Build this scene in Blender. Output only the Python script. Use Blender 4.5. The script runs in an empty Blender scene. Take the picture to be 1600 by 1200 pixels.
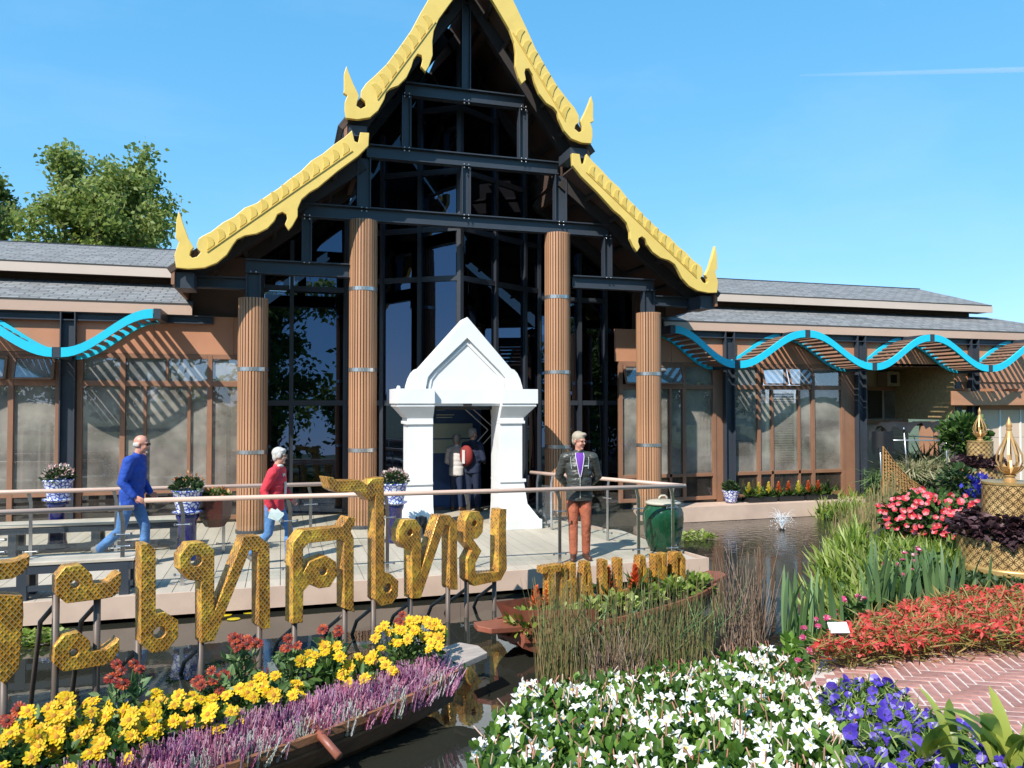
import bpy, bmesh, math, random
import numpy as np
from mathutils import Vector, Matrix, Euler
from mathutils.geometry import tessellate_polygon

S = bpy.context.scene
COL = S.collection
random.seed(7)
RNG = np.random.default_rng(7)
PI = math.pi

# ------------------------------------------------------------------ camera
CAM = np.array([0.0, 0.0, 2.2])          # eye, 2.2 m above the timber deck
YAW = math.radians(16.7)                 # turned towards +X
PIT = math.atan(28 / 1200)               # tipped slightly up
FPX = 1200.0
cd = bpy.data.cameras.new('camera')
cd.lens = 27.0
cd.sensor_width = 36.0
cd.clip_start = 0.05
cd.clip_end = 3000.0
cam = bpy.data.objects.new('camera', cd)
COL.objects.link(cam)
cam.location = CAM
cam.rotation_euler = (PI / 2 + PIT, 0, -YAW)
S.camera = cam

# ------------------------------------------------------------------ sky, sun, exposure
SUN_DIR = Vector((0.525, 0.473, -0.707)).normalized()     # the way the light travels
W = bpy.data.worlds.new('World')
S.world = W
W.use_nodes = True
wn = W.node_tree
for n in list(wn.nodes):
    wn.nodes.remove(n)
sky = wn.nodes.new('ShaderNodeTexSky')
sky.sky_type = 'NISHITA'
sky.sun_disc = False
sky.sun_elevation = math.asin(-SUN_DIR.z)
sky.sun_rotation = math.atan2(-SUN_DIR.x, -SUN_DIR.y)
sky.altitude = 0
sky.air_density = 0.6
sky.dust_density = 0.05
sky.ozone_density = 1.4
bg = wn.nodes.new('ShaderNodeBackground')
bg.inputs['Strength'].default_value = 0.15
wo = wn.nodes.new('ShaderNodeOutputWorld')
grade = wn.nodes.new('ShaderNodeMix')          # white balance of the whole sky
grade.data_type = 'RGBA'
grade.blend_type = 'MULTIPLY'
grade.inputs['Factor'].default_value = 1.0
grade.inputs['B'].default_value = (0.515, 1.227, 1.773, 1)
sep_ = wn.nodes.new('ShaderNodeSeparateColor')   # the camera's tone curve for the sky, channel by channel
com_ = wn.nodes.new('ShaderNodeCombineColor')
wn.links.new(sky.outputs[0], sep_.inputs[0])
for i_, g_ in enumerate((0.78, 0.45, 0.40)):
    pw = wn.nodes.new('ShaderNodeMath')
    pw.operation = 'POWER'
    pw.inputs[1].default_value = g_
    wn.links.new(sep_.outputs[i_], pw.inputs[0])
    wn.links.new(pw.outputs[0], com_.inputs[i_])
wn.links.new(com_.outputs[0], grade.inputs['A'])
# thin cirrus wisps over the whole dome
wtc = wn.nodes.new('ShaderNodeTexCoord')
wmp = wn.nodes.new('ShaderNodeMapping')
wmp.inputs['Scale'].default_value = (1.2, 3.0, 5.0)
wmp.inputs['Rotation'].default_value = (0.2, 0.1, 0.6)
wnz = wn.nodes.new('ShaderNodeTexNoise')
wnz.inputs['Scale'].default_value = 1.6
wnz.inputs['Detail'].default_value = 8
wnz.inputs['Roughness'].default_value = 0.6
wmr = wn.nodes.new('ShaderNodeMapRange')
wmr.inputs['From Min'].default_value = 0.48
wmr.inputs['From Max'].default_value = 0.85
wmr.inputs['To Max'].default_value = 0.12
wcl = wn.nodes.new('ShaderNodeMix')
wcl.data_type = 'RGBA'
wcl.inputs['B'].default_value = (2.6, 3.0, 3.6, 1)
wn.links.new(wtc.outputs['Generated'], wmp.inputs[0])
wn.links.new(wmp.outputs[0], wnz.inputs['Vector'])
wn.links.new(wnz.outputs[0], wmr.inputs[0])
wn.links.new(wmr.outputs[0], wcl.inputs['Factor'])
wn.links.new(grade.outputs['Result'], wcl.inputs['A'])
wn.links.new(wcl.outputs['Result'], bg.inputs[0])
wn.links.new(bg.outputs[0], wo.inputs[0])
sd = bpy.data.lights.new('sun', 'SUN')
sd.energy = 2.75
sd.angle = math.radians(0.5)
sd.color = (1.0, 0.955, 0.88)
sun = bpy.data.objects.new('sun', sd)
COL.objects.link(sun)
sun.location = (-20, -18, 27)
sun.rotation_euler = SUN_DIR.to_track_quat('-Z', 'Y').to_euler()
vs = S.view_settings
vs.view_transform = 'Standard'
vs.look = 'None'
vs.exposure = 1.3
vs.gamma = 1.0
vs.use_curve_mapping = False
S.render.engine = 'CYCLES'
S.cycles.use_denoising = True
S.cycles.max_bounces = 8
S.cycles.transparent_max_bounces = 16
S.cycles.caustics_reflective = False
S.cycles.caustics_refractive = False
S.cycles.sample_clamp_indirect = 4.0

# ------------------------------------------------------------------ surveying helper: a sight line through the photograph met with a known plane
_fw = np.array([math.sin(YAW) * math.cos(PIT), math.cos(YAW) * math.cos(PIT), math.sin(PIT)])
_rt = np.array([math.cos(YAW), -math.sin(YAW), 0])
_up = np.cross(_rt, _fw)

def at(px, py, Y=None, Z=None, D=None):
    r = _fw + _rt * (px - 800) / FPX + _up * (600 - py) / FPX
    t = (Y - CAM[1]) / r[1] if Y is not None else (Z - CAM[2]) / r[2] if Z is not None else D
    return CAM + r * t

# ------------------------------------------------------------------ materials
def _nodes(name):
    m = bpy.data.materials.new(name)
    m.use_nodes = True
    nt = m.node_tree
    nt.nodes.clear()
    return m, nt, nt.nodes.new

def rgb(c, k=1.0):
    return (max(0, c[0] * k), max(0, c[1] * k), max(0, c[2] * k), 1)

def pm(name, col, rough=0.6, metal=0.0, var=0.12, scale=3.0, bump=0.0, bscale=60.0, col2=None, stretch=(1, 1, 1), spec=0.5, coat=0.0, dirt=None, dscale=0.8, bdist=0.01):
    """principled material: noise between two tones, an optional stain layer with its own shape, fine relief"""
    m, nt, new = _nodes(name)
    L = nt.links.new
    out = new('ShaderNodeOutputMaterial')
    p = new('ShaderNodeBsdfPrincipled')
    L(p.outputs[0], out.inputs[0])
    tc = new('ShaderNodeTexCoord')
    mp = new('ShaderNodeMapping')
    mp.inputs['Scale'].default_value = stretch
    L(tc.outputs['Object'], mp.inputs[0])
    nz = new('ShaderNodeTexNoise')
    nz.inputs['Scale'].default_value = scale
    nz.inputs['Detail'].default_value = 6
    nz.inputs['Roughness'].default_value = 0.65
    L(mp.outputs[0], nz.inputs['Vector'])
    rp = new('ShaderNodeValToRGB')
    rp.color_ramp.elements[0].position = 0.3
    rp.color_ramp.elements[1].position = 0.72
    rp.color_ramp.elements[0].color = rgb(col, 1 - var)
    rp.color_ramp.elements[1].color = rgb(col2, 1) if col2 else rgb(col, 1 + var)
    L(nz.outputs[0], rp.inputs[0])
    oi = new('ShaderNodeObjectInfo')
    hs = new('ShaderNodeHueSaturation')
    mr = new('ShaderNodeMapRange')
    mr.inputs['To Min'].default_value = 1 - var * 0.5
    mr.inputs['To Max'].default_value = 1 + var * 0.5
    L(oi.outputs['Random'], mr.inputs[0])
    L(mr.outputs[0], hs.inputs['Value'])
    L(rp.outputs[0], hs.inputs['Color'])
    csrc = hs.outputs[0]
    if dirt:
        n2 = new('ShaderNodeTexNoise')
        n2.inputs['Scale'].default_value = dscale
        n2.inputs['Detail'].default_value = 8
        L(tc.outputs['Object'], n2.inputs['Vector'])
        r2 = new('ShaderNodeValToRGB')
        r2.color_ramp.elements[0].position = 0.5
        r2.color_ramp.elements[1].position = 0.78
        r2.color_ramp.elements[0].color = (0, 0, 0, 1)
        r2.color_ramp.elements[1].color = (0.75, 0.75, 0.75, 1)
        L(n2.outputs[0], r2.inputs[0])
        mx = new('ShaderNodeMix')
        mx.data_type = 'RGBA'
        L(r2.outputs[0], mx.inputs['Factor'])
        L(csrc, mx.inputs['A'])
        mx.inputs['B'].default_value = rgb(dirt)
        csrc = mx.outputs['Result']
    L(csrc, p.inputs['Base Color'])
    p.inputs['Roughness'].default_value = rough
    p.inputs['Metallic'].default_value = metal
    p.inputs['Specular IOR Level'].default_value = spec
    p.inputs['Coat Weight'].default_value = coat
    if bump:
        n3 = new('ShaderNodeTexNoise')
        n3.inputs['Scale'].default_value = bscale
        n3.inputs['Detail'].default_value = 4
        L(mp.outputs[0], n3.inputs['Vector'])
        b = new('ShaderNodeBump')
        b.inputs['Strength'].default_value = bump
        b.inputs['Distance'].default_value = bdist
        L(n3.outputs[0], b.inputs['Height'])
        L(b.outputs[0], p.inputs['Normal'])
    return m

def leafm(name, stops, rough=0.5, trans=0.35, spec=0.35):
    """plant material: colour picked per leaf from a ramp by the 'rnd' attribute, light passing through"""
    m, nt, new = _nodes(name)
    L = nt.links.new
    out = new('ShaderNodeOutputMaterial')
    a = new('ShaderNodeAttribute')
    a.attribute_name = 'rnd'
    rp = new('ShaderNodeValToRGB')
    els = rp.color_ramp.elements
    while len(els) < len(stops):
        els.new(0.5)
    for e, (pos, c) in zip(els, stops):
        e.position = pos
        e.color = rgb(c)
    oi = new('ShaderNodeObjectInfo')
    hs = new('ShaderNodeHueSaturation')
    mr = new('ShaderNodeMapRange')
    mr.inputs['To Min'].default_value = 0.88
    mr.inputs['To Max'].default_value = 1.12
    L(oi.outputs['Random'], mr.inputs[0])
    L(mr.outputs[0], hs.inputs['Value'])
    L(a.outputs['Fac'], rp.inputs[0])
    L(rp.outputs[0], hs.inputs['Color'])
    p = new('ShaderNodeBsdfPrincipled')
    p.inputs['Roughness'].default_value = rough
    p.inputs['Specular IOR Level'].default_value = spec
    L(hs.outputs[0], p.inputs['Base Color'])
    t = new('ShaderNodeBsdfTranslucent')
    L(hs.outputs[0], t.inputs['Color'])
    mx = new('ShaderNodeMixShader')
    mx.inputs[0].default_value = trans
    L(p.outputs[0], mx.inputs[1])
    L(t.outputs[0], mx.inputs[2])
    L(mx.outputs[0], out.inputs[0])
    return m

def glassm(name, tint, refl_boost=0.0, gcol=(0.95, 0.97, 1), film=0.0, film_col=(0.3, 0.28, 0.25), wav=0.0, ior=1.55):
    """a thin pane: tinted see-through plus mirror by Fresnel, optionally with a dusty film"""
    m, nt, new = _nodes(name)
    L = nt.links.new
    out = new('ShaderNodeOutputMaterial')
    tr = new('ShaderNodeBsdfTransparent')
    tr.inputs[0].default_value = rgb(tint)
    gl = new('ShaderNodeBsdfGlossy')
    gl.inputs['Roughness'].default_value = 0.0
    gl.inputs['Color'].default_value = rgb(gcol)
    fr = new('ShaderNodeFresnel')
    geo = new('ShaderNodeNewGeometry')          # a thin sheet mirrors alike from both sides
    mi_ = new('ShaderNodeMix')
    mi_.inputs['A'].default_value = ior
    mi_.inputs['B'].default_value = 1 / ior
    L(geo.outputs['Backfacing'], mi_.inputs['Factor'])
    L(mi_.outputs['Result'], fr.inputs['IOR'])
    ad = new('ShaderNodeMath')
    ad.operation = 'ADD'
    ad.use_clamp = True
    ad.inputs[1].default_value = refl_boost
    L(fr.outputs[0], ad.inputs[0])
    tc = new('ShaderNodeTexCoord')
    base = tr.outputs[0]
    if film:
        df = new('ShaderNodeBsdfDiffuse')
        n1 = new('ShaderNodeTexNoise')
        n1.inputs['Scale'].default_value = 1.3
        n1.inputs['Detail'].default_value = 5
        L(tc.outputs['Object'], n1.inputs['Vector'])
        rp = new('ShaderNodeValToRGB')
        rp.color_ramp.elements[0].position = 0.35
        rp.color_ramp.elements[1].position = 0.7
        rp.color_ramp.elements[0].color = rgb(film_col, 0.75)
        rp.color_ramp.elements[1].color = rgb(film_col, 1.2)
        L(n1.outputs[0], rp.inputs[0])
        L(rp.outputs[0], df.inputs[0])
        m1 = new('ShaderNodeMixShader')
        mr = new('ShaderNodeMapRange')
        mr.inputs['From Min'].default_value = 0.35
        mr.inputs['From Max'].default_value = 0.65
        mr.inputs['To Min'].default_value = film * 0.6
        mr.inputs['To Max'].default_value = min(1, film * 1.3)
        L(n1.outputs[0], mr.inputs[0])
        L(mr.outputs[0], m1.inputs[0])
        L(tr.outputs[0], m1.inputs[1])
        L(df.outputs[0], m1.inputs[2])
        base = m1.outputs[0]
    if wav:
        n2 = new('ShaderNodeTexNoise')
        n2.inputs['Scale'].default_value = 1.6
        L(tc.outputs['Object'], n2.inputs['Vector'])
        b = new('ShaderNodeBump')
        b.inputs['Strength'].default_value = wav
        b.inputs['Distance'].default_value = 0.02
        L(n2.outputs[0], b.inputs['Height'])
        L(b.outputs[0], gl.inputs['Normal'])
    mx = new('ShaderNodeMixShader')
    L(ad.outputs[0], mx.inputs[0])
    L(base, mx.inputs[1])
    L(gl.outputs[0], mx.inputs[2])
    L(mx.outputs[0], out.inputs[0])
    return m

def waterm():
    m, nt, new = _nodes('pond_water')
    L = nt.links.new
    out = new('ShaderNodeOutputMaterial')
    p = new('ShaderNodeBsdfPrincipled')
    p.inputs['Base Color'].default_value = (0.024, 0.024, 0.018, 1)
    p.inputs['Roughness'].default_value = 0.015
    p.inputs['IOR'].default_value = 2.3
    p.inputs['Specular IOR Level'].default_value = 0.5
    tc = new('ShaderNodeTexCoord')
    n = new('ShaderNodeTexNoise')
    n.inputs['Scale'].default_value = 2.2
    n.inputs['Detail'].default_value = 3
    L(tc.outputs['Object'], n.inputs['Vector'])
    # stronger ripples round the little fountain
    d = new('ShaderNodeVectorMath')
    d.operation = 'DISTANCE'
    L(tc.outputs['Object'], d.inputs[0])
    d.inputs[1].default_value = (9.1, 13.0, -0.3)
    mr = new('ShaderNodeMapRange')
    mr.inputs['From Min'].default_value = 0.2
    mr.inputs['From Max'].default_value = 3.4
    mr.inputs['To Min'].default_value = 0.5
    mr.inputs['To Max'].default_value = 0.012
    L(d.outputs['Value'], mr.inputs[0])
    n2 = new('ShaderNodeTexNoise')
    n2.inputs['Scale'].default_value = 9
    n2.inputs['Detail'].default_value = 3
    L(tc.outputs['Object'], n2.inputs['Vector'])
    b1 = new('ShaderNodeBump')
    b1.inputs['Strength'].default_value = 0.03
    b1.inputs['Distance'].default_value = 0.05
    L(n.outputs[0], b1.inputs['Height'])
    b2 = new('ShaderNodeBump')
    b2.inputs['Distance'].default_value = 0.04
    L(mr.outputs[0], b2.inputs['Strength'])
    L(n2.outputs[0], b2.inputs['Height'])
    L(b1.outputs[0], b2.inputs['Normal'])
    L(b2.outputs[0], p.inputs['Normal'])
    L(p.outputs[0], out.inputs[0])
    return m

def meshgold(name):
    """gold foil wrapped in fine wire netting: a diamond net in relief over blotchy foil"""
    m, nt, new = _nodes(name)
    L = nt.links.new
    out = new('ShaderNodeOutputMaterial')
    p = new('ShaderNodeBsdfPrincipled')
    L(p.outputs[0], out.inputs[0])
    uv = new('ShaderNodeUVMap')
    uv.uv_map = 'net'
    sep = new('ShaderNodeSeparateXYZ')
    L(uv.outputs[0], sep.inputs[0])
    def M(op, a, b=None):
        q = new('ShaderNodeMath')
        q.operation = op
        for i, v in enumerate((a, b)):
            if v is None:
                continue
            if isinstance(v, (int, float)):
                q.inputs[i].default_value = v
            else:
                L(v, q.inputs[i])
        return q.outputs[0]
    K = 25.0
    s = M('MULTIPLY', M('ADD', sep.outputs[0], M('MULTIPLY', sep.outputs[1], 0.8)), K)
    t = M('MULTIPLY', M('SUBTRACT', sep.outputs[0], M('MULTIPLY', sep.outputs[1], 0.8)), K)
    ds = M('ABSOLUTE', M('SUBTRACT', M('FRACT', s), 0.5))
    dt = M('ABSOLUTE', M('SUBTRACT', M('FRACT', t), 0.5))
    near = M('MAXIMUM', ds, dt)                     # 0.5 on a wire
    wire = M('GREATER_THAN', near, 0.452)
    tc = new('ShaderNodeTexCoord')
    n = new('ShaderNodeTexNoise')
    n.inputs['Scale'].default_value = 5
    n.inputs['Detail'].default_value = 7
    L(tc.outputs['Object'], n.inputs['Vector'])
    rp = new('ShaderNodeValToRGB')
    e = rp.color_ramp.elements
    e[0].position = 0.3
    e[0].color = (0.26, 0.08, 0.006, 1)
    e[1].position = 0.72
    e[1].color = (0.80, 0.48, 0.04, 1)
    k = e.new(0.5)
    k.color = (0.54, 0.22, 0.014, 1)
    L(n.outputs[0], rp.inputs[0])
    mx = new('ShaderNodeMix')
    mx.data_type = 'RGBA'
    L(wire, mx.inputs['Factor'])
    cv = new('ShaderNodeCombineXYZ')               # glitter put into the colour: each cell of the net gets its own brightness
    L(M('FLOOR', s), cv.inputs[0])
    L(M('FLOOR', t), cv.inputs[1])
    wnz_ = new('ShaderNodeTexWhiteNoise')
    wnz_.noise_dimensions = '2D'
    L(cv.outputs[0], wnz_.inputs['Vector'])
    hv = new('ShaderNodeHueSaturation')
    L(M('ADD', M('MULTIPLY', wnz_.outputs['Value'], 0.95), 0.6), hv.inputs['Value'])
    L(rp.outputs[0], hv.inputs['Color'])
    L(hv.outputs[0], mx.inputs['A'])
    mx.inputs['B'].default_value = (0.74, 0.57, 0.26, 1)
    L(mx.outputs['Result'], p.inputs['Base Color'])
    p.inputs['Metallic'].default_value = 0.35
    p.inputs['Roughness'].default_value = 0.3
    h = M('ADD', M('MULTIPLY', near, 2.0), M('MULTIPLY', n.outputs[0], 0.6))
    b = new('ShaderNodeBump')
    b.inputs['Strength'].default_value = 0.4
    b.inputs['Distance'].default_value = 0.010
    L(h, b.inputs['Height'])
    L(b.outputs[0], p.inputs['Normal'])
    return m

def shinglem(name, c1, c2):
    """asphalt shingles far off: staggered tabs in courses"""
    m, nt, new = _nodes(name)
    L = nt.links.new
    out = new('ShaderNodeOutputMaterial')
    p = new('ShaderNodeBsdfPrincipled')
    L(p.outputs[0], out.inputs[0])
    uv = new('ShaderNodeUVMap')
    uv.uv_map = 'net'
    br = new('ShaderNodeTexBrick')
    br.offset = 0.37
    br.inputs['Color1'].default_value = rgb(c1)
    br.inputs['Color2'].default_value = rgb(c2)
    br.inputs['Mortar'].default_value = rgb(c1, 0.55)
    br.inputs['Scale'].default_value = 1.0
    br.inputs['Brick Width'].default_value = 0.30
    br.inputs['Row Height'].default_value = 0.145
    br.inputs['Mortar Size'].default_value = 0.012
    br.inputs['Bias'].default_value = 0.1
    L(uv.outputs[0], br.inputs['Vector'])
    n = new('ShaderNodeTexNoise')
    n.inputs['Scale'].default_value = 14
    n.inputs['Detail'].default_value = 6
    L(uv.outputs[0], n.inputs['Vector'])
    mx = new('ShaderNodeMix')
    mx.data_type = 'RGBA'
    mx.blend_type = 'OVERLAY'
    mx.inputs['Factor'].default_value = 0.7
    L(br.outputs['Color'], mx.inputs['A'])
    L(n.outputs['Color'], mx.inputs['B'])
    hs = new('ShaderNodeHueSaturation')
    hs.inputs['Saturation'].default_value = 0.25
    L(mx.outputs['Result'], hs.inputs['Color'])
    L(hs.outputs[0], p.inputs['Base Color'])
    p.inputs['Roughness'].default_value = 0.9
    b = new('ShaderNodeBump')
    b.inputs['Strength'].default_value = 0.8
    b.inputs['Distance'].default_value = 0.012
    L(br.outputs['Fac'], b.inputs['Height'])
    b.invert = True
    L(b.outputs[0], p.inputs['Normal'])
    return m

MT = {}
MT['black_steel'] = pm('black_steel', (0.040, 0.048, 0.062), 0.42, 0.0, 0.12, 2.0, 0.05, 80)
MT['dark_frame'] = pm('dark_frame', (0.030, 0.034, 0.042), 0.4, 0.0, 0.1)
MT['bolt'] = pm('bolt', (0.55, 0.55, 0.56), 0.3, 0.9, 0.1)
MT['gold_board'] = pm('gold_board', (0.77, 0.55, 0.14), 0.38, 0.0, 0.06, 1.5, 0.03, 30, dirt=(0.68, 0.47, 0.11), dscale=3.5)
MT['gold_leaf'] = pm('gold_leaf', (0.68, 0.47, 0.10), 0.36, 0.0, 0.07, 4, 0.03, 30)
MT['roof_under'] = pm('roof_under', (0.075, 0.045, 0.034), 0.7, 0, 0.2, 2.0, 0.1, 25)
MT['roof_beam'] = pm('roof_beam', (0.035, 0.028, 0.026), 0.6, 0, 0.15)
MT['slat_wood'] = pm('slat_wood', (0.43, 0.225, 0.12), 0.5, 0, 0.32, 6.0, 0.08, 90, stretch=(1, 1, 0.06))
MT['column_core'] = pm('column_core', (0.05, 0.04, 0.035), 0.7)
MT['ring_metal'] = pm('ring_metal', (0.55, 0.54, 0.52), 0.32, 0.85, 0.08)
MT['white_paint'] = pm('white_paint', (0.78, 0.78, 0.77), 0.55, 0, 0.03, 1.2, 0.05, 40, dirt=(0.66, 0.65, 0.62), dscale=1.7)
MT['panel_terra'] = pm('panel_terra', (0.50, 0.235, 0.13), 0.6, 0, 0.08, 1.0, 0.04, 60, dirt=(0.40, 0.17, 0.09))
MT['frame_brown'] = pm('frame_brown', (0.27, 0.135, 0.078), 0.55, 0, 0.12, 3.0, 0.05, 80)
MT['fascia'] = pm('fascia', (0.52, 0.36, 0.27), 0.65, 0, 0.10, 1.4, 0.06, 60, stretch=(0.3, 1, 1))
MT['fascia_pale'] = pm('fascia_pale', (0.58, 0.47, 0.39), 0.65, 0, 0.08, 1.4, 0.06, 60, stretch=(0.3, 1, 1))
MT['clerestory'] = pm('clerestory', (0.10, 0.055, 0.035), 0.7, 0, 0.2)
MT['shingle'] = shinglem('shingle', (0.15, 0.145, 0.138), (0.235, 0.228, 0.218))
MT['blue_band'] = pm('blue_band', (0.015, 0.56, 0.76), 0.45, 0, 0.08, 2, 0.04, 30, dirt=(0.03, 0.46, 0.62), dscale=2.0)
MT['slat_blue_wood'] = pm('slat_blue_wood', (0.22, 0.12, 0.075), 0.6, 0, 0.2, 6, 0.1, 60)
MT['deck_plank'] = pm('deck_plank', (0.49, 0.42, 0.335), 0.7, 0, 0.14, 3.0, 0.12, 60, stretch=(1, 0.08, 1), dirt=(0.40, 0.35, 0.29), dscale=1.3)
MT['deck_edge'] = pm('deck_edge', (0.60, 0.44, 0.34), 0.6, 0, 0.08, 1.5, 0.05, 60, dirt=(0.46, 0.33, 0.26), dscale=2.2)
MT['rail_wood'] = pm('rail_wood', (0.60, 0.42, 0.33), 0.42, 0, 0.10, 4, 0.03, 80, stretch=(0.2, 1, 1))
MT['steel'] = pm('steel', (0.52, 0.52, 0.52), 0.25, 0.95, 0.06)
MT['rail_glass'] = glassm('rail_glass', (0.975, 0.99, 0.985), 0.0, ior=1.4)
MT['hall_glass'] = glassm('hall_glass', (0.04, 0.045, 0.055), 0.05, gcol=(0.52, 0.68, 1.0), wav=0.02, ior=1.7)
MT['pane_dusty'] = glassm('pane_dusty', (0.55, 0.52, 0.49), 0.08, film=0.46, film_col=(0.50, 0.455, 0.39), wav=0.05)
MT['pane_top'] = glassm('pane_top', (0.6, 0.62, 0.64), 0.14, film=0.45, film_col=(0.48, 0.49, 0.48), wav=0.05)
MT['pane_dark'] = glassm('pane_dark', (0.25, 0.24, 0.23), 0.05, film=0.3, film_col=(0.12, 0.10, 0.085))
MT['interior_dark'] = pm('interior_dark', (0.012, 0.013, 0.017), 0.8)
MT['interior_wall'] = pm('interior_wall', (0.30, 0.25, 0.20), 0.8)
MT['curtain'] = pm('curtain', (0.62, 0.62, 0.60), 0.85, 0, 0.08, 3, stretch=(6, 6, 0.2))
MT['blind'] = pm('blind', (0.24, 0.15, 0.10), 0.7, 0, 0.12)
MT['plywood'] = pm('plywood', (0.68, 0.46, 0.22), 0.7, 0, 0.25, 14, 0.1, 80)
MT['cream_panel'] = pm('cream_panel', (0.62, 0.47, 0.36), 0.7, 0, 0.05, 1)
MT['pergola_wood'] = pm('pergola_wood', (0.46, 0.22, 0.12), 0.55, 0, 0.14, 3, 0.05, 60, stretch=(0.2, 1, 1))
MT['water'] = waterm()
MT['soil'] = pm('soil', (0.030, 0.022, 0.015), 0.95, 0, 0.3, 6, 0.5, 40)
MT['far_ground'] = pm('far_ground', (0.09, 0.11, 0.05), 0.95, 0, 0.3, 0.4, 0.3, 10)
MT['net_gold'] = meshgold('net_gold')
MT['sign_post'] = pm('sign_post', (0.13, 0.095, 0.075), 0.5, 0.1, 0.15, 4)
MT['boat_wood'] = pm('boat_wood', (0.26, 0.115, 0.055), 0.42, 0, 0.32, 7, 0.25, 40, stretch=(0.25, 2, 2), dirt=(0.06, 0.03, 0.018), dscale=3)
MT['boat_red'] = pm('boat_red', (0.27, 0.085, 0.05), 0.45, 0, 0.25, 6, 0.2, 40, dirt=(0.12, 0.05, 0.035), dscale=3)
MT['boat_tip'] = pm('boat_tip', (0.36, 0.30, 0.26), 0.55, 0, 0.25, 7, 0.2, 40, stretch=(0.4, 2, 2))
MT['jar_green'] = pm('jar_green', (0.008, 0.060, 0.028), 0.16, 0, 0.35, 3.0, 0.05, 12, coat=0.1, spec=0.4)
MT['jar_lid'] = pm('jar_lid', (0.50, 0.45, 0.36), 0.5, 0, 0.12, 6)
MT['pedestal_blue'] = pm('pedestal_blue', (0.012, 0.014, 0.11), 0.18, 0, 0.4, 7, coat=0.5)
MT['pot_brown'] = pm('pot_brown', (0.075, 0.022, 0.016), 0.3, 0, 0.2, 4)
MT['elephant'] = pm('elephant', (0.022, 0.022, 0.025), 0.5, 0, 0.35, 14, 0.5, 40)
MT['planter_gold'] = pm('planter_gold', (0.50, 0.32, 0.115), 0.38, 0.55, 0.22, 5, 0.08, 50, dirt=(0.28, 0.18, 0.07), dscale=3)
MT['planter_cut'] = pm('planter_cut', (0.10, 0.060, 0.022), 0.6, 0.3, 0.2)
MT['finial_gold'] = pm('finial_gold', (0.56, 0.33, 0.13), 0.42, 0.35, 0.12, 6)
MT['black_film'] = pm('black_film', (0.010, 0.010, 0.011), 0.75, 0, 0.3, 4, 0.3, 20)
MT['aluminium'] = pm('aluminium', (0.62, 0.62, 0.62), 0.35, 0.8, 0.08)
MT['rattan'] = pm('rattan', (0.46, 0.26, 0.10), 0.6, 0, 0.2, 10)
MT['black_plastic'] = pm('black_plastic', (0.015, 0.015, 0.016), 0.5)
MT['tag_white'] = pm('tag_white', (0.75, 0.75, 0.73), 0.5, 0, 0.03)
MT['brick'] = pm('brick', (0.43, 0.205, 0.165), 0.8, 0, 0.42, 7, 0.25, 60, dirt=(0.55, 0.42, 0.37), dscale=2.2)
MT['joint_sand'] = pm('joint_sand', (0.60, 0.50, 0.44), 0.95, 0, 0.2, 8, 0.3, 80)
MT['board_blue'] = pm('board_blue', (0.05, 0.12, 0.30), 0.6)
MT['board_pale'] = pm('board_pale', (0.70, 0.78, 0.62), 0.6, 0, 0.04)
MT['board_ink'] = pm('board_ink', (0.08, 0.09, 0.09), 0.6)
MT['cable_white'] = pm('cable_white', (0.75, 0.75, 0.72), 0.4)

# ------------------------------------------------------------------ geometry helpers
def tag(o, label=None, cat=None, group=None, kind=None):
    if label: o['label'] = label
    if cat: o['category'] = cat
    if group: o['group'] = group
    if kind: o['kind'] = kind
    return o

def thing(name, label, cat, loc=(0, 0, 0), rotz=0.0, group=None):
    o = bpy.data.objects.new(name, None)
    o.empty_display_size = 0.1
    COL.objects.link(o)
    o.location = loc
    o.rotation_euler = (0, 0, rotz)
    return tag(o, label, cat, group)

def link(name, me, parent=None, loc=(0, 0, 0), rot=(0, 0, 0), scale=1.0):
    o = bpy.data.objects.new(name, me)
    COL.objects.link(o)
    o.location = loc
    o.rotation_euler = rot
    o.scale = (scale,) * 3 if isinstance(scale, (int, float)) else scale
    if parent is not None:
        o.parent = parent
    return o

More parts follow.
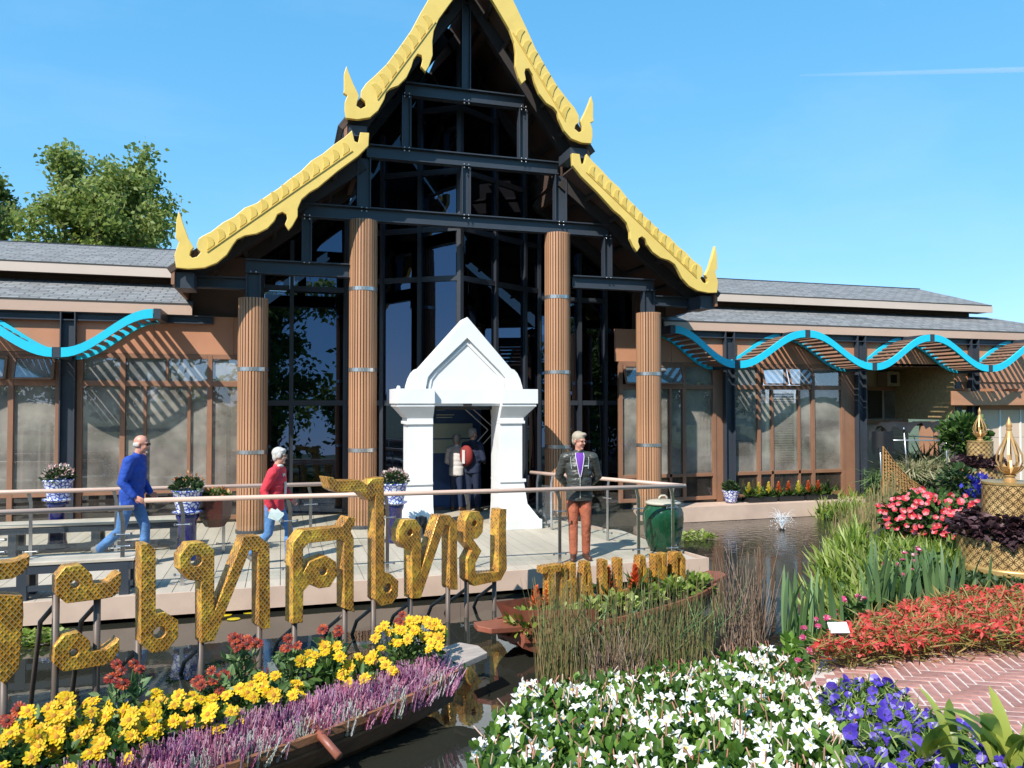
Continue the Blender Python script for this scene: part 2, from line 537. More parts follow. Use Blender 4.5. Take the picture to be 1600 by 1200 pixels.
class MB:
    """collects faces, builds ONE mesh"""
    def __init__(s):
        s.v = []; s.f = []; s.m = []; s.uv = []; s.hasuv = False
    def add(s, vs, fs, mi=0, uvs=None):
        b = len(s.v)
        s.v += [tuple(map(float, p)) for p in vs]
        for k, f in enumerate(fs):
            s.f.append(tuple(i + b for i in f))
            s.m.append(mi)
            s.uv.append(uvs[k] if uvs else None)
        if uvs: s.hasuv = True
        return s
    def box(s, c, d, rot=None, mi=0):
        x, y, z = d[0] / 2, d[1] / 2, d[2] / 2
        vs = [(-x, -y, -z), (x, -y, -z), (x, y, -z), (-x, y, -z), (-x, -y, z), (x, -y, z), (x, y, z), (-x, y, z)]
        if rot is not None:
            R = rot if isinstance(rot, Matrix) else Euler(rot).to_matrix()
            vs = [tuple(R @ Vector(p)) for p in vs]
        vs = [(p[0] + c[0], p[1] + c[1], p[2] + c[2]) for p in vs]
        return s.add(vs, [(0, 3, 2, 1), (4, 5, 6, 7), (0, 1, 5, 4), (1, 2, 6, 5), (2, 3, 7, 6), (3, 0, 4, 7)], mi)
    def bx(s, x0, x1, y0, y1, z0, z1, mi=0):
        return s.box(((x0 + x1) / 2, (y0 + y1) / 2, (z0 + z1) / 2), (x1 - x0, y1 - y0, z1 - z0), None, mi)
    def bar(s, p, q, w, h, up=(0, 0, 1), mi=0):
        p, q = Vector(p), Vector(q)
        d = q - p
        L = d.length
        d.normalize()
        u = Vector(up)
        side = d.cross(u)
        if side.length < 1e-5:
            side = d.cross(Vector((0, 1, 0)))
        side.normalize()
        u = side.cross(d).normalized()
        R = Matrix((d, side, u)).transposed()
        return s.box((p + q) / 2, (L, w, h), R, mi)
    def ibeam(s, p, q, w=0.16, h=0.24, t=0.02, up=(0, 0, 1)):
        p, q = Vector(p), Vector(q)
        d = (q - p).normalized()
        side = d.cross(Vector(up)).normalized()
        u = side.cross(d).normalized()
        s.bar(p + u * (h / 2 - t / 2), q + u * (h / 2 - t / 2), w, t, up)
        s.bar(p - u * (h / 2 - t / 2), q - u * (h / 2 - t / 2), w, t, up)
        s.bar(p, q, t, h - 2 * t - 0.002, up)
        return s
    def tube(s, pts, rad, n=8, cap=True, mi=0):
        pts = [Vector(p) for p in pts]
        rad = rad if isinstance(rad, (list, tuple)) else [rad] * len(pts)
        vs, fs = [], []
        prev = None
        for i, p in enumerate(pts):
            if i == 0: d = pts[1] - pts[0]
            elif i == len(pts) - 1: d = pts[-1] - pts[-2]
            else: d = (pts[i + 1] - p).normalized() + (p - pts[i - 1]).normalized()
            d.normalize()
            if prev is None:
                a = Vector((0, 0, 1)) if abs(d.z) < 0.9 else Vector((0, 1, 0))
                x = d.cross(a).normalized()
            else:
                x = (prev - d * prev.dot(d)).normalized()
            prev = x
            y = d.cross(x).normalized()
            for k in range(n):
                t = 2 * PI * k / n
                vs.append(p + (x * math.cos(t) + y * math.sin(t)) * rad[i])
        for i in range(len(pts) - 1):
            for k in range(n):
                a, b = i * n + k, i * n + (k + 1) % n
                fs.append((a, b, b + n, a + n))
        if cap:
            fs.append(tuple(range(n - 1, -1, -1)))
            fs.append(tuple(range((len(pts) - 1) * n, len(pts) * n)))
        return s.add(vs, fs, mi)
    def lathe(s, prof, n=24, c=(0, 0, 0), mi=0, squash=1.0):
        vs, fs = [], []
        for r, z in prof:
            for k in range(n):
                t = 2 * PI * k / n
                vs.append((c[0] + r * math.cos(t), c[1] + r * math.sin(t) * squash, c[2] + z))
        for i in range(len(prof) - 1):
            for k in range(n):
                a, b = i * n + k, i * n + (k + 1) % n
                fs.append((a, b, b + n, a + n))
        fs.append(tuple(range(n - 1, -1, -1)))
        fs.append(tuple(range((len(prof) - 1) * n, len(prof) * n)))
        return s.add(vs, fs, mi)
    def prism(s, poly, t, O, U, V, N, holes=(), mi=0, uv=False):
        """flat outline in (u,v) metres on the plane O,U,V; extruded by t along N (away from the front)"""
        O, U, V, N = Vector(O), Vector(U), Vector(V), Vector(N)
        def area(p): return sum(p[i][0] * p[(i + 1) % len(p)][1] - p[(i + 1) % len(p)][0] * p[i][1] for i in range(len(p))) / 2
        poly = list(poly)
        if area(poly) < 0: poly.reverse()
        loops = [poly]
        for h in holes:
            h = list(h)
            if area(h) > 0: h.reverse()
            loops.append(h)
        tris = tessellate_polygon([[Vector((a, b, 0)) for a, b in l] for l in loops])
        flat = [p for l in loops for p in l]
        n = len(flat)
        vs = [O + U * a + V * b for a, b in flat] + [O + U * a + V * b + N * t for a, b in flat]
        fs, uvs = [], []
        for tr in tris:
            (a, b, c) = tr
            A, B, C_ = flat[a], flat[b], flat[c]
            ar = (B[0] - A[0]) * (C_[1] - A[1]) - (C_[0] - A[0]) * (B[1] - A[1])
            if ar < 0: b, c = c, b
            fs.append((a, b, c)); uvs.append([flat[i] for i in (a, b, c)])
            fs.append((a + n, c + n, b + n)); uvs.append([flat[i] for i in (a, c, b)])
        base = 0
        for l in loops:
            m = len(l)
            per = 0.0
            for i in range(m):
                j = (i + 1) % m
                sl = math.hypot(l[j][0] - l[i][0], l[j][1] - l[i][1])
                fs.append((base + j, base + i, base + i + n, base + j + n))
                uvs.append([(per + sl, 0), (per, 0), (per, t), (per + sl, t)])
                per += sl
            base += m
        return s.add(vs, fs, mi, uvs if uv else None)
    def mesh(s, name, mats, smooth=False):
        me = bpy.data.meshes.new(name)
        me.from_pydata(s.v, [], s.f)
        for m in (mats if isinstance(mats, (list, tuple)) else [mats]):
            me.materials.append(MT[m] if isinstance(m, str) else m)
        me.polygons.foreach_set('material_index', s.m)
        if smooth:
            me.polygons.foreach_set('use_smooth', [True] * len(s.f))
        if s.hasuv:
            l = me.uv_layers.new(name='net')
            for p, u in zip(me.polygons, s.uv):
                if u:
                    for k, li in enumerate(p.loop_indices):
                        l.data[li].uv = u[k]
        me.update()
        return me
    def build(s, name, mats, parent=None, world=True, smooth=False, bevel=0.0, kind=None):
        if parent is not None and world:
            o = parent.location
            s.v = [(p[0] - o[0], p[1] - o[1], p[2] - o[2]) for p in s.v]
        me = s.mesh(name, mats, smooth)
        ob = link(name, me, parent)
        if bevel:
            b = ob.modifiers.new('bevel', 'BEVEL')
            b.width = bevel
            b.segments = 2
            b.limit_method = 'ANGLE'
            b.angle_limit = math.radians(40)
        if kind: ob['kind'] = kind
        return ob

def shade_auto(o, deg=40):
    me = o.data
    me.polygons.foreach_set('use_smooth', [True] * len(me.polygons))
    me.set_sharp_from_angle(angle=math.radians(deg))
    return o

# ---- instanced leaves / petals baked into one mesh with a 'rnd' value per piece
def rotm(d, up=None, twist=None):
    """(N,3,3) frames whose local +Y follows d; local Z near up"""
    d = d / np.maximum(np.linalg.norm(d, axis=1, keepdims=True), 1e-9)
    N = len(d)
    if up is None:
        up = np.tile(np.array([0, 0, 1.0]), (N, 1))
    x = np.cross(d, up)
    bad = np.linalg.norm(x, axis=1) < 1e-3
    x[bad] = np.array([1.0, 0, 0])
    x /= np.linalg.norm(x, axis=1, keepdims=True)
    z = np.cross(x, d)
    if twist is not None:
        c, s_ = np.cos(twist)[:, None], np.sin(twist)[:, None]
        x, z = x * c + z * s_, z * c - x * s_
    return np.stack([x, d, z], axis=2)

def bake(name, tmpl, P, R, sc, rnd, mat, parent=None, kind='stuff', smooth=False):
    """tmpl = (verts, faces[, rnd offset per face])"""
    tv = np.array(tmpl[0], float)
    tf = tmpl[1]
    N, k = len(P), len(tv)
    sc = np.asarray(sc, float)
    if sc.ndim == 0: sc = np.full(N, float(sc))
    if sc.ndim == 1: sc = np.repeat(sc[:, None], 3, 1)
    V = np.einsum('nij,nkj->nki', R, tv[None] * sc[:, None, :]) + np.asarray(P)[:, None, :]
    if parent is not None:
        V = V - np.array(parent.location)[None, None, :]
    tot = np.array([len(f) for f in tf])
    li = np.concatenate([np.array(f) for f in tf])
    LI = (li[None] + (np.arange(N) * k)[:, None]).ravel()
    LT = np.tile(tot, N)
    LS = np.concatenate([[0], np.cumsum(LT)[:-1]])
    me = bpy.data.meshes.new(name)
    me.vertices.add(N * k)
    me.vertices.foreach_set('co', V.astype(np.float32).ravel())
    me.loops.add(len(LI))
    me.loops.foreach_set('vertex_index', LI.astype(np.int32))
    me.polygons.add(len(LT))
    me.polygons.foreach_set('loop_start', LS.astype(np.int32))
    me.polygons.foreach_set('loop_total', LT.astype(np.int32))
    if smooth:
        me.polygons.foreach_set('use_smooth', np.ones(len(LT), bool))
    at_ = me.attributes.new('rnd', 'FLOAT', 'FACE')
    at_.data.foreach_set('value', np.repeat(np.asarray(rnd, np.float32), len(tf)))
    me.materials.append(MT[mat] if isinstance(mat, str) else mat)
    me.update(calc_edges=True)
    o = link(name, me, parent)
    if kind: o['kind'] = kind
    return o

# leaf outlines; the leaf lies along +Y from its stalk, faces +Z
T_LEAF = ([(0, 0, 0), (.28, .35, .05), (.24, .7, .03), (0, 1, -.06), (-.24, .7, .03), (-.28, .35, .05), (0, .5, -.04)],
          [(0, 1, 6), (1, 2, 6), (2, 3, 6), (3, 4, 6), (4, 5, 6), (5, 0, 6)])
T_OVAL = ([(0, 0, 0), (.3, .4, .04), (0, 1, -.05), (-.3, .4, .04)], [(0, 1, 2), (0, 2, 3)])
T_BLADE = ([(-.03, 0, 0), (.03, 0, 0), (.035, .45, .03), (-.035, .45, .03), (.02, .8, 0), (-.02, .8, 0), (0, 1, -.08)],
           [(0, 1, 2, 3), (3, 2, 4, 5), (5, 4, 6)])
T_SWORD = ([(-.045, 0, 0), (.045, 0, 0), (.05, .5, .0), (-.05, .5, .0), (.032, .82, .0), (-.032, .82, .0), (0, 1, 0), (0, .5, .02)],
           [(0, 1, 7), (1, 2, 7), (3, 0, 7), (2, 4, 7), (4, 5, 7), (5, 3, 7), (5, 4, 6)])
T_STALK = ([(-.5, 0, 0), (.5, 0, 0), (.5, 1, 0), (-.5, 1, 0), (0, 0, .6), (0, 1, .6)], [(0, 1, 2, 3), (1, 4, 5, 2), (4, 0, 3, 5)])
T_FRILL = ([(0, 0, 0), (.3, .2, .1), (.42, .55, .02), (.15, .75, .12), (0, 1, 0), (-.18, .72, .1), (-.42, .55, -.02), (-.3, .2, .08), (0, .45, -.06)],
           [(0, 1, 8), (1, 2, 8), (2, 3, 8), (3, 4, 8), (4, 5, 8), (5, 6, 8), (6, 7, 8), (7, 0, 8)])

def sphere_dirs(n, zmin=-1.0):
    z = RNG.uniform(zmin, 1, n)
    t = RNG.uniform(0, 2 * PI, n)
    r = np.sqrt(1 - z * z)
    return np.stack([r * np.cos(t), r * np.sin(t), z], 1)

def inpoly(pts, poly):
    x, y = pts[:, 0], pts[:, 1]
    c = np.zeros(len(pts), bool)
    j = len(poly) - 1
    for i in range(len(poly)):
        xi, yi = poly[i]; xj, yj = poly[j]
        k = ((yi > y) != (yj > y)) & (x < (xj - xi) * (y - yi) / (yj - yi + 1e-12) + xi)
        c ^= k
        j = i
    return c

def scatter(poly, n):
    poly = np.array(poly)
    lo, hi = poly.min(0), poly.max(0)
    out = np.zeros((0, 2))
    while len(out) < n:
        p = RNG.uniform(lo, hi, (n * 2, 2))
        out = np.concatenate([out, p[inpoly(p, poly)]])
    return out[:n]

def spaced(poly, n, mind):
    """n points in poly kept mind apart where possible"""
    c = scatter(poly, n * 12)
    keep = []
    for p in c:
        if all((p[0] - q[0]) ** 2 + (p[1] - q[1]) ** 2 > mind * mind for q in keep):
            keep.append(p)
            if len(keep) >= n: break
    return np.array(keep)

def pxpoly(pts, Z):
    return [tuple(at(x, y, Z=Z)[:2]) for x, y in pts]

# ================================================================== THE GROUND, POND AND DECK
WATER_Z = -0.30
YC = 13.72          # column line
YW = 15.05          # window wall of both wings
YH = 15.47          # glass wall of the hall
XC = 3.22           # axis of the hall
POND = [(-14, 3.3), (0.55, 3.3), (1.05, 4.2), (1.9, 5.25), (3.2, 5.7), (4.6, 6.1), (5.5, 7.2), (6.3, 8.6), (7.8, 9.9), (9.4, 11.0), (10.4, 12.4), (12.2, 13.4), (12.8, 14.25), (-14, 14.25)]

def seg_dist(px, py, poly):
    d = np.full(px.shape, 1e9)
    n = len(poly)
    for i in range(n):
        ax, ay = poly[i]; bx, by = poly[(i + 1) % n]
        dx, dy = bx - ax, by - ay
        t = np.clip(((px - ax) * dx + (py - ay) * dy) / (dx * dx + dy * dy), 0, 1)
        d = np.minimum(d, np.hypot(px - ax - t * dx, py - ay - t * dy))
    return d

def ground_h(x, y):
    x = np.asarray(x, float); y = np.asarray(y, float)
    P = np.stack([x.ravel(), y.ravel()], 1)
    ins = inpoly(P, POND).reshape(x.shape)
    d = seg_dist(x, y, POND)
    t = np.clip(d / np.where((x > .5) & (x < 4.4) & (y < 7), 2.3, 1.1), 0, 1)
    t = t * t * (3 - 2 * t)
    top = np.where(y > 14.2, -0.06, np.where((x > 11.5) & (y > 12.5), 0.15, 0.455))
    h = -0.38 + (top + 0.38) * t
    h = np.where(y > 14.2, np.minimum(h, -0.06), h)
    return np.where(ins, -0.38 - np.clip(d, 0, 1) * 0.6, h)

def build_ground():
    def axis(lo, hi, n, far):
        a = np.linspace(lo, hi, n)
        g = np.array([3, 8, 18, 40, 90, 200, 500, 1200.0])
        return np.concatenate([lo - g[::-1], a, hi + g])
    xs, ys = axis(-15, 18, 150, 0), axis(-6, 20, 130, 0)
    X, Y = np.meshgrid(xs, ys, indexing='ij')
    H = ground_h(X, Y)
    H = H + 0.02 * np.sin(X * 5.1) * np.cos(Y * 4.3) * (H > -0.2) * (Y < 14) * (H < 0.40)
    V = np.stack([X, Y, H], 2).reshape(-1, 3)
    nx, ny = len(xs), len(ys)
    I = np.arange(nx * ny).reshape(nx, ny)
    F = np.stack([I[:-1, :-1], I[1:, :-1], I[1:, 1:], I[:-1, 1:]], 2).reshape(-1, 4)
    me = bpy.data.meshes.new('ground')
    me.from_pydata(V.tolist(), [], F.tolist())
    me.materials.append(MT['soil'])
    me.materials.append(MT['far_ground'])
    cy = V[F].mean(1)
    me.polygons.foreach_set('material_index', ((cy[:, 1] > 20) | (cy[:, 1] < -2.5) | (np.abs(cy[:, 0]) > 15)).astype(int))
    me.polygons.foreach_set('use_smooth', [True] * len(F))
    o = link('ground', me)
    tag(o, kind='structure')
    # the pond's surface, a sheet a little wider than the pond so that the banks rise out of it
    mb = MB()
    w = [(-14, 2.9), (1.0, 2.9), (2.3, 4.4), (4.8, 5.2), (7.2, 7.8), (10.4, 10.4), (13.2, 13.2), (13.4, 14.22), (-14, 14.22)]
    mb.add([(x, y, WATER_Z) for x, y in w], [tuple(range(len(w)))])
    tag(mb.build('water', 'water'), kind='structure')
build_ground()

# ---- brick path in herringbone, each brick laid singly
def build_path():
    Zp = 0.470
    poly = [tuple(at(x, y, Z=0.5)[:2]) for x, y in ((1282, 1066), (1300, 1020), (1420, 1000), (1620, 985), (1950, 960), (2150, 1010), (2150, 1330), (1700, 1420), (1560, 1300), (1440, 1130), (1330, 1085))]
    root = MB()
    c = np.mean(poly, axis=0)
    big = [tuple(c + (np.array(p) - c) * 1.06) for p in poly]
    root.add([(x, y, Zp) for x, y in big], [tuple(range(len(big)))])
    base = root.build('brick_path', 'joint_sand')
    # orient upward
    if base.data.polygons[0].normal.z < 0:
        base.data.flip_normals()
    tag(base, kind='structure')
    Lb, Wb = 0.2055, 0.0685
    m = MB()
    m.box((0, 0, 0), (Lb - 0.009, Wb - 0.009, 0.05))
    mes = []
    for k in range(4):
        mm = MB()
        j = lambda: random.uniform(-0.003, 0.003)
        mm.box((0, 0, 0), (Lb - 0.013 + j(), Wb - 0.013 + j(), 0.05))
        mes.append(mm.mesh('brick', 'brick'))
    ang = math.radians(-28)
    ca, sa = math.cos(ang), math.sin(ang)
    cells = []
    n = 3
    for k in range(-110, 110):
        for q in range(-24, 24):
            x0, y0 = (k + 2 * n * q) * Wb, k * Wb
            cells.append((x0 + Lb / 2, y0 + Wb / 2, 0))
            cells.append((x0 + Wb / 2, y0 + Wb + Lb / 2, PI / 2))
    P0 = np.array(c)
    pts = []
    for x, y, r in cells:
        w = (P0[0] + x * ca - y * sa, P0[1] + x * sa + y * ca, r + ang)
        pts.append(w)
    A = np.array(pts)
    A = A[inpoly(A[:, :2], poly)]
    # nearest 300 in view become bricks of their own, the rest one mass
    v = A[:, :2] - CAM[:2]
    depth = v @ _fw[:2]
    lat = v @ _rt[:2] / depth
    inv = (lat < 0.70) & (depth > 2.2)
    order = np.argsort(np.where(inv, depth, 1e3 + depth))
    rest = MB()
    for q, k in enumerate(order):
        x, y, r = A[k]
        z = Zp - 0.0215 + random.uniform(-0.0025, 0.0025)
        if q < 300 and inv[k]:
            link('brick', mes[q % 4], base, (x, y, z), (random.uniform(-.012, .012), random.uniform(-.012, .012), r))
        else:
            rest.box((x, y, z), (Lb - 0.009, Wb - 0.009, 0.05), (0, 0, r))
    if rest.f:
        rest.build('paving_bricks', 'brick', base, kind='stuff')
build_path()

# ---- timber deck: planks laid towards the hall, on a pale edge board
def deck_right(y):      # the right hand edge runs slightly askew
    return 5.75 + (9.62 - y) * 0.14
def build_deck():
    Y0, Y1, XL = 9.66, 15.45, -9.0
    mb = MB()
    mb.bx(XL, 5.2, Y0 + 0.1, Y1 - 0.01, -0.25, -0.035)
    deck = mb.build('deck', 'column_core')
    tag(deck, kind='structure')
    wp = 0.20
    x = XL
    while x < 5.9:
        xa, xb = x + 0.004, x + wp - 0.004
        ye = Y1 if xb < 5.0 else min(Y1, 9.62 + (5.75 - xb) / 0.14)
        if ye > Y0 + 0.3:
            # two lengths with a staggered butt joint
            j = Y0 + random.choice((1.15, 1.15, 2.6, 3.6))
            for a, b in ((Y0, j - 0.002), (j + 0.002, ye)):
                if b > a + 0.2:
                    p = MB()
                    p.bx(xa, xb, a, b, -0.030, random.uniform(-0.0015, 0.0015))
                    p.build('plank', 'deck_plank', deck)
        x += wp
    # edge boards
    p = MB()
    for a, b in ((-9, -5.2), (-5.196, -1.5), (-1.496, 2.2), (2.204, 5.78)):
        q = MB()
        q.bx(a, b, Y0 - 0.045, Y0 - 0.004, -0.245, 0.004)
        q.build('edge_board', 'deck_edge', deck)
    q = MB()
    q.bar((5.765, Y0 - 0.04, -0.12), (5.05, 14.6, -0.12), 0.04, 0.245)
    q.build('edge_board', 'deck_edge', deck)
    # supports down into the pond
    for x in np.arange(-8, 5.6, 1.7):
        q = MB()
        q.bx(x, x + 0.12, Y0 + 0.25, Y0 + 0.37, -0.9, -0.26)
        q.build('deck_support', 'dark_frame', deck)
build_deck()

# ================================================================== THE HALL
def col_thing(x, ztop, label, rings):
    t = thing('slatted_column', label, 'column', (x, YC, 0), 0, 'slatted columns of the entrance')
    c = MB(); c.lathe([(0.195, 0.0), (0.195, ztop - 0.02)], 16)
    c.build('core', 'column_core', t, world=False)
    m = MB(); m.box((0, 0, 0), (0.034, 0.036, ztop - 0.06))
    me = m.mesh('slat', 'slat_wood')
    N = 29
    for k in range(N):
        a = 2 * PI * k / N
        link('slat', me, t, (0.226 * math.cos(a), 0.226 * math.sin(a), 0.06 + (ztop - 0.06) / 2), (0, 0, a))
    for z in rings:
        r = MB(); r.lathe([(0.236, -0.032), (0.249, -0.032), (0.249, 0.032), (0.236, 0.032)], 28)
        link('ring', r.mesh('ring', 'ring_metal'), t, (0, 0, z))
    b = MB(); b.lathe([(0.26, 0.004), (0.26, 0.06)], 24)
    b.build('base_plate', 'black_steel', t, world=False)
    return t
COLX = (-0.47, 1.37, 5.02, 6.93)
col_thing(COLX[0], 3.95, 'shorter brown slatted column at the far left of the entrance, behind the red-jacketed woman', (1.36, 2.75))
col_thing(COLX[1], 5.40, 'tall brown slatted column just left of the white portal', (1.36, 2.76, 4.18))
col_thing(COLX[2], 5.40, 'tall brown slatted column just right of the white portal', (1.36, 2.76, 4.18))
col_thing(COLX[3], 3.95, 'shorter brown slatted column at the right end of the entrance, above the green jar', (1.36, 2.75))

# ---- gilded barge boards, outlines in the plane of the gable
YG = YC - 0.6
def gpts(px):
    r = []
    for x, y in px:
        p = at(x, y, Y=YG)
        r.append((p[0] - XC - 0.04, p[2]))
    return r
LOW = gpts([(579.7, 211), (565.6, 210), (562.5, 226), (557, 224), (553, 207), (541, 218), (525, 229), (508, 243), (490, 254), (473, 271), (456, 283), (439, 297), (422, 308), (405, 320), (387, 327), (370, 341), (353, 350), (335, 364), (321, 371), (315.6, 375),
            (312.5, 384), (314, 391), (319, 396), (313, 403), (306, 405), (301.5, 401), (303, 394), (308, 389), (300, 375), (292, 353), (285, 331), (281, 347), (279.7, 374), (285, 380), (281, 391), (278, 401), (280.6, 420),
            (300, 422), (325, 420), (344, 412.5), (359, 400), (369, 384), (375, 376), (387.5, 370), (406, 367), (422, 359), (433, 347), (437.5, 337), (445, 333.4), (451.5, 337.5), (452.5, 344), (449, 353), (454.7, 362), (461, 354.7), (468.8, 340.6), (469, 328), (475, 314), (487.5, 303), (500, 296), (531, 270), (562.5, 247), (578.5, 231)])
UPP = gpts([(673.5, 0), (659, 25), (644, 53), (625, 80), (606, 105), (587.5, 123), (575, 134), (567, 146), (566.5, 156), (573, 162), (575, 169), (567, 173.5), (560, 169), (561, 163), (564, 155), (562.5, 150), (554.7, 134), (547.5, 116), (544.4, 107), (540.6, 119), (540.6, 143.7), (539.5, 149), (546, 153), (542, 162.5), (541.5, 175), (543.7, 187.5),
            (562.5, 190), (581, 187), (593.7, 176), (603, 159), (606, 148), (612.5, 142), (625, 137.5), (637.5, 125), (645, 109), (648.4, 97), (654.7, 88.4), (661, 90.6), (662.5, 97), (660, 108), (667, 116), (672, 108), (678, 90.6), (677.5, 68.7), (679.7, 53), (687.5, 34.4), (700, 17), (712.5, 0)])
# carry the steep boards up to the apex, out of the picture
ZIN, ZOUT = at(737, -36, Y=YG)[2], at(737, -118, Y=YG)[2]
UPP = UPP + [(-0.012, ZIN), (-0.012, ZOUT)]

def board(name, poly, label, sign, top_line, group='gilded barge boards'):
    p = [(sign * a, b) for a, b in poly]
    t = thing(name, label, 'barge board', (XC, YG - 0.10, 4.3 if 'lower' in label else 7.0), 0, group)
    m = MB()
    m.prism(p, 0.09, (XC, YG - 0.10, 0), (1, 0, 0), (0, 0, 1), (0, 1, 0))
    m.build('board', 'gold_board', t, bevel=0.008)
    # carved flame leaves along the upper edge
    (a0, b0), (a1, b1), n, hgt = top_line
    d = Vector((a1 - a0, b1 - b0)).normalized()
    nrm = Vector((-d.y, d.x))
    if nrm.y < 0: nrm = -nrm
    for k in range(n):
        f = (k + 0.5) / n
        c = Vector((a0, b0)).lerp(Vector((a1, b1)), f)
        w = (Vector((a1, b1)) - Vector((a0, b0))).length / n * 0.46
        sh = d * (w * 0.7)
        out = []
        for u, v in ((-1.0, -.75), (.55, -.75), (.95, -.35), (1.12, .1), (1.1, .5), (.85, .8), (.45, .95), (.3, .6), (0, .1), (-.5, -.35)):
            q = c + d * (u * w * 0.92) + nrm * (v * hgt * 0.5)
            out.append((sign * q.x, q.y))
        lm = MB()
        lm.prism(out, 0.014, (XC, YG - 0.113, 0), (1, 0, 0), (0, 0, 1), (0, 1, 0))
        lm.build('flame_leaf', 'gold_leaf', t, bevel=0.006)
    off = nrm * (-hgt * 0.46)
    q0, q1 = Vector((a0, b0)) + off, Vector((a1, b1)) + off
    lm = MB(); lm.bar((XC + sign * q0.x, YG - 0.108, q0.y), (XC + sign * q1.x, YG - 0.108, q1.y), 0.014, 0.016, (0, 0, 1))
    lm.build('moulding', 'gold_leaf', t)
    return t
def lowline():
    A = gpts([(322, 388), (548, 231)])
    return (A[0], A[1], 14, 0.21)
def uppline():
    A = gpts([(584, 153), (674, 32)])
    return (A[0], A[1], 8, 0.24)
board('barge_board', LOW, 'golden lower barge board with curled tip on the left side of the gable', 1, lowline())
board('barge_board', UPP, 'golden steep upper barge board on the left slope of the gable', 1, uppline())
board('barge_board', LOW, 'golden lower barge board with curled tip on the right side of the gable', -1, lowline())
board('barge_board', UPP, 'golden steep upper barge board on the right slope of the gable', -1, uppline())

# ---- roofs of the hall: two tiers, dark boarded underside with rafters
def roof_tier(label, a, b, name):
    """a, b: (offset from axis, z) of the upper and lower edge of the left slope; both slopes in one roof"""
    t = thing('hall_roof', label, 'roof', (XC, YG, a[1]))
    Yb = YG + 9.2 if name == 'upper' else YG + 9.0
    for s in (-1, 1):
        A, B = Vector((XC + s * a[0], 0, a[1])), Vector((XC + s * b[0], 0, b[1]))
        d = (B - A).normalized()
        n = Vector((-d.z, 0, d.x)) if s > 0 else Vector((d.z, 0, -d.x))
        if n.z < 0: n = -n
        m = MB()
        L = (B - A).length
        q = [A + Vector((0, YG + 0.02, 0)), B + Vector((0, YG + 0.02, 0)), B + Vector((0, Yb, 0)), A + Vector((0, Yb, 0))]
        vs = [v for v in q] + [v + n * 0.07 for v in q]
        m.add(vs, [(0, 1, 2, 3), (7, 6, 5, 4), (0, 4, 5, 1), (1, 5, 6, 2), (2, 6, 7, 3), (3, 7, 4, 0)])
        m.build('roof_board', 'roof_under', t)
        m = MB()
        vs = [v + n * 0.075 for v in q]
        vs2 = [v + n * 0.10 for v in q]
        W_ = Yb - YG
        m.add(vs + vs2, [(7, 6, 5, 4), (0, 4, 5, 1), (1, 5, 6, 2), (2, 6, 7, 3), (3, 7, 4, 0)], 0, [[(0, 0), (0, L), (W_, L), (W_, 0)]] + [[(0, 0)] * 4] * 4)
        m.build('shingle_layer', 'shingle', t)
        # rafters running down the slope and purlins along the building
        for y in (YG + 0.62, YG + 2.2, YG + 4.4, YG + 6.6):
            r = MB()
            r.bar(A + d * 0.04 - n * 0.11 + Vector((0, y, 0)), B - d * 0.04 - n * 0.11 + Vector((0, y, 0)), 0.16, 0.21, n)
            r.build('rafter', 'roof_beam', t)
        k = max(2, int(L / 0.62))
        for i in range(1, k):
            p = A + d * (L * i / k) - n * 0.045
            r = MB()
            r.bar(p + Vector((0, YG + 0.03, 0)), p + Vector((0, Yb - 0.05, 0)), 0.07, 0.085, n)
            r.build('purlin', 'roof_beam', t)
        # eave board at the foot of the slope
        r = MB()
        e = B - n * 0.06
        r.bar(e + Vector((0, YG + 0.03, 0)), e + Vector((0, Yb, 0)), 0.05, 0.26, (0, 0, 1))
        r.build('eave_board', 'frame_brown', t)
    return t
roof_tier('steep upper roof of the hall with dark boarded underside', (0.03, at(737, -48, Y=YG)[2]), (2.26, 6.80), 'upper')
roof_tier('lower roof tier of the hall sweeping out over both outer columns', (1.90, 6.52), (4.92, 4.24), 'lower')

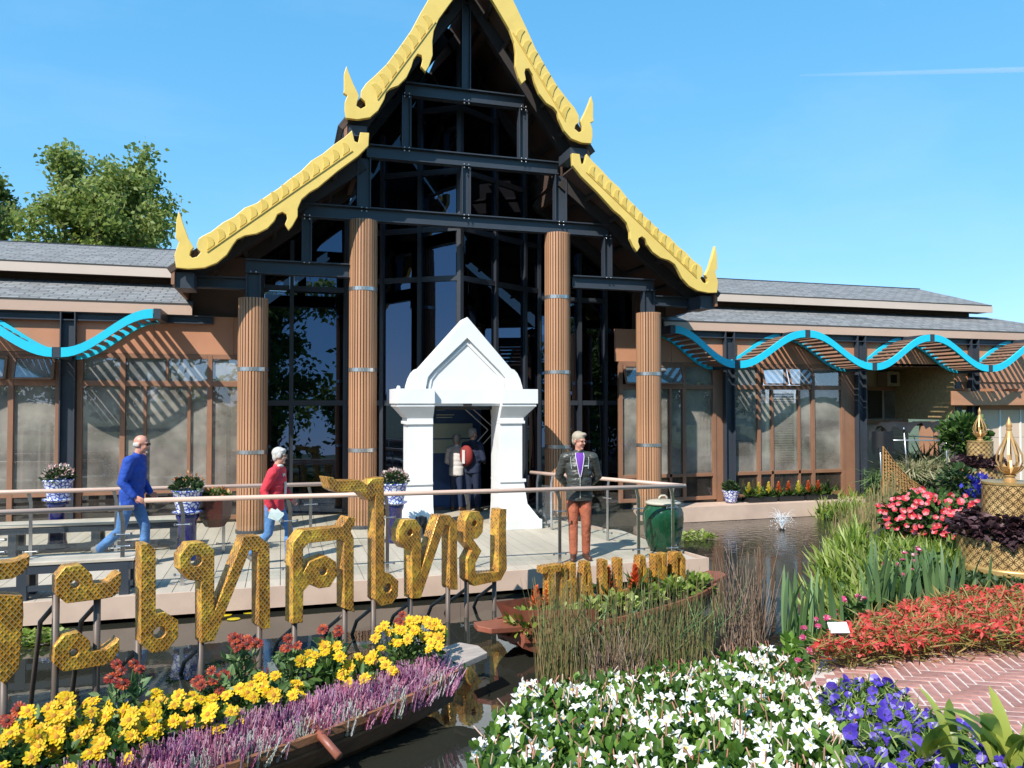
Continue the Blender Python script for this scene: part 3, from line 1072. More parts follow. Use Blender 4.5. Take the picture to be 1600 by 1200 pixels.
# ---- steel frame in the column line
def steel_frame():
    t = thing('steel_frame', 'dark blue-grey bolted steel frame standing on the four columns', 'steel frame', (XC, YC, 4.0))
    def beam(x0, x1, z, h=0.24):
        b = MB(); b.ibeam((x0, YC, z), (x1, YC, z), 0.17, h); return b.build('beam', 'black_steel', t)
    def post(x, z0, z1, w=0.17):
        b = MB(); b.ibeam((x, YC, z0), (x, YC, z1), 0.15, w, 0.02, (1, 0, 0)); return b.build('post', 'black_steel', t)
    beam(2.10, 4.34, 7.84); beam(1.42, 5.02, 6.65); beam(0.36, 6.08, 5.52)
    beam(-0.60, 1.12, 4.50); beam(5.32, 7.04, 4.50); beam(-1.56, -0.60, 4.20, 0.2); beam(7.04, 8.0, 4.20, 0.2)
    for x, a, b in ((XC, 7.97, 9.7), (2.12, 6.78, 7.71), (4.32, 6.78, 7.71), (XC, 5.65, 6.52), (0.40, 4.63, 5.39), (6.04, 4.63, 5.39)):
        post(x, a, b)
    for x in (1.37, 5.07):
        post(x, 5.41, 5.392 + 0.0, 0.2) if False else None
        for dx in (-0.09, 0.09):
            pass
        post(x - 0.0, 5.65, 6.52, 0.24)
    post(-0.47, 3.96, 4.37, 0.24); post(6.91, 3.96, 4.37, 0.24)
    post(-1.50, 4.0, 4.09, 0.2) if False else None
    # bolts
    bm = MB(); bm.lathe([(0.014, 0), (0.014, 0.016), (0.007, 0.022)], 8)
    me = bm.mesh('bolt', 'bolt')
    def bolts(x, z, n=2, dz=0.0):
        for k in range(n):
            link('bolt', me, t, (x + (k - (n - 1) / 2) * 0.085 - t.location.x, YC - 0.09 - t.location.y, z - t.location.z), (PI / 2, 0, 0))
    for x, z in ((XC, 7.74), (2.12, 7.74), (4.32, 7.74), (2.12, 6.76), (4.32, 6.76), (XC, 6.55), (XC, 5.62), (0.40, 5.42), (6.04, 5.42), (0.40, 4.60), (6.04, 4.60), (-0.47, 4.40), (6.91, 4.40), (1.37, 5.62), (5.07, 5.62)):
        bolts(x, z)
        bolts(x, z - 0.06 if z > 5 else z)
    # side bracket cheeks where the lower tier meets the upper one
    for s in (-1, 1):
        b = MB(); b.bx(XC + s * 2.05 - 0.2, XC + s * 2.05 + 0.2, YC - 0.55, YC + 0.05, 6.72, 6.90)
        b.build('bracket', 'black_steel', t)
        b = MB(); b.bx(XC + s * 4.72 - 0.14, XC + s * 4.72 + 0.14, YC - 0.5, YC + 0.05, 4.02, 4.27)
        b.build('bracket', 'black_steel', t)
    return t
steel_frame()
for s_ in (-1, 1):
    m = MB(); m.bx(XC + s_ * 1.98 - .04, XC + s_ * 1.98 + .04, YG + .75, 22.0, 6.25, 6.95)
    tag(m.build('tier_wall', 'roof_under'), kind='structure')

# ---- glazed wall: flat flanks and a prow in the middle
def glazing():
    t = thing('glass_wall', 'tall dark glass wall of the hall folding out to a prow behind the portal', 'glass wall', (XC, YH, 0))
    A = Vector((-0.95, YH - 0.02, 0)); B = Vector((1.22, YH - 0.02, 0)); P = Vector((XC, 14.18, 0)); C_ = Vector((5.22, YH - 0.02, 0)); D = Vector((7.55, YH - 0.02, 0))
    def run(p, q, vx, hz, ztop):
        """p->q plan line; vx = fractions of uprights, hz = heights of transoms, ztop(f) = height of the top"""
        d = (q - p); L = d.length; d.normalize()
        n = Vector((d.y, -d.x, 0))
        for f in vx:
            c = p + d * (L * f)
            z1 = ztop(c.x)
            zb = 2.14 if 2.0 < c.x < 4.1 else 0.0
            m = MB(); m.bar((c.x, c.y, zb), (c.x, c.y, z1), 0.075, 0.13, n); m.build('upright', 'dark_frame', t)
        fr = list(vx)
        for i in range(len(fr) - 1):
            a, b = p + d * (L * fr[i] + 0.04), p + d * (L * fr[i + 1] - 0.04)
            zt = min(ztop(a.x), ztop(b.x))
            zs = [0.02] + [z for z in hz if z < zt - 0.2] + [zt]
            for z in zs[1:-1]:
                m = MB(); m.bar((a.x, a.y, z), (b.x, b.y, z), 0.09, 0.10); m.build('transom', 'dark_frame', t)
            for k in range(len(zs) - 1):
                if k == 0 and 2.3 < (a.x + b.x) / 2 < 4.1:
                    continue            # the doorway
                lo = zs[k] + (0.05 if k else 0); hi = zs[k + 1] - (0.05 if k < len(zs) - 2 else 0)
                m = MB()
                o = n * 0.0
                jit = [random.uniform(-0.004, 0.004) for _ in range(4)]
                if abs(n.x) < .01: jit[2] += .07; jit[3] += .07      # flank panes lean back a little
                za = ztop(a.x) if k == len(zs) - 2 else hi
                zb = ztop(b.x) if k == len(zs) - 2 else hi
                m.add([(a.x, a.y + jit[0], lo), (b.x, b.y + jit[1], lo), (b.x, b.y + jit[2], zb), (a.x, a.y + jit[3], za)], [(0, 1, 2, 3)])
                m.build('pane', 'hall_glass', t)
    def top(x):
        o = abs(x - XC)
        return min(9.6 - o * 1.38 - 0.35, 9.0) if o < 1.95 else 6.40 - (o - 1.95) * 0.75 - 0.25
    HZ = [2.18, 4.55, 5.5, 6.6, 7.8]
    run(A, B, (0, 0.27, 0.52, 1.0), [2.18, 4.4], top)
    run(B, P, (0.0, 0.33, 0.66, 1.0), HZ, top)
    run(P, C_, (0.0, 0.42, 0.8, 1.0), HZ, top)
    run(C_, D, (0, 0.40, 0.66, 1.0), [2.18, 4.4], top)
    return t
glazing()

# ---- inside of the hall: floor, walls, exhibition stand
def hall_inside():
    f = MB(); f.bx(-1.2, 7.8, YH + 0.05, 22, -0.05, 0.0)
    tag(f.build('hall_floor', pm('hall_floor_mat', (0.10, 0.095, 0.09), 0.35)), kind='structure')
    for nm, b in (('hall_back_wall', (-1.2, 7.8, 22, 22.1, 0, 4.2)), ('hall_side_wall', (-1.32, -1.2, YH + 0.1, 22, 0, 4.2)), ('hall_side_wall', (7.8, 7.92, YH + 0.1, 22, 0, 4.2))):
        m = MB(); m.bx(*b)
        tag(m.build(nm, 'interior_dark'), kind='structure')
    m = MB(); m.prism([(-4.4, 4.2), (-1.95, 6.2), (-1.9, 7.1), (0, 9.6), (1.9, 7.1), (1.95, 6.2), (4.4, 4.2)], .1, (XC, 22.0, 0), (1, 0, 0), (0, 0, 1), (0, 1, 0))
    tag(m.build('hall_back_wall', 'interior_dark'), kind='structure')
    yb = 15.95
    def bp(px, py): q = at(px, py, Y=yb); return q[0], q[2]
    x0, z1 = bp(662, 600); x1, _ = bp(752, 600)
    t = thing('exhibition_board', 'blue exhibition wall with pale green text panels inside the doorway', 'display board', (x0, yb, 0))
    m = MB(); m.bx(x0, x1, yb, yb + .08, 0, z1); m.build('board', 'board_blue', t)
    for pa, pb in (((664, 662), (738, 684)), ((664, 687), (734, 707))):
        (xa, zb_), (xb, za_) = bp(*pa), bp(*pb)
        m = MB(); m.bx(xa, xb, yb - .02, yb - .002, za_, zb_); p = m.build('text_panel', 'board_pale', t)
        for k in range(4):
            x = xa + (xb - xa) * (.18 + .2 * k); z = za_ + (zb_ - za_) * random.uniform(.4, .6)
            q = MB(); q.bx(x, x + .075, yb - .027, yb - .021, z, z + .075); q.build('picture', 'board_ink', p)
            q = MB(); q.bx(x, x + .15, yb - .025, yb - .021, z - .045, z - .035); q.build('text_line', 'board_ink', p)
    for py, w in ((641, .18), (649, .38), (653, .34)):
        x, z = bp(682, py)
        q = MB(); q.bx(x, x + w, yb - .012, yb - .002, z, z + .02); q.build('text_line', 'board_pale', t)
    # display case with a pale side left of the portal and a pale panel at the right
    t = thing('display_panel', 'pale blue-grey display panel behind the glass near the right tall column', 'display panel', (6.15, 16.3, 0))
    m = MB(); m.bx(6.0, 6.5, 16.3, 16.36, 0, 2.0); m.build('panel', pm('panel_grey', (0.42, 0.50, 0.50), 0.6), t)
    t = thing('display_panel', 'pale blue-grey display panel behind the glass beside the far left column', 'display panel', (-0.2, 16.2, 0))
    m = MB(); m.bx(-0.02, 0.14, 16.2, 16.26, 0, 2.05); m.build('panel', 'panel_grey' if 'panel_grey' in MT else bpy.data.materials['panel_grey'], t)
    # chevron of light lines just inside the door, pale rods standing in for them
    t = thing('chevron_light_lines', 'arrow of pale light lines inside the doorway, built as thin rods', 'light lines', (3.6, 15.4, 0))
    for k, off in enumerate((0.0, 0.17)):
        tip = Vector((4.10 + off, 15.4, 1.62))
        m = MB(); m.tube([(3.05 + off, 15.4, 2.55), tip], 0.011, 6); m.tube([tip, (3.80 + off, 15.4, 1.30)], 0.011, 6)
        m.build('rod', 'cable_white', t)
hall_inside()

# ---- white portal
def portal():
    y0 = 12.88
    cx = 3.05
    t = thing('portal', 'white plaster entrance portal with pointed arch pediment', 'portal', (cx, y0, 0))
    D_ = 0.55
    # side piers: plan profile stacked
    for s in (-1, 1):
        m = MB()
        inner = 0.585
        def block(w, z0, z1, pro, w2=None, pro2=None):
            """tapered block hanging on the inner jamb line; pro = how far it stands forward"""
            w2 = w if w2 is None else w2; pro2 = pro if pro2 is None else pro2
            xa = cx + s * inner
            vs = []
            for ww, pp, z in ((w, pro, z0), (w2, pro2, z1)):
                xb = cx + s * (inner + ww)
                x0_, x1_ = min(xa, xb), max(xa, xb)
                vs += [(x0_, y0 - pp, z), (x1_, y0 - pp, z), (x1_, y0 + D_ + pp * .5, z), (x0_, y0 + D_ + pp * .5, z)]
            m.add(vs, [(3, 2, 1, 0), (4, 5, 6, 7), (0, 1, 5, 4), (1, 2, 6, 5), (2, 3, 7, 6), (3, 0, 4, 7)])
        block(0.72, 0.0, 0.16, 0.20); block(0.69, 0.16, 0.42, 0.17, 0.50, 0.05); block(0.50, 0.42, 0.80, 0.05, 0.45, 0.0)
        block(0.48, 0.80, 0.85, 0.03); block(0.42, 0.85, 1.82, 0.0); block(0.46, 1.82, 1.87, 0.03); block(0.44, 1.87, 1.93, 0.015)
        block(0.45, 1.93, 2.12, 0.02, 0.62, 0.14); block(0.63, 2.12, 2.17, 0.15); block(0.655, 2.17, 2.42, 0.17)
        m.build('pier', 'white_paint', t, bevel=0.006)
    # pediment: pointed, with shoulders; recessed tympanum inside a frame
    def arch(w, z0, zsh, zap, k=0.0):
        L = []
        for a in range(0, 7):
            f = a / 6
            L.append((-w + (w * 0.23) * (1 - math.cos(f * PI / 2)), z0 + (zsh - z0) * math.sin(f * PI / 2)))
        R = [(-x, z) for x, z in L][::-1]
        return L + [(0, zap)] + R
    out = arch(1.02, 2.17, 2.78, 3.66)
    m = MB()
    m.prism(out, 0.46, (cx, y0 + 0.02, 0), (1, 0, 0), (0, 0, 1), (0, 1, 0))
    m.build('pediment', 'white_paint', t, bevel=0.006)
    mid = [(-0.72, 2.42), (-0.68, 2.62), (-0.58, 2.74), (0, 3.30), (0.58, 2.74), (0.68, 2.62), (0.72, 2.42)]
    mid_in = [(-0.64, 2.42), (-0.61, 2.58), (-0.52, 2.70), (0, 3.20), (0.52, 2.70), (0.61, 2.58), (0.64, 2.42)]
    m = MB()
    m.prism([(x, z) for x, z in out if True], 0.06, (cx, y0 - 0.045, 0), (1, 0, 0), (0, 0, 1), (0, 1, 0), holes=[mid])
    m.build('pediment_frame', 'white_paint', t, bevel=0.005)
    m = MB()
    ring = mid_in
    m.prism([(x * 1.07, 2.42 + (z - 2.42) * 1.045) for x, z in mid_in], 0.03, (cx, y0 - 0.005, 0), (1, 0, 0), (0, 0, 1), (0, 1, 0), holes=[[(x * 0.985, 2.425 + (z - 2.42) * .985) for x, z in mid_in]])
    m.build('tympanum_moulding', 'white_paint', t, bevel=0.004)
    # lintel and passage back to the glass
    m = MB()
    m.bx(cx - 0.583, cx + 0.583, y0 - 0.01, y0 + 0.62, 2.13, 2.168)
    m.build('lintel', 'white_paint', t)
    m = MB(); m.bx(cx - 0.583, cx + 0.583, y0 + 0.50, y0 + 0.545, 2.06, 2.128); m.build('door_head', 'dark_frame', t)
    m = MB(); m.bx(cx - 0.06, cx + 0.08, y0 - 0.05, y0 - 0.012, 2.135, 2.17); m.build('door_sensor', 'black_plastic', t)
    m = MB(); m.lathe([(0.03, 0), (0.035, 0.02), (0.02, 0.05)], 10, (cx - 1.18, y0 - 0.05, 2.42)); m.build('camera_dome', 'white_paint', t)
portal()

# ================================================================== THE TWO WINGS
def wing_roof(x0, x1, x1up, parent, hip=None):
    """low roof, clerestory strip and upper roof"""
    def slab(name, q, mat, th=0.05, uvd=None):
        m = MB()
        q = [Vector(p) for p in q]
        n = (q[1] - q[0]).cross(q[3] - q[0]).normalized()
        if n.z < 0: n = -n
        vs = [p for p in q] + [p + n * th for p in q]
        L = (q[1] - q[0]).length; H = (q[3] - q[0]).length
        u = [[(q[i].x, (q[i] - Vector((q[i].x, q[0].y, q[0].z))).length) for i in (0, 1, 2, 3)]]
        fs = [(4, 5, 6, 7), (3, 2, 1, 0), (0, 1, 5, 4), (1, 2, 6, 5), (2, 3, 7, 6), (3, 0, 4, 7)]
        m.add(vs, fs, 0, u + [[(0, 0)] * 4] * 5)
        return m.build(name, mat, parent)
    hx = hip if hip else x1
    slab('lower_roof', [(x0, 14.93, 3.93), (x1, 14.93, 3.93), (hx, 16.62, 4.50), (x0, 16.62, 4.50)], 'shingle')
    slab('upper_roof', [(x0, 16.18, 4.775), (x1up, 16.18, 4.775), (x1up, 18.65, 5.56), (x0, 18.65, 5.56)], 'shingle')
    slab('upper_roof', [(x0, 18.66, 5.56), (x1up, 18.66, 5.56), (x1up, 21.1, 4.78), (x0, 21.1, 4.78)], 'shingle')
    x = x0
    while x < x1 - 0.01:
        e = min(x + 4.2, x1)
        m = MB(); m.bx(x, e - 0.006, 14.885, 14.925, 3.765, 3.935); m.build('fascia_board', 'fascia', parent)
        if x < x1up:
            eu = min(e, x1up)
            m = MB(); m.bx(x, eu - 0.006, 16.14, 16.178, 4.615, 4.785); m.build('fascia_board', 'fascia_pale', parent)
        x = e
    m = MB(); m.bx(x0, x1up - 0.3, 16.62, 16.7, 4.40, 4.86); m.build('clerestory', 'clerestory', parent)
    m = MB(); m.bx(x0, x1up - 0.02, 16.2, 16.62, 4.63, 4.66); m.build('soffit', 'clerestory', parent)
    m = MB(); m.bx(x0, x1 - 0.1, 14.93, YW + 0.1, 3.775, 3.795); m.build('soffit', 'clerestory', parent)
    m = MB(); m.bx(x0, x1up, 18.60, 18.72, 5.585, 5.625); m.build('ridge_cap', 'dark_frame', parent)

YP = 14.99
def wing_steel(xs, x0, x1, parent):
    for x in xs:
        m = MB(); m.ibeam((x, YP, -0.25), (x, YP, 3.76), 0.20, 0.24, 0.02, (1, 0, 0)); m.build('steel_post', 'black_steel', parent)
    m = MB(); m.ibeam((x0, YP, 3.69), (x1, YP, 3.69), 0.14, 0.15); m.build('steel_beam', 'black_steel', parent)

def windows(frames, upper, lower, parent, z=(0.05, 0.60, 2.53, 3.06), tilt=(), kinds=None):
    """frames: full height uprights; upper / lower: pane spans between them; lower spans may carry thin extra uprights"""
    zb, zs, zt, zh = z
    w = 0.085
    for x in frames:
        m = MB(); m.bx(x - w / 2, x + w / 2, YW - 0.05, YW + 0.05, zb, zh); m.build('mullion', 'frame_brown', parent, bevel=0.004)
    x0, x1 = frames[0] + w / 2 + .001, frames[-1] - w / 2 - .001
    for i in range(len(frames) - 1):
        a, b = frames[i] + w / 2 + 0.001, frames[i + 1] - w / 2 - 0.001
        for zz, hh in ((zt, 0.10), (zs, 0.075), (zh - 0.04, 0.08), (zb + 0.04, 0.08)):
            m = MB(); m.bx(a, b, YW - 0.045, YW + 0.045, zz - hh / 2, zz + hh / 2); m.build('transom', 'frame_brown', parent, bevel=0.004)
        for j, (p, q) in enumerate(upper.get(i, [(a, b)])):
            m = MB()
            if (i, j) in tilt:       # top-hung light standing open
                f = thing_part(parent, 'open_window')
                zc = zh - 0.09
                m.add([(p + .02, YW - 0.055, zc), (q - .02, YW - 0.055, zc), (q - .02, YW - 0.17, zt + 0.07), (p + .02, YW - 0.17, zt + 0.07)], [(3, 2, 1, 0)])
                m.build('pane', 'pane_top', parent)
                fr = MB()
                for (u0, v0), (u1, v1) in (((0, 0), (1, 0)), ((0, 1), (1, 1)), ((0, 0), (0, 1)), ((1, 0), (1, 1))):
                    def P(u, v): return (p + .02 + (q - p - .04) * u, YW - 0.06 - 0.115 * v, zc + (zt + 0.07 - zc) * v)
                    fr.bar(P(u0, v0), P(u1, v1), 0.04, 0.035)
                fr.build('open_frame', 'frame_brown', parent)
            else:
                m.add([(p, YW, zt + 0.05), (q, YW, zt + 0.05), (q, YW, zh - 0.08), (p, YW, zh - 0.08)], [(0, 1, 2, 3)])
                m.build('pane', 'pane_top', parent)
            if j:
                m = MB(); m.bx(p - 0.035, p - 0.001, YW - 0.04, YW + 0.04, zt + 0.052, zh - 0.082); m.build('mullion', 'frame_brown', parent)
        spans = lower.get(i, [(a, b)])
        for j, (p, q) in enumerate(spans):
            m = MB()
            e = [random.uniform(-.006, .006) for _ in range(4)]
            m.add([(p, YW + e[0], zs + 0.04), (q, YW + e[1], zs + 0.04), (q, YW + e[2], zt - 0.05), (p, YW + e[3], zt - 0.05)], [(0, 1, 2, 3)])
            m.build('pane', 'pane_dusty', parent)
            m = MB()
            m.add([(p, YW + e[0], zb + 0.08), (q, YW + e[1], zb + 0.08), (q, YW, zs - 0.04), (p, YW, zs - 0.04)], [(0, 1, 2, 3)])
            m.build('pane', 'pane_dark', parent)
            if j:
                m = MB(); m.bx(p - 0.055, p - 0.001, YW - 0.045, YW + 0.04, zb + 0.082, zt - 0.052); m.build('mullion', 'frame_brown', parent)

def thing_part(parent, name):
    return None

def blind(x0, x1, z0, z1, parent, y=YW + 0.12):
    n = int((z1 - z0) / 0.055)
    s = MB()
    for k in range(n):
        s.box(((x0 + x1) / 2, y, z0 + (k + .5) * (z1 - z0) / n), (x1 - x0, 0.012, 0.046), (0.5, 0, 0))
    return s.build('blind', 'blind', parent, kind='stuff')

def curtain(x0, x1, z0, z1, parent, y=YW + 0.22, amp=0.03):
    n = 40
    vs, fs = [], []
    for k in range(n + 1):
        f = k / n
        x = x0 + (x1 - x0) * f
        yy = y + amp * math.sin(f * 31) + amp * .5 * math.sin(f * 77)
        vs += [(x, yy, z0), (x, yy, z1)]
    for k in range(n):
        fs.append((2 * k, 2 * k + 2, 2 * k + 3, 2 * k + 1))
    m = MB(); m.add(vs, fs)
    return m.build('curtain', 'curtain', parent, smooth=True)

def wall_panels(x0, x1, step, parent, z0=3.065, z1=3.76):
    x = x0
    while x < x1 - 0.05:
        e = min(x + step, x1)
        m = MB(); m.bx(x + .003, e - .003, YW - 0.035, YW + 0.05, z0, z1); m.build('wall_panel', 'panel_terra', parent)
        x = e

def rooms(x0, x1, parent):
    m = MB(); m.bx(x0, x1, YW + 4.0, YW + 4.1, -0.05, 3.7); m.build('room_wall', 'interior_wall', parent)
    m = MB(); m.bx(x0, x1, YW + 0.1, YW + 4.0, -0.06, -0.02); m.build('room_floor', 'interior_wall', parent)
    m = MB(); m.bx(x0, x1, YW + 0.1, YW + 4.0, 3.1, 3.14); m.build('room_ceiling', 'interior_wall', parent)

for sx in (-1.62, 7.35):
    m = MB(); m.bx(sx, sx + 1.0, YW + 0.12, YW + 0.3, 3.0, 4.9)
    tag(m.build('infill_wall', 'clerestory'), kind='structure')
LW = thing('side_wing', 'left wing with brown window frames and terracotta panels under two grey shingle roofs', 'building wing', (-5, YW, 0))
wing_roof(-14, -1.55, -1.62, LW)
wing_steel((-3.55, -7.2), -14, -1.2, LW)
windows([-8.756, -7.880, -7.150, -6.859, -6.032, -5.156, -4.426, -3.707], {}, {}, LW, tilt=((6, 0), (5, 0)))
windows([-3.376, -2.695, -1.255, -0.603], {1: [(-2.646, -2.004), (-1.955, -1.304)]}, {1: [(-2.646, -2.364), (-2.306, -1.634), (-1.576, -1.304)]}, LW)
wall_panels(-8.950, -0.632, 1.35, LW)
m = MB(); m.bx(-3.658, -3.424, YW - 0.03, YW + 0.05, 0, 3.06); m.build('pier_panel', 'frame_brown', LW)
m = MB(); m.bx(-0.623, -0.545, YW - 0.3, YW + 0.1, 0, 3.9); m.build('end_panel', 'panel_terra', LW)
rooms(-12, -0.7, LW)
curtain(-4.378, -3.755, 0.6, 2.5, LW, amp=0.02)
m = MB(); m.bx(-1.265, -0.681, YW + 0.35, YW + 0.42, 0.0, 2.2); m.build('inner_panel', 'curtain', LW)
m = MB(); m.add([(-1.90, YW + .3, .62), (-1.28, YW + .3, .62), (-1.28, YW + .3, 1.95), (-1.38, YW + .3, 1.9), (-1.70, YW + .3, 1.55), (-1.51, YW + .3, 1.2), (-1.41, YW + .3, 1.05)], [(0, 1, 2, 3, 4, 5, 6)])
m.build('inner_panel', 'curtain', LW)

RW = thing('side_wing', 'right wing with brown window frames and roller blinds under two grey shingle roofs', 'building wing', (10, YW, 0))
wing_roof(7.9, 20.6, 18.45, RW, hip=18.75)
wing_steel((9.52, 13.05, 16.45), 7.7, 20.0, RW)
windows([6.927, 7.540, 8.435, 9.184], {0: [(6.975, 7.491)], 1: [(7.588, 8.386)]}, {1: [(7.588, 8.075), (8.133, 8.386)]}, RW, tilt=((0, 0), (1, 0)))
windows([9.592, 10.322, 11.771, 12.589], {1: [(10.371, 11.013), (11.061, 11.723)]}, {1: [(10.371, 10.643), (10.701, 11.363), (11.421, 11.723)]}, RW, tilt=((1, 0), (1, 1)))
wall_panels(6.810, 12.939, 1.32, RW)
wall_panels(15.955, 19.943, 1.32, RW, 2.7)
m = MB(); m.bx(9.232, 9.544, YW - 0.03, YW + 0.05, 0, 3.06); m.build('pier_panel', 'frame_brown', RW)
m = MB(); m.bx(12.637, 12.929, YW - 0.03, YW + 0.05, 0, 3.06); m.build('pier_panel', 'frame_brown', RW)
rooms(7.7, 13.25, RW)
blind(8.483, 9.125, 0.55, 2.2, RW); blind(10.701, 11.363, 0.66, 2.40, RW); blind(7.588, 8.075, 0.66, 2.3, RW); blind(11.421, 11.723, 0.66, 2.4, RW)
blind(9.651, 10.264, 0.66, 2.40, RW, YW + 0.3); blind(11.820, 12.530, 0.66, 2.40, RW, YW + 0.3)
curtain(10.351, 10.672, 0.62, 2.5, RW, amp=0.015); curtain(8.736, 9.145, 1.0, 2.5, RW, YW + 0.08, 0.012)
# recessed bay with plywood cheek
m = MB(); m.bx(13.3, 16.4, 17.0, 17.08, -0.1, 3.3); m.build('recess_wall', 'cream_panel', RW)
m = MB(); m.bx(12.939, 15.955, YW - 0.03, 17.0, 3.06, 3.12); m.build('recess_ceiling', 'frame_brown', RW)
m = MB(); m.bx(12.939, 12.997, YW + .06, 17.0, -0.1, 3.06); m.build('recess_side', 'frame_brown', RW)
m = MB(); m.bx(15.916, 15.974, YW + 0.0, 17.0, 1.75, 3.06); m.build('plywood_cheek', 'plywood', RW)
m = MB(); m.bx(12.939, 15.974, YW - 0.03, YW + 0.05, 3.065, 3.76); m.build('wall_panel', 'panel_terra', RW)
for a, b, z0, z1, mat in ((13.5, 13.95, 1.75, 2.5, 'pane_dark'), (14.02, 15.0, 1.75, 2.5, 'pane_dusty'), (15.06, 15.5, 1.75, 2.5, 'pane_dark'), (13.5, 13.95, 0.1, 1.6, 'pane_dark'), (15.6, 16.3, 1.6, 2.5, 'pane_dusty')):
    m = MB(); m.bx(a, b, 16.955, 16.985, z0, z1); m.build('recess_pane', mat, RW)
for zc in (1.66, 2.56):
    m = MB(); m.bx(13.38, 16.34, 16.93, 16.998, zc - 0.05, zc + 0.05); m.build('transom', 'pergola_wood', RW)
for xc in (14.15, 14.9, 15.55):
    m = MB(); m.bx(xc - 0.05, xc + 0.05, 16.92, 16.997, -0.1, 1.6); m.build('mullion', 'pergola_wood', RW)
m = MB(); m.bx(15.196, 15.916, YW + 0.3, YW + 0.36, 0, 1.72); m.build('side_door', 'pergola_wood', RW)
for xa in (15.70, 16.04):
    m = MB(); m.bx(xa, xa + 0.24, YW + 0.285, YW + 0.298, 0.7, 1.6); m.build('door_pane', 'pane_dusty', RW)
m = MB(); m.bx(15.35, 15.75, 16.6, 16.95, 2.62, 3.0); m.build('vent_box', 'fascia_pale', RW)
m = MB(); m.bx(15.45, 15.65, 16.585, 16.598, 2.70, 2.92); m.build('vent_grille', 'dark_frame', RW)
# cream panels right of the recess
x = 16.7
while x < 21:
    for z0, z1 in ((-0.1, 0.62), (0.63, 1.30), (1.31, 2.0)):
        m = MB(); m.bx(x, x + 0.62, YW - 0.02, YW + 0.05, z0, z1); m.build('cream_panel', 'cream_panel', RW)
    m = MB(); m.bx(x + 0.625, x + 0.665, YW - 0.04, YW + 0.05, -0.1, 2.0); m.build('batten', 'tag_white', RW)
    x += 0.67
m = MB(); m.bx(16.149, 20.430, YW, YW + 0.06, 2.0, 2.7); m.build('header_panel', 'pergola_wood', RW)
m = MB(); m.bx(15.955, 16.149, YW - 0.02, YW + .06, -0.1, 2.7); m.build('pier_panel', 'dark_frame', RW)

# boarded ledge along the right wing
lg = MB(); lg.bx(7.2, 13.3, 14.30, YW - 0.06, -0.28, -0.005)
LG = lg.build('ledge', 'deck_edge'); tag(LG, kind='structure')
lg = MB(); lg.bx(7.15, 13.3, 14.255, 14.298, -0.295, 0.012); lg.build('edge_board', 'deck_edge', LG)

# ---- pergola at the far right
t = thing('pergola', 'terracotta timber pergola projecting at the right edge of the right wing', 'pergola', (16, 13.7, 0))
xl = at(1487, 620, Y=14.75)[0]
m = MB(); m.bx(xl, 20.5, 14.72, 14.78, 2.12, 2.46); m.build('front_beam', 'pergola_wood', t, bevel=.006)
for k, y in enumerate((14.82, 14.90, 14.98)):
    m = MB(); m.bx(xl + .12 + .1 * k, 20.5, y, y + .035, 2.10, 2.16); m.build('under_slat', 'pergola_wood', t)
for x in (xl + .35, xl + 1.15, xl + 1.95, xl + 2.75):
    m = MB(); m.bx(x, x + .08, 14.60, 15.0, 2.465, 2.53); m.build('batten', 'pergola_wood', t)

# ---- turquoise wave canopies
def ribbon(nodes, label, first=False):
    """nodes: (x, z) of crests and troughs; half-cosine between"""
    YF, DEP, HB = 14.10, 0.86, 0.155
    t = thing('wave_canopy', label, 'canopy', (nodes[0][0], YF, 3.0), 0, 'turquoise wave canopies')
    def curve(a, b, n=14):
        pts = []
        for k in range(n + 1):
            f = k / n
            pts.append((a[0] + (b[0] - a[0]) * f, a[1] + (b[1] - a[1]) * (0.5 - 0.5 * math.cos(PI * f))))
        return pts
    for i in range(len(nodes) - 1):
        a, b = nodes[i], nodes[i + 1]
        pts = curve((a[0] + 0.065, a[1]), (b[0] - 0.065, b[1]))
        for y in (YF, YF + DEP):
            m = MB()
            up = [(x, z + HB / 2) for x, z in pts]; lo = [(x, z - HB / 2) for x, z in pts]
            m.prism(up[::-1] + lo, 0.045, (0, y, 0), (1, 0, 0), (0, 0, 1), (0, 1, 0))
            m.build('wave_board', 'blue_band', t)
        # slats across between the boards
        n = max(6, int(abs(b[0] - a[0]) / 0.125))
        for k in range(n):
            f = (k + 0.5) / n
            x = a[0] + (b[0] - a[0]) * f
            z = a[1] + (b[1] - a[1]) * (0.5 - 0.5 * math.cos(PI * f))
            sl = (b[1] - a[1]) * 0.5 * PI * math.sin(PI * f) / (b[0] - a[0])
            m = MB()
            m.box((x, YF + 0.047 + (DEP - 0.05) / 2, z - 0.01), (0.075, DEP - 0.056, 0.032), (0, -math.atan(sl), 0))
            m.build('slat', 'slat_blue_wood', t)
    for (x, z) in nodes:
        m = MB(); m.bx(x - 0.055, x + 0.055, YF - 0.005, YF + DEP + 0.05, z - 0.085, z + 0.085); m.build('node_block', 'black_steel', t)
    return t
ribbon([(-8.4, 3.69), (-6.75, 3.01), (-5.15, 3.69), (-3.52, 3.01), (-2.02, 3.69)], 'turquoise wave canopy of slats along the left wing')
ribbon([(7.67, 3.69), (9.19, 2.99), (10.94, 3.68), (12.70, 2.99), (14.32, 3.67), (16.03, 2.99), (17.75, 3.67)], 'turquoise wave canopy of slats along the right wing')

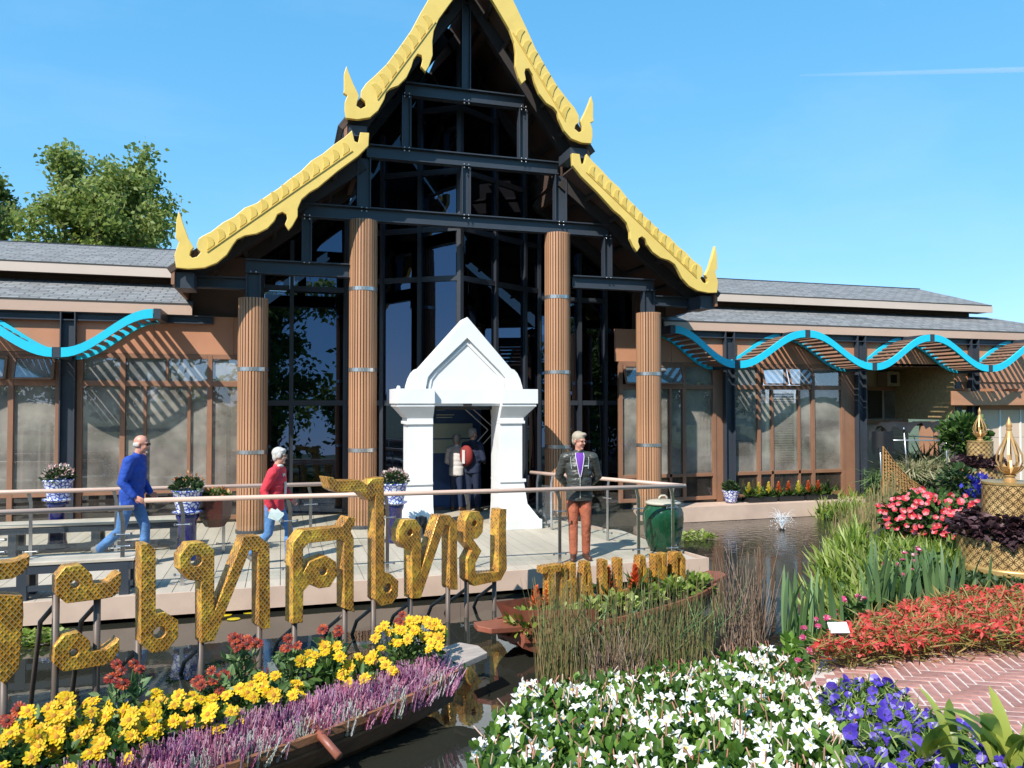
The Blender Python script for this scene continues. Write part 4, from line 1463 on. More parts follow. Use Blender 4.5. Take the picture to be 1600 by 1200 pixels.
# ================================================================== DECK FURNITURE
def railing(label, pts, zt, zb=0.0, post_at=None, lean=0.0, spacing=1.15, glass_top=0.80, group='glass railings'):
    """pts: plan polyline; handrail at zt (list), posts from zb"""
    zt = zt if isinstance(zt, (list, tuple)) else [zt] * len(pts)
    t = thing('glass_railing', label, 'railing', (pts[0][0], pts[0][1], zb), 0, group)
    m = MB(); m.tube([(p[0], p[1], z) for p, z in zip(pts, zt)], 0.030, 12); m.build('handrail', 'rail_wood', t, smooth=True)
    for i in range(len(pts) - 1):
        a, b = Vector((pts[i][0], pts[i][1], zt[i])), Vector((pts[i + 1][0], pts[i + 1][1], zt[i + 1]))
        L = (b - a).length
        d = (b - a).normalized(); dh = Vector((d.x, d.y, 0)).normalized()
        nrm = Vector((dh.y, -dh.x, 0))
        n = max(1, round(L / spacing))
        ps = [a.lerp(b, (k + 0.5) / n) for k in range(n)] if post_at is None else [a.lerp(b, f) for f in post_at[i]]
        for p in ps:
            m = MB()
            m.bar((p.x, p.y, zb), (p.x, p.y, p.z - 0.16), 0.012, 0.045, dh)
            m.bar((p.x, p.y, p.z - 0.162), Vector((p.x, p.y, p.z - 0.025)) + dh * -0.03, 0.012, 0.045, dh)
            m.build('post', 'steel', t)
            for zc in (zb + 0.13, p.z - 0.30):
                q = MB(); q.tube([Vector((p.x, p.y, zc)) - dh * 0.085 + nrm * .0, Vector((p.x, p.y, zc)) + dh * 0.085], 0.008, 6)
                for s in (-1, 1):
                    q.lathe([(0.016, -0.014), (0.016, 0.014)], 8, tuple(Vector((p.x, p.y, zc)) + dh * 0.085 * s))
                q.build('clamp', 'steel', t)
        cuts = [a] + ps + [b]
        for k in range(len(cuts) - 1):
            p, q = cuts[k], cuts[k + 1]
            if (q - p).length < 0.2: continue
            p2, q2 = p + dh * 0.03, q - dh * 0.03
            g = MB()
            off = nrm * 0.0
            h0, h1 = zb + 0.06, p.z - 0.20
            g.add([(p2.x, p2.y, h0), (q2.x, q2.y, h0), (q2.x, q2.y, q.z - 0.2), (p2.x, p2.y, h1),
                   (p2.x + nrm.x * .01, p2.y + nrm.y * .01, h0), (q2.x + nrm.x * .01, q2.y + nrm.y * .01, h0), (q2.x + nrm.x * .01, q2.y + nrm.y * .01, q.z - 0.2), (p2.x + nrm.x * .01, p2.y + nrm.y * .01, h1)],
                  [(3, 2, 1, 0), (4, 5, 6, 7), (0, 1, 5, 4), (2, 3, 7, 6), (1, 2, 6, 5), (3, 0, 4, 7)])
            g.build('glass_pane', 'rail_glass', t)
    return t
railing('long glass railing with pale round handrail along the front edge of the deck', [(-1.55, 10.02), (5.52, 9.84)], [1.03, 1.0], post_at=[[0.06, 0.235, 0.405, 0.555, 0.735, 0.90, 0.975]])
railing('glass railing running back from the front corner beside the green jar', [(5.55, 9.86), (4.25, 13.0)], [0.995, 0.95], post_at=[[0.07, 0.45, 0.62, 0.84, 0.95]])
railing('glass railing with pale handrail at the far left on the raised bench', [(-9.0, 9.74), (-1.62, 9.74)], 0.985, 0.42, post_at=[[0.15, 0.40, 0.62, 0.815, 0.985]])
railing('glass railing at the back of the deck behind the walking visitors', [(-9.0, 12.35), (1.25, 11.95)], [0.96, 0.96], post_at=[[0.1, 0.25, 0.4, 0.555, 0.66, 0.80, 0.92]])

def bench(label, x0, x1, y0, y1, z):
    t = thing('bench', label, 'bench', ((x0 + x1) / 2, (y0 + y1) / 2, 0), 0, 'long benches on the deck')
    n = 3
    w = (y1 - y0) / n
    for k in range(n):
        m = MB(); m.bx(x0, x1, y0 + k * w + 0.004, y0 + (k + 1) * w - 0.004, z - 0.035, z); m.build('seat_plank', 'deck_plank', t, bevel=0.004)
    m = MB(); m.bx(x0 + 0.02, x1 - 0.02, y0 + 0.015, y0 + 0.06, z - 0.13, z - 0.037); m.build('frame_rail', 'black_steel', t)
    m = MB(); m.bx(x0 + 0.02, x1 - 0.02, y1 - 0.06, y1 - 0.015, z - 0.13, z - 0.037); m.build('frame_rail', 'black_steel', t)
    m = MB(); m.bx(x0 + 0.02, x1 - 0.02, y0 + 0.02, y0 + 0.05, 0.10, 0.16); m.build('stretcher', 'black_steel', t)
    k = max(2, int((x1 - x0) / 1.05) + 1)
    for i in range(k):
        x = x0 + 0.06 + (x1 - x0 - 0.22) * i / (k - 1)
        for y in (y0 + 0.012, y1 - 0.112):
            m = MB(); m.bx(x, x + 0.1, y, y + 0.1, 0.002, z - 0.038); m.build('leg', 'black_steel', t)
bench('long timber bench on black steel legs at the front left edge of the deck', -9.0, -1.60, 9.70, 10.16, 0.42)
bench('long timber bench on black steel legs against the back railing at the left', -9.0, -1.42, 12.45, 12.92, 0.45)

# ---- porcelain pots on blue pedestals
def porcelain_mat():
    m, nt, new = _nodes('porcelain')
    L = nt.links.new
    out = new('ShaderNodeOutputMaterial'); p = new('ShaderNodeBsdfPrincipled'); L(p.outputs[0], out.inputs[0])
    tc = new('ShaderNodeTexCoord')
    v = new('ShaderNodeTexVoronoi'); v.feature = 'DISTANCE_TO_EDGE'; v.inputs['Scale'].default_value = 17
    n = new('ShaderNodeTexNoise'); n.inputs['Scale'].default_value = 22; n.inputs['Detail'].default_value = 3
    L(tc.outputs['Object'], v.inputs['Vector']); L(tc.outputs['Object'], n.inputs['Vector'])
    ad = new('ShaderNodeMath'); ad.operation = 'MULTIPLY'; L(v.outputs['Distance'], ad.inputs[0]); L(n.outputs[0], ad.inputs[1])
    r = new('ShaderNodeValToRGB'); e = r.color_ramp.elements
    e[0].position = 0.035; e[0].color = (0.03, 0.06, 0.34, 1); e[1].position = 0.075; e[1].color = (0.66, 0.70, 0.78, 1)
    L(ad.outputs[0], r.inputs[0]); L(r.outputs[0], p.inputs['Base Color'])
    p.inputs['Roughness'].default_value = 0.15
    return m
MT['porcelain'] = porcelain_mat()
MT['g_dark'] = leafm('g_dark', [(0, (0.025, 0.055, 0.018)), (0.6, (0.05, 0.095, 0.028)), (1, (0.085, 0.13, 0.045))])
MT['g_mid'] = leafm('g_mid', [(0, (0.035, 0.075, 0.016)), (0.6, (0.075, 0.15, 0.03)), (1, (0.13, 0.21, 0.05))])
MT['g_bright'] = leafm('g_bright', [(0, (0.09, 0.17, 0.02)), (0.55, (0.24, 0.33, 0.045)), (1, (0.52, 0.56, 0.22))], trans=0.4)
MT['g_blue'] = leafm('g_blue', [(0, (0.08, 0.15, 0.06)), (0.6, (0.17, 0.27, 0.10)), (1, (0.29, 0.38, 0.16))])
MT['g_olive'] = leafm('g_olive', [(0, (0.06, 0.075, 0.02)), (0.4, (0.13, 0.15, 0.035)), (0.75, (0.22, 0.14, 0.05)), (1, (0.30, 0.19, 0.08))])
MT['purple_leaf'] = leafm('purple_leaf', [(0, (0.03, 0.016, 0.02)), (0.6, (0.07, 0.034, 0.042)), (1, (0.18, 0.11, 0.12))], rough=0.35, trans=0.1)
MT['f_pinkwhite'] = leafm('f_pinkwhite', [(0, (0.62, 0.30, 0.30)), (0.5, (0.75, 0.52, 0.48)), (1, (0.80, 0.72, 0.62))])
MT['f_orange'] = leafm('f_orange', [(0, (0.55, 0.12, 0.05)), (0.5, (0.70, 0.26, 0.08)), (1, (0.75, 0.50, 0.25))])

def tuft(name, parent, c, r, n, tmpl, size, mat, zmin=0.05, flat=1.0, up=0.35, fill=0.55):
    d = sphere_dirs(n, zmin)
    rad = RNG.uniform(fill, 1, n)[:, None]
    P = np.array(c)[None] + d * rad * np.array([r, r, r * flat])[None]
    dirs = d + RNG.normal(0, .45, (n, 3)) + np.array([0, 0, up])
    return bake(name, tmpl, P, rotm(dirs, twist=RNG.uniform(-1.2, 1.2, n)), RNG.uniform(.7, 1.25, n) * size, RNG.uniform(0, 1, n), mat, parent)

def pot_on_stand(label, x, y, zr, flowers):
    t = thing('potted_plant', label, 'potted plant', (x, y, 0), 0, 'porcelain pots on blue stands')
    h = zr - 0.33
    m = MB(); m.lathe([(0.155, 0), (0.16, 0.03), (0.135, 0.06), (0.125, 0.12), (0.118, h * .55), (0.125, h - .1), (0.15, h - .05), (0.155, h)], 20)
    m.build('stand', 'pedestal_blue', t, world=False, smooth=True)
    m = MB(); m.lathe([(0.16, h + .003), (0.205, h + .03), (0.205, h + .045), (0.14, h + .05), (0.15, h + .07), (0.185, h + .20), (0.195, h + .30), (0.215, h + .315), (0.215, h + .335), (0.19, h + .335), (0.18, h + .28)], 24)
    m.build('pot', 'porcelain', t, world=False, smooth=True)
    c = (x, y, zr)
    tuft('foliage', t, c, 0.21, 260, T_LEAF, 0.075, 'g_dark', 0.0, 0.8)
    if flowers: tuft('flowers', t, (x, y, zr + 0.03), 0.22, 130, T_OVAL, 0.055, flowers, 0.1, 0.85, fill=.85)
    return t
pot_on_stand('porcelain pot of pale pink flowers before the black post at the left', -3.22, 13.1, 1.03, 'f_pinkwhite')
pot_on_stand('porcelain pot of dark foliage between the blue-jacketed man and the woman', *at(293, 800, Y=11.62)[:2], 0.97, None)
pot_on_stand('porcelain pot full of pink blossom against the left pier of the portal', *at(616, 800, Y=12.15)[:2], 0.92, 'f_pinkwhite')
tuft('blossom_sprig', COL.objects['potted_plant.001'], tuple(np.array(at(293, 757, Y=11.62))), 0.21, 26, T_OVAL, 0.05, 'f_orange', 0.3, 0.8, fill=.9)

x, y, _ = at(336, 800, Y=11.80)
t = thing('hanging_planter', 'glossy brown hexagonal planter of orange flowers beside the far left column', 'planter', (x, y, 0.42))
m = MB(); m.lathe([(0.13, 0.0), (0.21, 0.12), (0.235, 0.40), (0.215, 0.40), (0.20, 0.34)], 6); m.build('pot', 'pot_brown', t, world=False)
tuft('foliage', t, (x, y, 0.82), 0.20, 200, T_LEAF, 0.085, 'g_mid', 0.0, 0.5)
tuft('flowers', t, (x, y, 0.84), 0.22, 70, T_OVAL, 0.06, 'f_orange', 0.15, 0.5, fill=.9)
m = MB(); m.tube([(x - .1, y + .2, 0.80), (x - .1, y + .24, 0.95)], 0.008, 6); m.tube([(x + .1, y + .2, 0.80), (x + .1, y + .24, 0.95)], 0.008, 6); m.build('hook', 'dark_frame', t)

# ---- glazed jar
x, y, _ = at(1036, 800, Y=10.32)
t = thing('glazed_jar', 'large dark green glazed jar with cream lid at the front corner of the deck', 'jar', (x, y, 0))
m = MB(); m.lathe([(0.16, 0.003), (0.20, 0.01), (0.245, 0.12), (0.285, 0.30), (0.302, 0.46), (0.298, 0.56), (0.272, 0.63), (0.23, 0.665), (0.225, 0.68)], 40)
m.build('body', 'jar_green', t, world=False, smooth=True)
m = MB(); m.lathe([(0.245, 0.681), (0.262, 0.70), (0.262, 0.715), (0.21, 0.735), (0.12, 0.75), (0.02, 0.755)], 32); l = m.build('lid', 'jar_lid', t, world=False, smooth=True)
m = MB(); m.tube([(-.065, 0, .745), (-.06, 0, .785), (-.03, 0, .808), (.03, 0, .808), (.06, 0, .785), (.065, 0, .745)], 0.016, 8); o = m.build('handle', 'jar_lid', l, world=False, smooth=True)

# ---- voxel-fused bodies (statues, people)
def fuse(name, mb, voxel, mats, parent=None, smooth_it=6, world=True):
    if parent is not None and world:
        o = parent.location
        mb.v = [(p[0] - o[0], p[1] - o[1], p[2] - o[2]) for p in mb.v]
    me = mb.mesh(name + '_raw', mats)
    tmp = bpy.data.objects.new('tmp', me); COL.objects.link(tmp)
    r = tmp.modifiers.new('r', 'REMESH'); r.mode = 'VOXEL'; r.voxel_size = voxel; r.use_smooth_shade = True
    sm = tmp.modifiers.new('s', 'SMOOTH'); sm.iterations = smooth_it; sm.factor = 0.5
    dg = bpy.context.evaluated_depsgraph_get()
    res = bpy.data.meshes.new_from_object(tmp.evaluated_get(dg))
    res.name = name
    bpy.data.objects.remove(tmp); bpy.data.meshes.remove(me)
    return link(name, res, parent)

def ell(mb, c, r, rot=None, n=14, k=9):
    vs, fs = [], []
    R = Euler(rot).to_matrix() if rot else None
    for i in range(k + 1):
        t_ = PI * i / k
        for j in range(n):
            a = 2 * PI * j / n
            p = Vector((r[0] * math.sin(t_) * math.cos(a), r[1] * math.sin(t_) * math.sin(a), -r[2] * math.cos(t_)))
            if R: p = R @ p
            vs.append((p.x + c[0], p.y + c[1], p.z + c[2]))
    for i in range(k):
        for j in range(n):
            a, b = i * n + j, i * n + (j + 1) % n
            fs.append((a, b, b + n, a + n))
    mb.add(vs, fs)

def limb(mb, pts, rad, n=12):
    """tapered limb with rounded ends"""
    mb.tube(pts, rad, n)
    ell(mb, pts[0], (rad[0],) * 3); ell(mb, pts[-1], (rad[-1],) * 3)

def elephant(label, x, y, rz):
    t = thing('elephant_statue', label, 'statue', (x, y, 0), rz, 'black elephant statues beside the portal')
    b = MB()
    ell(b, (0, 0, .20), (.15, .09, .095)); ell(b, (.15, 0, .255), (.075, .065, .075))
    limb(b, [(.20, 0, .25), (.25, 0, .19), (.265, 0, .11), (.285, 0, .07)], [.035, .028, .02, .015])
    for sx in (-.085, .085):
        for sy in (-.05, .05):
            limb(b, [(sx, sy, .17), (sx, sy, .035)], [.042, .034])
    for s in (-1, 1):
        ell(b, (.115, s * .075, .25), (.045, .014, .065), (0, .3, s * .5))
        limb(b, [(.205, s * .03, .22), (.245, s * .035, .19)], [.010, .006])
    limb(b, [(-.15, 0, .22), (-.17, 0, .14)], [.012, .008])
    o = fuse('body', b, 0.010, 'elephant', t, 3, world=False)
    return t
p = at(832, 822, Z=0); elephant('small black elephant statue at the foot of the right portal pier', p[0] + .05, p[1], -1.1)
p = at(660, 834, Z=0); elephant('small black elephant statue in front of the left portal pier', p[0], p[1], -1.9)

# ================================================================== THE SIGN: gilded Thai letters on posts in the pond
SA = np.array([-1.99, 6.80]); SB = np.array([2.27, 8.76])
SU = (SB - SA) / np.linalg.norm(SB - SA)
SN = np.array([-SU[1], SU[0]])               # away from the viewer
def spx(px, py):
    """sight line met with the sign's upright plane -> (along, up)"""
    r = _fw + _rt * (px - 800) / FPX + _up * (600 - py) / FPX
    k = ((SA - CAM[:2]) @ SN) / (r[:2] @ SN)
    p = CAM + r * k
    return (float((p[:2] - SA) @ SU), float(p[2]))
def octo(c, r, n=8):
    return [(c[0] + r * math.cos(2 * PI * (k + .5) / n), c[1] + r * math.sin(2 * PI * (k + .5) / n)) for k in range(n)]
def letter(name, ox, oy, sc, outlines, hole, label, posts, thick=0.165):
    conv = lambda q: spx(ox + q[0] / sc, oy + q[1] / sc)
    polys = [[conv(q) for q in o] for o in outlines]
    allp = [q for o in polys for q in o]
    cx = sum(q[0] for q in allp) / len(allp)
    base = SA + SU * cx
    t = thing('sign_letter', label, 'letter', (base[0], base[1], WATER_Z), 0, 'gilded letters of the Thai sign')
    U = (SU[0], SU[1], 0); N = (SN[0], SN[1], 0)
    O = (SA[0], SA[1], 0)
    for o, h in zip(polys, hole):
        holes = []
        if h:
            c = conv(h[:2]); c2 = conv((h[0] + h[2], h[1]))
            holes = [octo(c, abs(c2[0] - c[0]))]
        m = MB(); m.prism(o, thick, O, U, (0, 0, 1), N, holes, uv=True)
        m.build('letter_body', 'net_gold', t, bevel=0.006)
    for q in posts:
        a, z = conv(q)
        p = SA + SU * a + SN * thick * 0.5
        m = MB(); m.tube([(p[0], p[1], WATER_Z - 0.5), (p[0], p[1], z + 0.02)], 0.028, 10); m.build('post', 'sign_post', t, smooth=True)
        b = p + SN * 0.42 - SU * 0.12
        m = MB(); m.tube([(p[0], p[1], z - 0.06), tuple((p + (b - p) * .55)) + (z - 0.24,), (b[0], b[1], WATER_Z - .3)], 0.02, 8); m.build('strut', 'sign_post', t, smooth=True)
letter('ro', 0, 850, 5, [[(-190, 160), (100, 140), (190, 110), (235, 85), (228, 170), (180, 230), (100, 270), (-60, 290), (-70, 395), (180, 405), (185, 560), (160, 850), (152, 970), (40, 1098), (-60, 1030), (-75, 880), (-70, 560), (-190, 500)]], [None],
       'gold netted Thai letter cut off by the left edge, first in the row', [(45, 1090)])
letter('a', 0, 850, 5, [[(438, 270), (515, 182), (640, 165), (720, 240), (730, 312), (850, 300), (910, 240), (945, 220), (948, 300), (930, 370), (880, 415), (800, 430), (520, 465), (440, 400)],
                        [(425, 805), (500, 715), (620, 690), (705, 760), (712, 842), (830, 825), (910, 770), (932, 740), (935, 830), (880, 910), (820, 950), (500, 1000), (415, 935)]], [(590, 315, 36), (580, 850, 36)],
       'gold netted Thai sign of two stacked curls, second in the row', [(455, 425), (780, 425)])
letter('e', 200, 820, 5.4545, [[(110, 165), (180, 160), (236, 215), (238, 758), (320, 745), (430, 815), (430, 960), (330, 1075), (205, 1095), (108, 1020)]], [(270, 920, 56)],
       'gold netted Thai letter shaped like a tall stem with a ring at its foot', [(110, 1020)])
letter('tho', 200, 820, 5.4545, [[(440, 265), (520, 160), (655, 150), (738, 215), (738, 735), (975, 140), (985, 100), (1120, 95), (1208, 170), (1214, 880), (1150, 892), (1112, 860), (1112, 240), (1040, 215), (735, 990), (625, 1012), (625, 485), (520, 470), (445, 380)]], [(585, 305, 52)],
       'larger gold netted zigzag Thai letter below the red-jacketed woman, fourth in the row', [(650, 1000), (1150, 885)])
letter('so', 430, 740, 5, [[(138, 545), (215, 445), (520, 415), (575, 335), (632, 350), (615, 410), (592, 450), (615, 500), (615, 1030), (624, 1085), (540, 1055), (538, 530), (485, 520), (260, 545), (220, 590), (220, 775), (270, 690), (400, 640), (478, 690), (483, 800), (430, 885), (345, 898), (270, 865), (222, 920), (217, 1165), (135, 1175)]], [(378, 765, 30)],
       'gold netted arch-shaped Thai letter with an inner ring and a tail on top', [(180, 1165), (575, 1060)])
letter('ai', 430, 740, 5, [[(402, 25), (455, 30), (480, 55), (660, 50), (720, 85), (760, 40), (850, 30), (858, 770), (900, 780), (965, 840), (960, 960), (915, 1015), (830, 1035), (782, 985), (785, 160), (735, 215), (660, 140), (480, 145), (430, 120)]], [(880, 895, 32)],
       'tallest gold netted Thai letter with a flag-like hook at its top', [(800, 1010)])
letter('tho', 600, 780, 6, [[(140, 282), (192, 195), (300, 190), (350, 260), (350, 665), (500, 200), (520, 150), (620, 150), (685, 215), (692, 850), (630, 848), (618, 820), (618, 250), (575, 240), (345, 930), (265, 936), (262, 470), (200, 465), (140, 400)]], [(245, 315, 28)],
       'smaller gold netted zigzag Thai letter, second from the right end of the row', [(285, 930), (640, 845)])
letter('yo', 600, 780, 6, [[(765, 208), (805, 122), (890, 115), (934, 188), (925, 310), (880, 365), (838, 378), (915, 485), (858, 600), (858, 697), (1075, 682), (1080, 170), (1090, 95), (1150, 92), (1144, 300), (1152, 655), (1097, 760), (850, 815), (788, 755), (785, 565), (830, 480), (765, 405)]], [(850, 228, 24)],
       'gold netted Thai letter open at the top, right end of the row', [(815, 800), (1075, 765)])

# ---- small Latin letters standing in the second boat
B2A = np.array([1.95, 7.20]); B2B = np.array([5.05, 8.45])
B2U = (B2B - B2A) / np.linalg.norm(B2B - B2A); B2N = np.array([-B2U[1], B2U[0]])
def strokes(ch):
    w = .07
    W_, H = .19, .42
    S_ = {'T': [[(0, H), (W_ + .04, H), (W_ + .04, H - w), (.155, H - w), (.155, 0), (.075, 0), (.075, H - w), (0, H - w)]],
          'H': [[(0, 0), (w, 0), (w, .17), (W_ - w, .17), (W_ - w, 0), (W_, 0), (W_, H), (W_ - w, H), (W_ - w, .25), (w, .25), (w, H), (0, H)]],
          'A': [[(0, 0), (w, 0), (w + .015, .1), (W_ - w - .015, .1), (W_ - w, 0), (W_, 0), (W_ - .055, H), (.055, H)]],
          'I': [[(.05, 0), (.05 + w, 0), (.05 + w, H), (.05, H)]],
          'L': [[(0, 0), (W_ - .02, 0), (W_ - .02, w), (w, w), (w, H), (0, H)]],
          'N': [[(0, 0), (w, 0), (w, H * .55), (W_ - w, 0), (W_, 0), (W_, H), (W_ - w, H), (W_ - w, H * .45), (w, H), (0, H)]],
          'D': [[(0, 0), (W_ * .6, 0), (W_, .09), (W_, H - .09), (W_ * .6, H), (0, H)]]}
    return S_[ch]
for k, ch in enumerate('THAILAND'):
    px = 848 + k * 29.3
    ytop = 886 - k * 3.2
    # where the sight line meets the plane of the boat's axis
    r = _fw + _rt * (px - 800) / FPX + _up * (600 - ytop) / FPX
    kk = ((B2A - CAM[:2]) @ B2N) / (r[:2] @ B2N)
    P = CAM + r * kk
    t = thing('small_sign_letter', 'small gold netted letter %s in the far flower boat%s' % (ch, ', nearer the bow' if k == 2 else ', nearer the stern' if k == 5 else ''), 'letter', (P[0], P[1], P[2] - 0.42), 0, 'small gilded letters in the boat')
    ang = math.atan2(B2U[1], B2U[0]) - 0.12
    U = (math.cos(ang), math.sin(ang), 0); N = (-math.sin(ang), math.cos(ang), 0)
    for o in strokes(ch):
        hl = [[(.065, .075), (.115, .075), (.125, .12), (.125, .30), (.115, .345), (.065, .345)]] if ch == 'D' else ([[(.075, .17), (.115, .17), (.105, .30), (.085, .30)]] if ch == 'A' else [])
        m = MB(); m.prism(o, 0.11, (P[0], P[1], P[2] - 0.42), U, (0, 0, 1), N, hl, uv=True); m.build('letter_body', 'net_gold', t, bevel=0.004)
    c = P[:2] + np.array(U[:2]) * .09 + np.array(N[:2]) * .05
    m = MB(); m.tube([(c[0], c[1], -0.2), (c[0], c[1], P[2] - 0.415)], 0.02, 8); m.build('post', 'sign_post', t)

# ================================================================== BOATS
def boat(name, label, A, B, half, zg, mat, tipmat, keel=-0.42, rise=0.16, tip=0.42, sheer=0.12):
    """narrow wooden river boat from A (bow shown) to B; gunwale height zg"""
    A, B = np.array(A, float), np.array(B, float)
    L = np.linalg.norm(B - A); u = (B - A) / L; n = np.array([-u[1], u[0]])
    t = thing(name, label, 'boat', (float(A[0] + B[0]) / 2, float(A[1] + B[1]) / 2, WATER_Z))
    NS = 26
    rings = []
    for i in range(NS + 1):
        f = i / NS
        w = half * (math.sin(PI * min(1, max(0, .06 + f * .88))) ** 0.32)
        e = abs(2 * f - 1) ** 3
        zt = zg + sheer * e
        zk = keel + 0.26 * e
        c = A + u * (L * f)
        sec = []
        for s, zz in ((1, zt), (.96, zt - .10), (.82, zt - .24), (.5, zk + .03), (0, zk), (-.5, zk + .03), (-.82, zt - .24), (-.96, zt - .10), (-1, zt)):
            p = c + n * (w * s); sec.append((p[0], p[1], max(zz, zk)))
        rings.append(sec)
    m = MB(); vs = [p for r in rings for p in r]; k = 9; fs = []
    for i in range(NS):
        for j in range(k - 1):
            a = i * k + j; fs.append((a, a + 1, a + k + 1, a + k))
    fs.append(tuple(range(k))); fs.append(tuple(range(NS * k + k - 1, NS * k - 1, -1)))
    m.add(vs, fs); hull = m.build('hull', mat, t)
    # rub rails on both sides, two strakes
    for j, rr, off in ((0, .028, 0), (8, .028, 0), (1, .016, 0), (7, .016, 0)):
        m = MB()
        for i in range(NS):
            a, b = Vector(rings[i][j]), Vector(rings[i + 1][j])
            m.bar(a, b, .035 if rr > .02 else .02, .05 if rr > .02 else .022)
        m.build('gunwale' if rr > .02 else 'strake', mat, t)
    # planter bed inside
    m = MB()
    vs = []
    for i in range(2, NS - 1):
        a, b = rings[i][1], rings[i][7]
        vs += [(a[0], a[1], a[2] + .02), (b[0], b[1], b[2] + .02)]
    fs = [(2 * q, 2 * q + 1, 2 * q + 3, 2 * q + 2) for q in range(len(vs) // 2 - 1)]
    m.add(vs, fs); m.build('soil_bed', 'soil', t)
    # flat prow boards at both ends
    for end, sgn in ((A, -1), (B, 1)):
        d = u * sgn
        zt = zg + sheer
        w0 = half * .50
        q = [end - d * .30 + n * w0, end - d * .30 - n * w0, end + d * tip - n * w0 * .72, end + d * (tip + .06), end + d * tip + n * w0 * .72]
        m = MB()
        zz = [zt - .02, zt - .02, zt + rise * .6, zt + rise * .65, zt + rise * .6]
        top = [(p[0], p[1], z + .022) for p, z in zip(q, zz)]; bot = [(p[0], p[1], z - .03) for p, z in zip(q, zz)]
        m.add(top + bot, [(0, 1, 2, 3, 4), (9, 8, 7, 6, 5)] + [(i, i + 5, (i + 1) % 5 + 5, (i + 1) % 5) for i in range(5)])
        m.build('prow_board', tipmat, t, bevel=.006)
        m = MB()
        a, b = end - d * .28, end + d * tip * .75
        m.add([(a[0] + n[0] * w0 * .8, a[1] + n[1] * w0 * .8, zt - .055), (a[0] - n[0] * w0 * .8, a[1] - n[1] * w0 * .8, zt - .055), (b[0] - n[0] * w0 * .4, b[1] - n[1] * w0 * .4, zt + rise * .4 - .04), (b[0] + n[0] * w0 * .4, b[1] + n[1] * w0 * .4, zt + rise * .4 - .04), (a[0], a[1], keel + .22)],
              [(0, 1, 2, 3), (0, 4, 1), (1, 4, 2), (2, 4, 3), (3, 4, 0)])
        m.build('stem', mat, t)
    return t
# near boat: right gunwale seen from (755,1040) to the lower edge
g0 = at(722, 1062, Z=.06)[:2]; g1 = at(345, 1198, Z=0.0)[:2]
bu = (g1 - g0) / np.linalg.norm(g1 - g0); bn = np.array([bu[1], -bu[0]])
if bn[1] < 0: bn = -bn
BH = 0.52
b1A = g0 + bn * BH * .93 - bu * .10; b1B = b1A + bu * 4.3
BOAT1 = boat('wooden_boat', 'long dark wooden boat overflowing with heather and yellow daisies in the foreground', b1A, b1B, BH, -0.005, 'boat_wood', 'boat_tip', keel=-.46, sheer=.05, rise=.03)
p = at(512, 1158, Z=0.0)
m = MB(); q = np.array(p[:2]) - bn * .12; m.tube([(p[0] + bn[0] * .25, p[1] + bn[1] * .25, .05), (p[0] - bn[0] * .10 + .02, p[1] - bn[1] * .10 - .02, -0.06)], .028, 10); m.build('thole_peg', 'boat_red', BOAT1, smooth=True)
BOAT2 = boat('wooden_boat', 'reddish wooden boat with upturned bow carrying small gold letters behind the reeds', B2A + B2U * .25 + B2N * .02, B2B - B2U * .1 + B2N * .02, 0.40, -0.06, 'boat_red', 'boat_red', keel=-.44, tip=.34, sheer=.05, rise=.08)
m = MB()
e = B2A + B2U * .32
for s in (-1, 1):
    a = e + B2N * .2 * s; b = e + B2U * .75 + B2N * .36 * s; c = e - B2U * .02
    m.add([(a[0], a[1], .0), (b[0], b[1], -.03), (b[0], b[1], .10), (a[0] - B2U[0] * .12, a[1] - B2U[1] * .12, .20)], [(0, 1, 2, 3), (3, 2, 1, 0)])
m.add([(e[0] + B2N[0] * .2 - B2U[0] * .12, e[1] + B2N[1] * .2 - B2U[1] * .12, .20), (e[0] - B2N[0] * .2 - B2U[0] * .12, e[1] - B2N[1] * .2 - B2U[1] * .12, .20), (e[0] - B2N[0] * .2, e[1] - B2N[1] * .2, .0), (e[0] + B2N[0] * .2, e[1] + B2N[1] * .2, .0)], [(0, 1, 2, 3)])
m.build('bow_guard', 'boat_red', BOAT2)

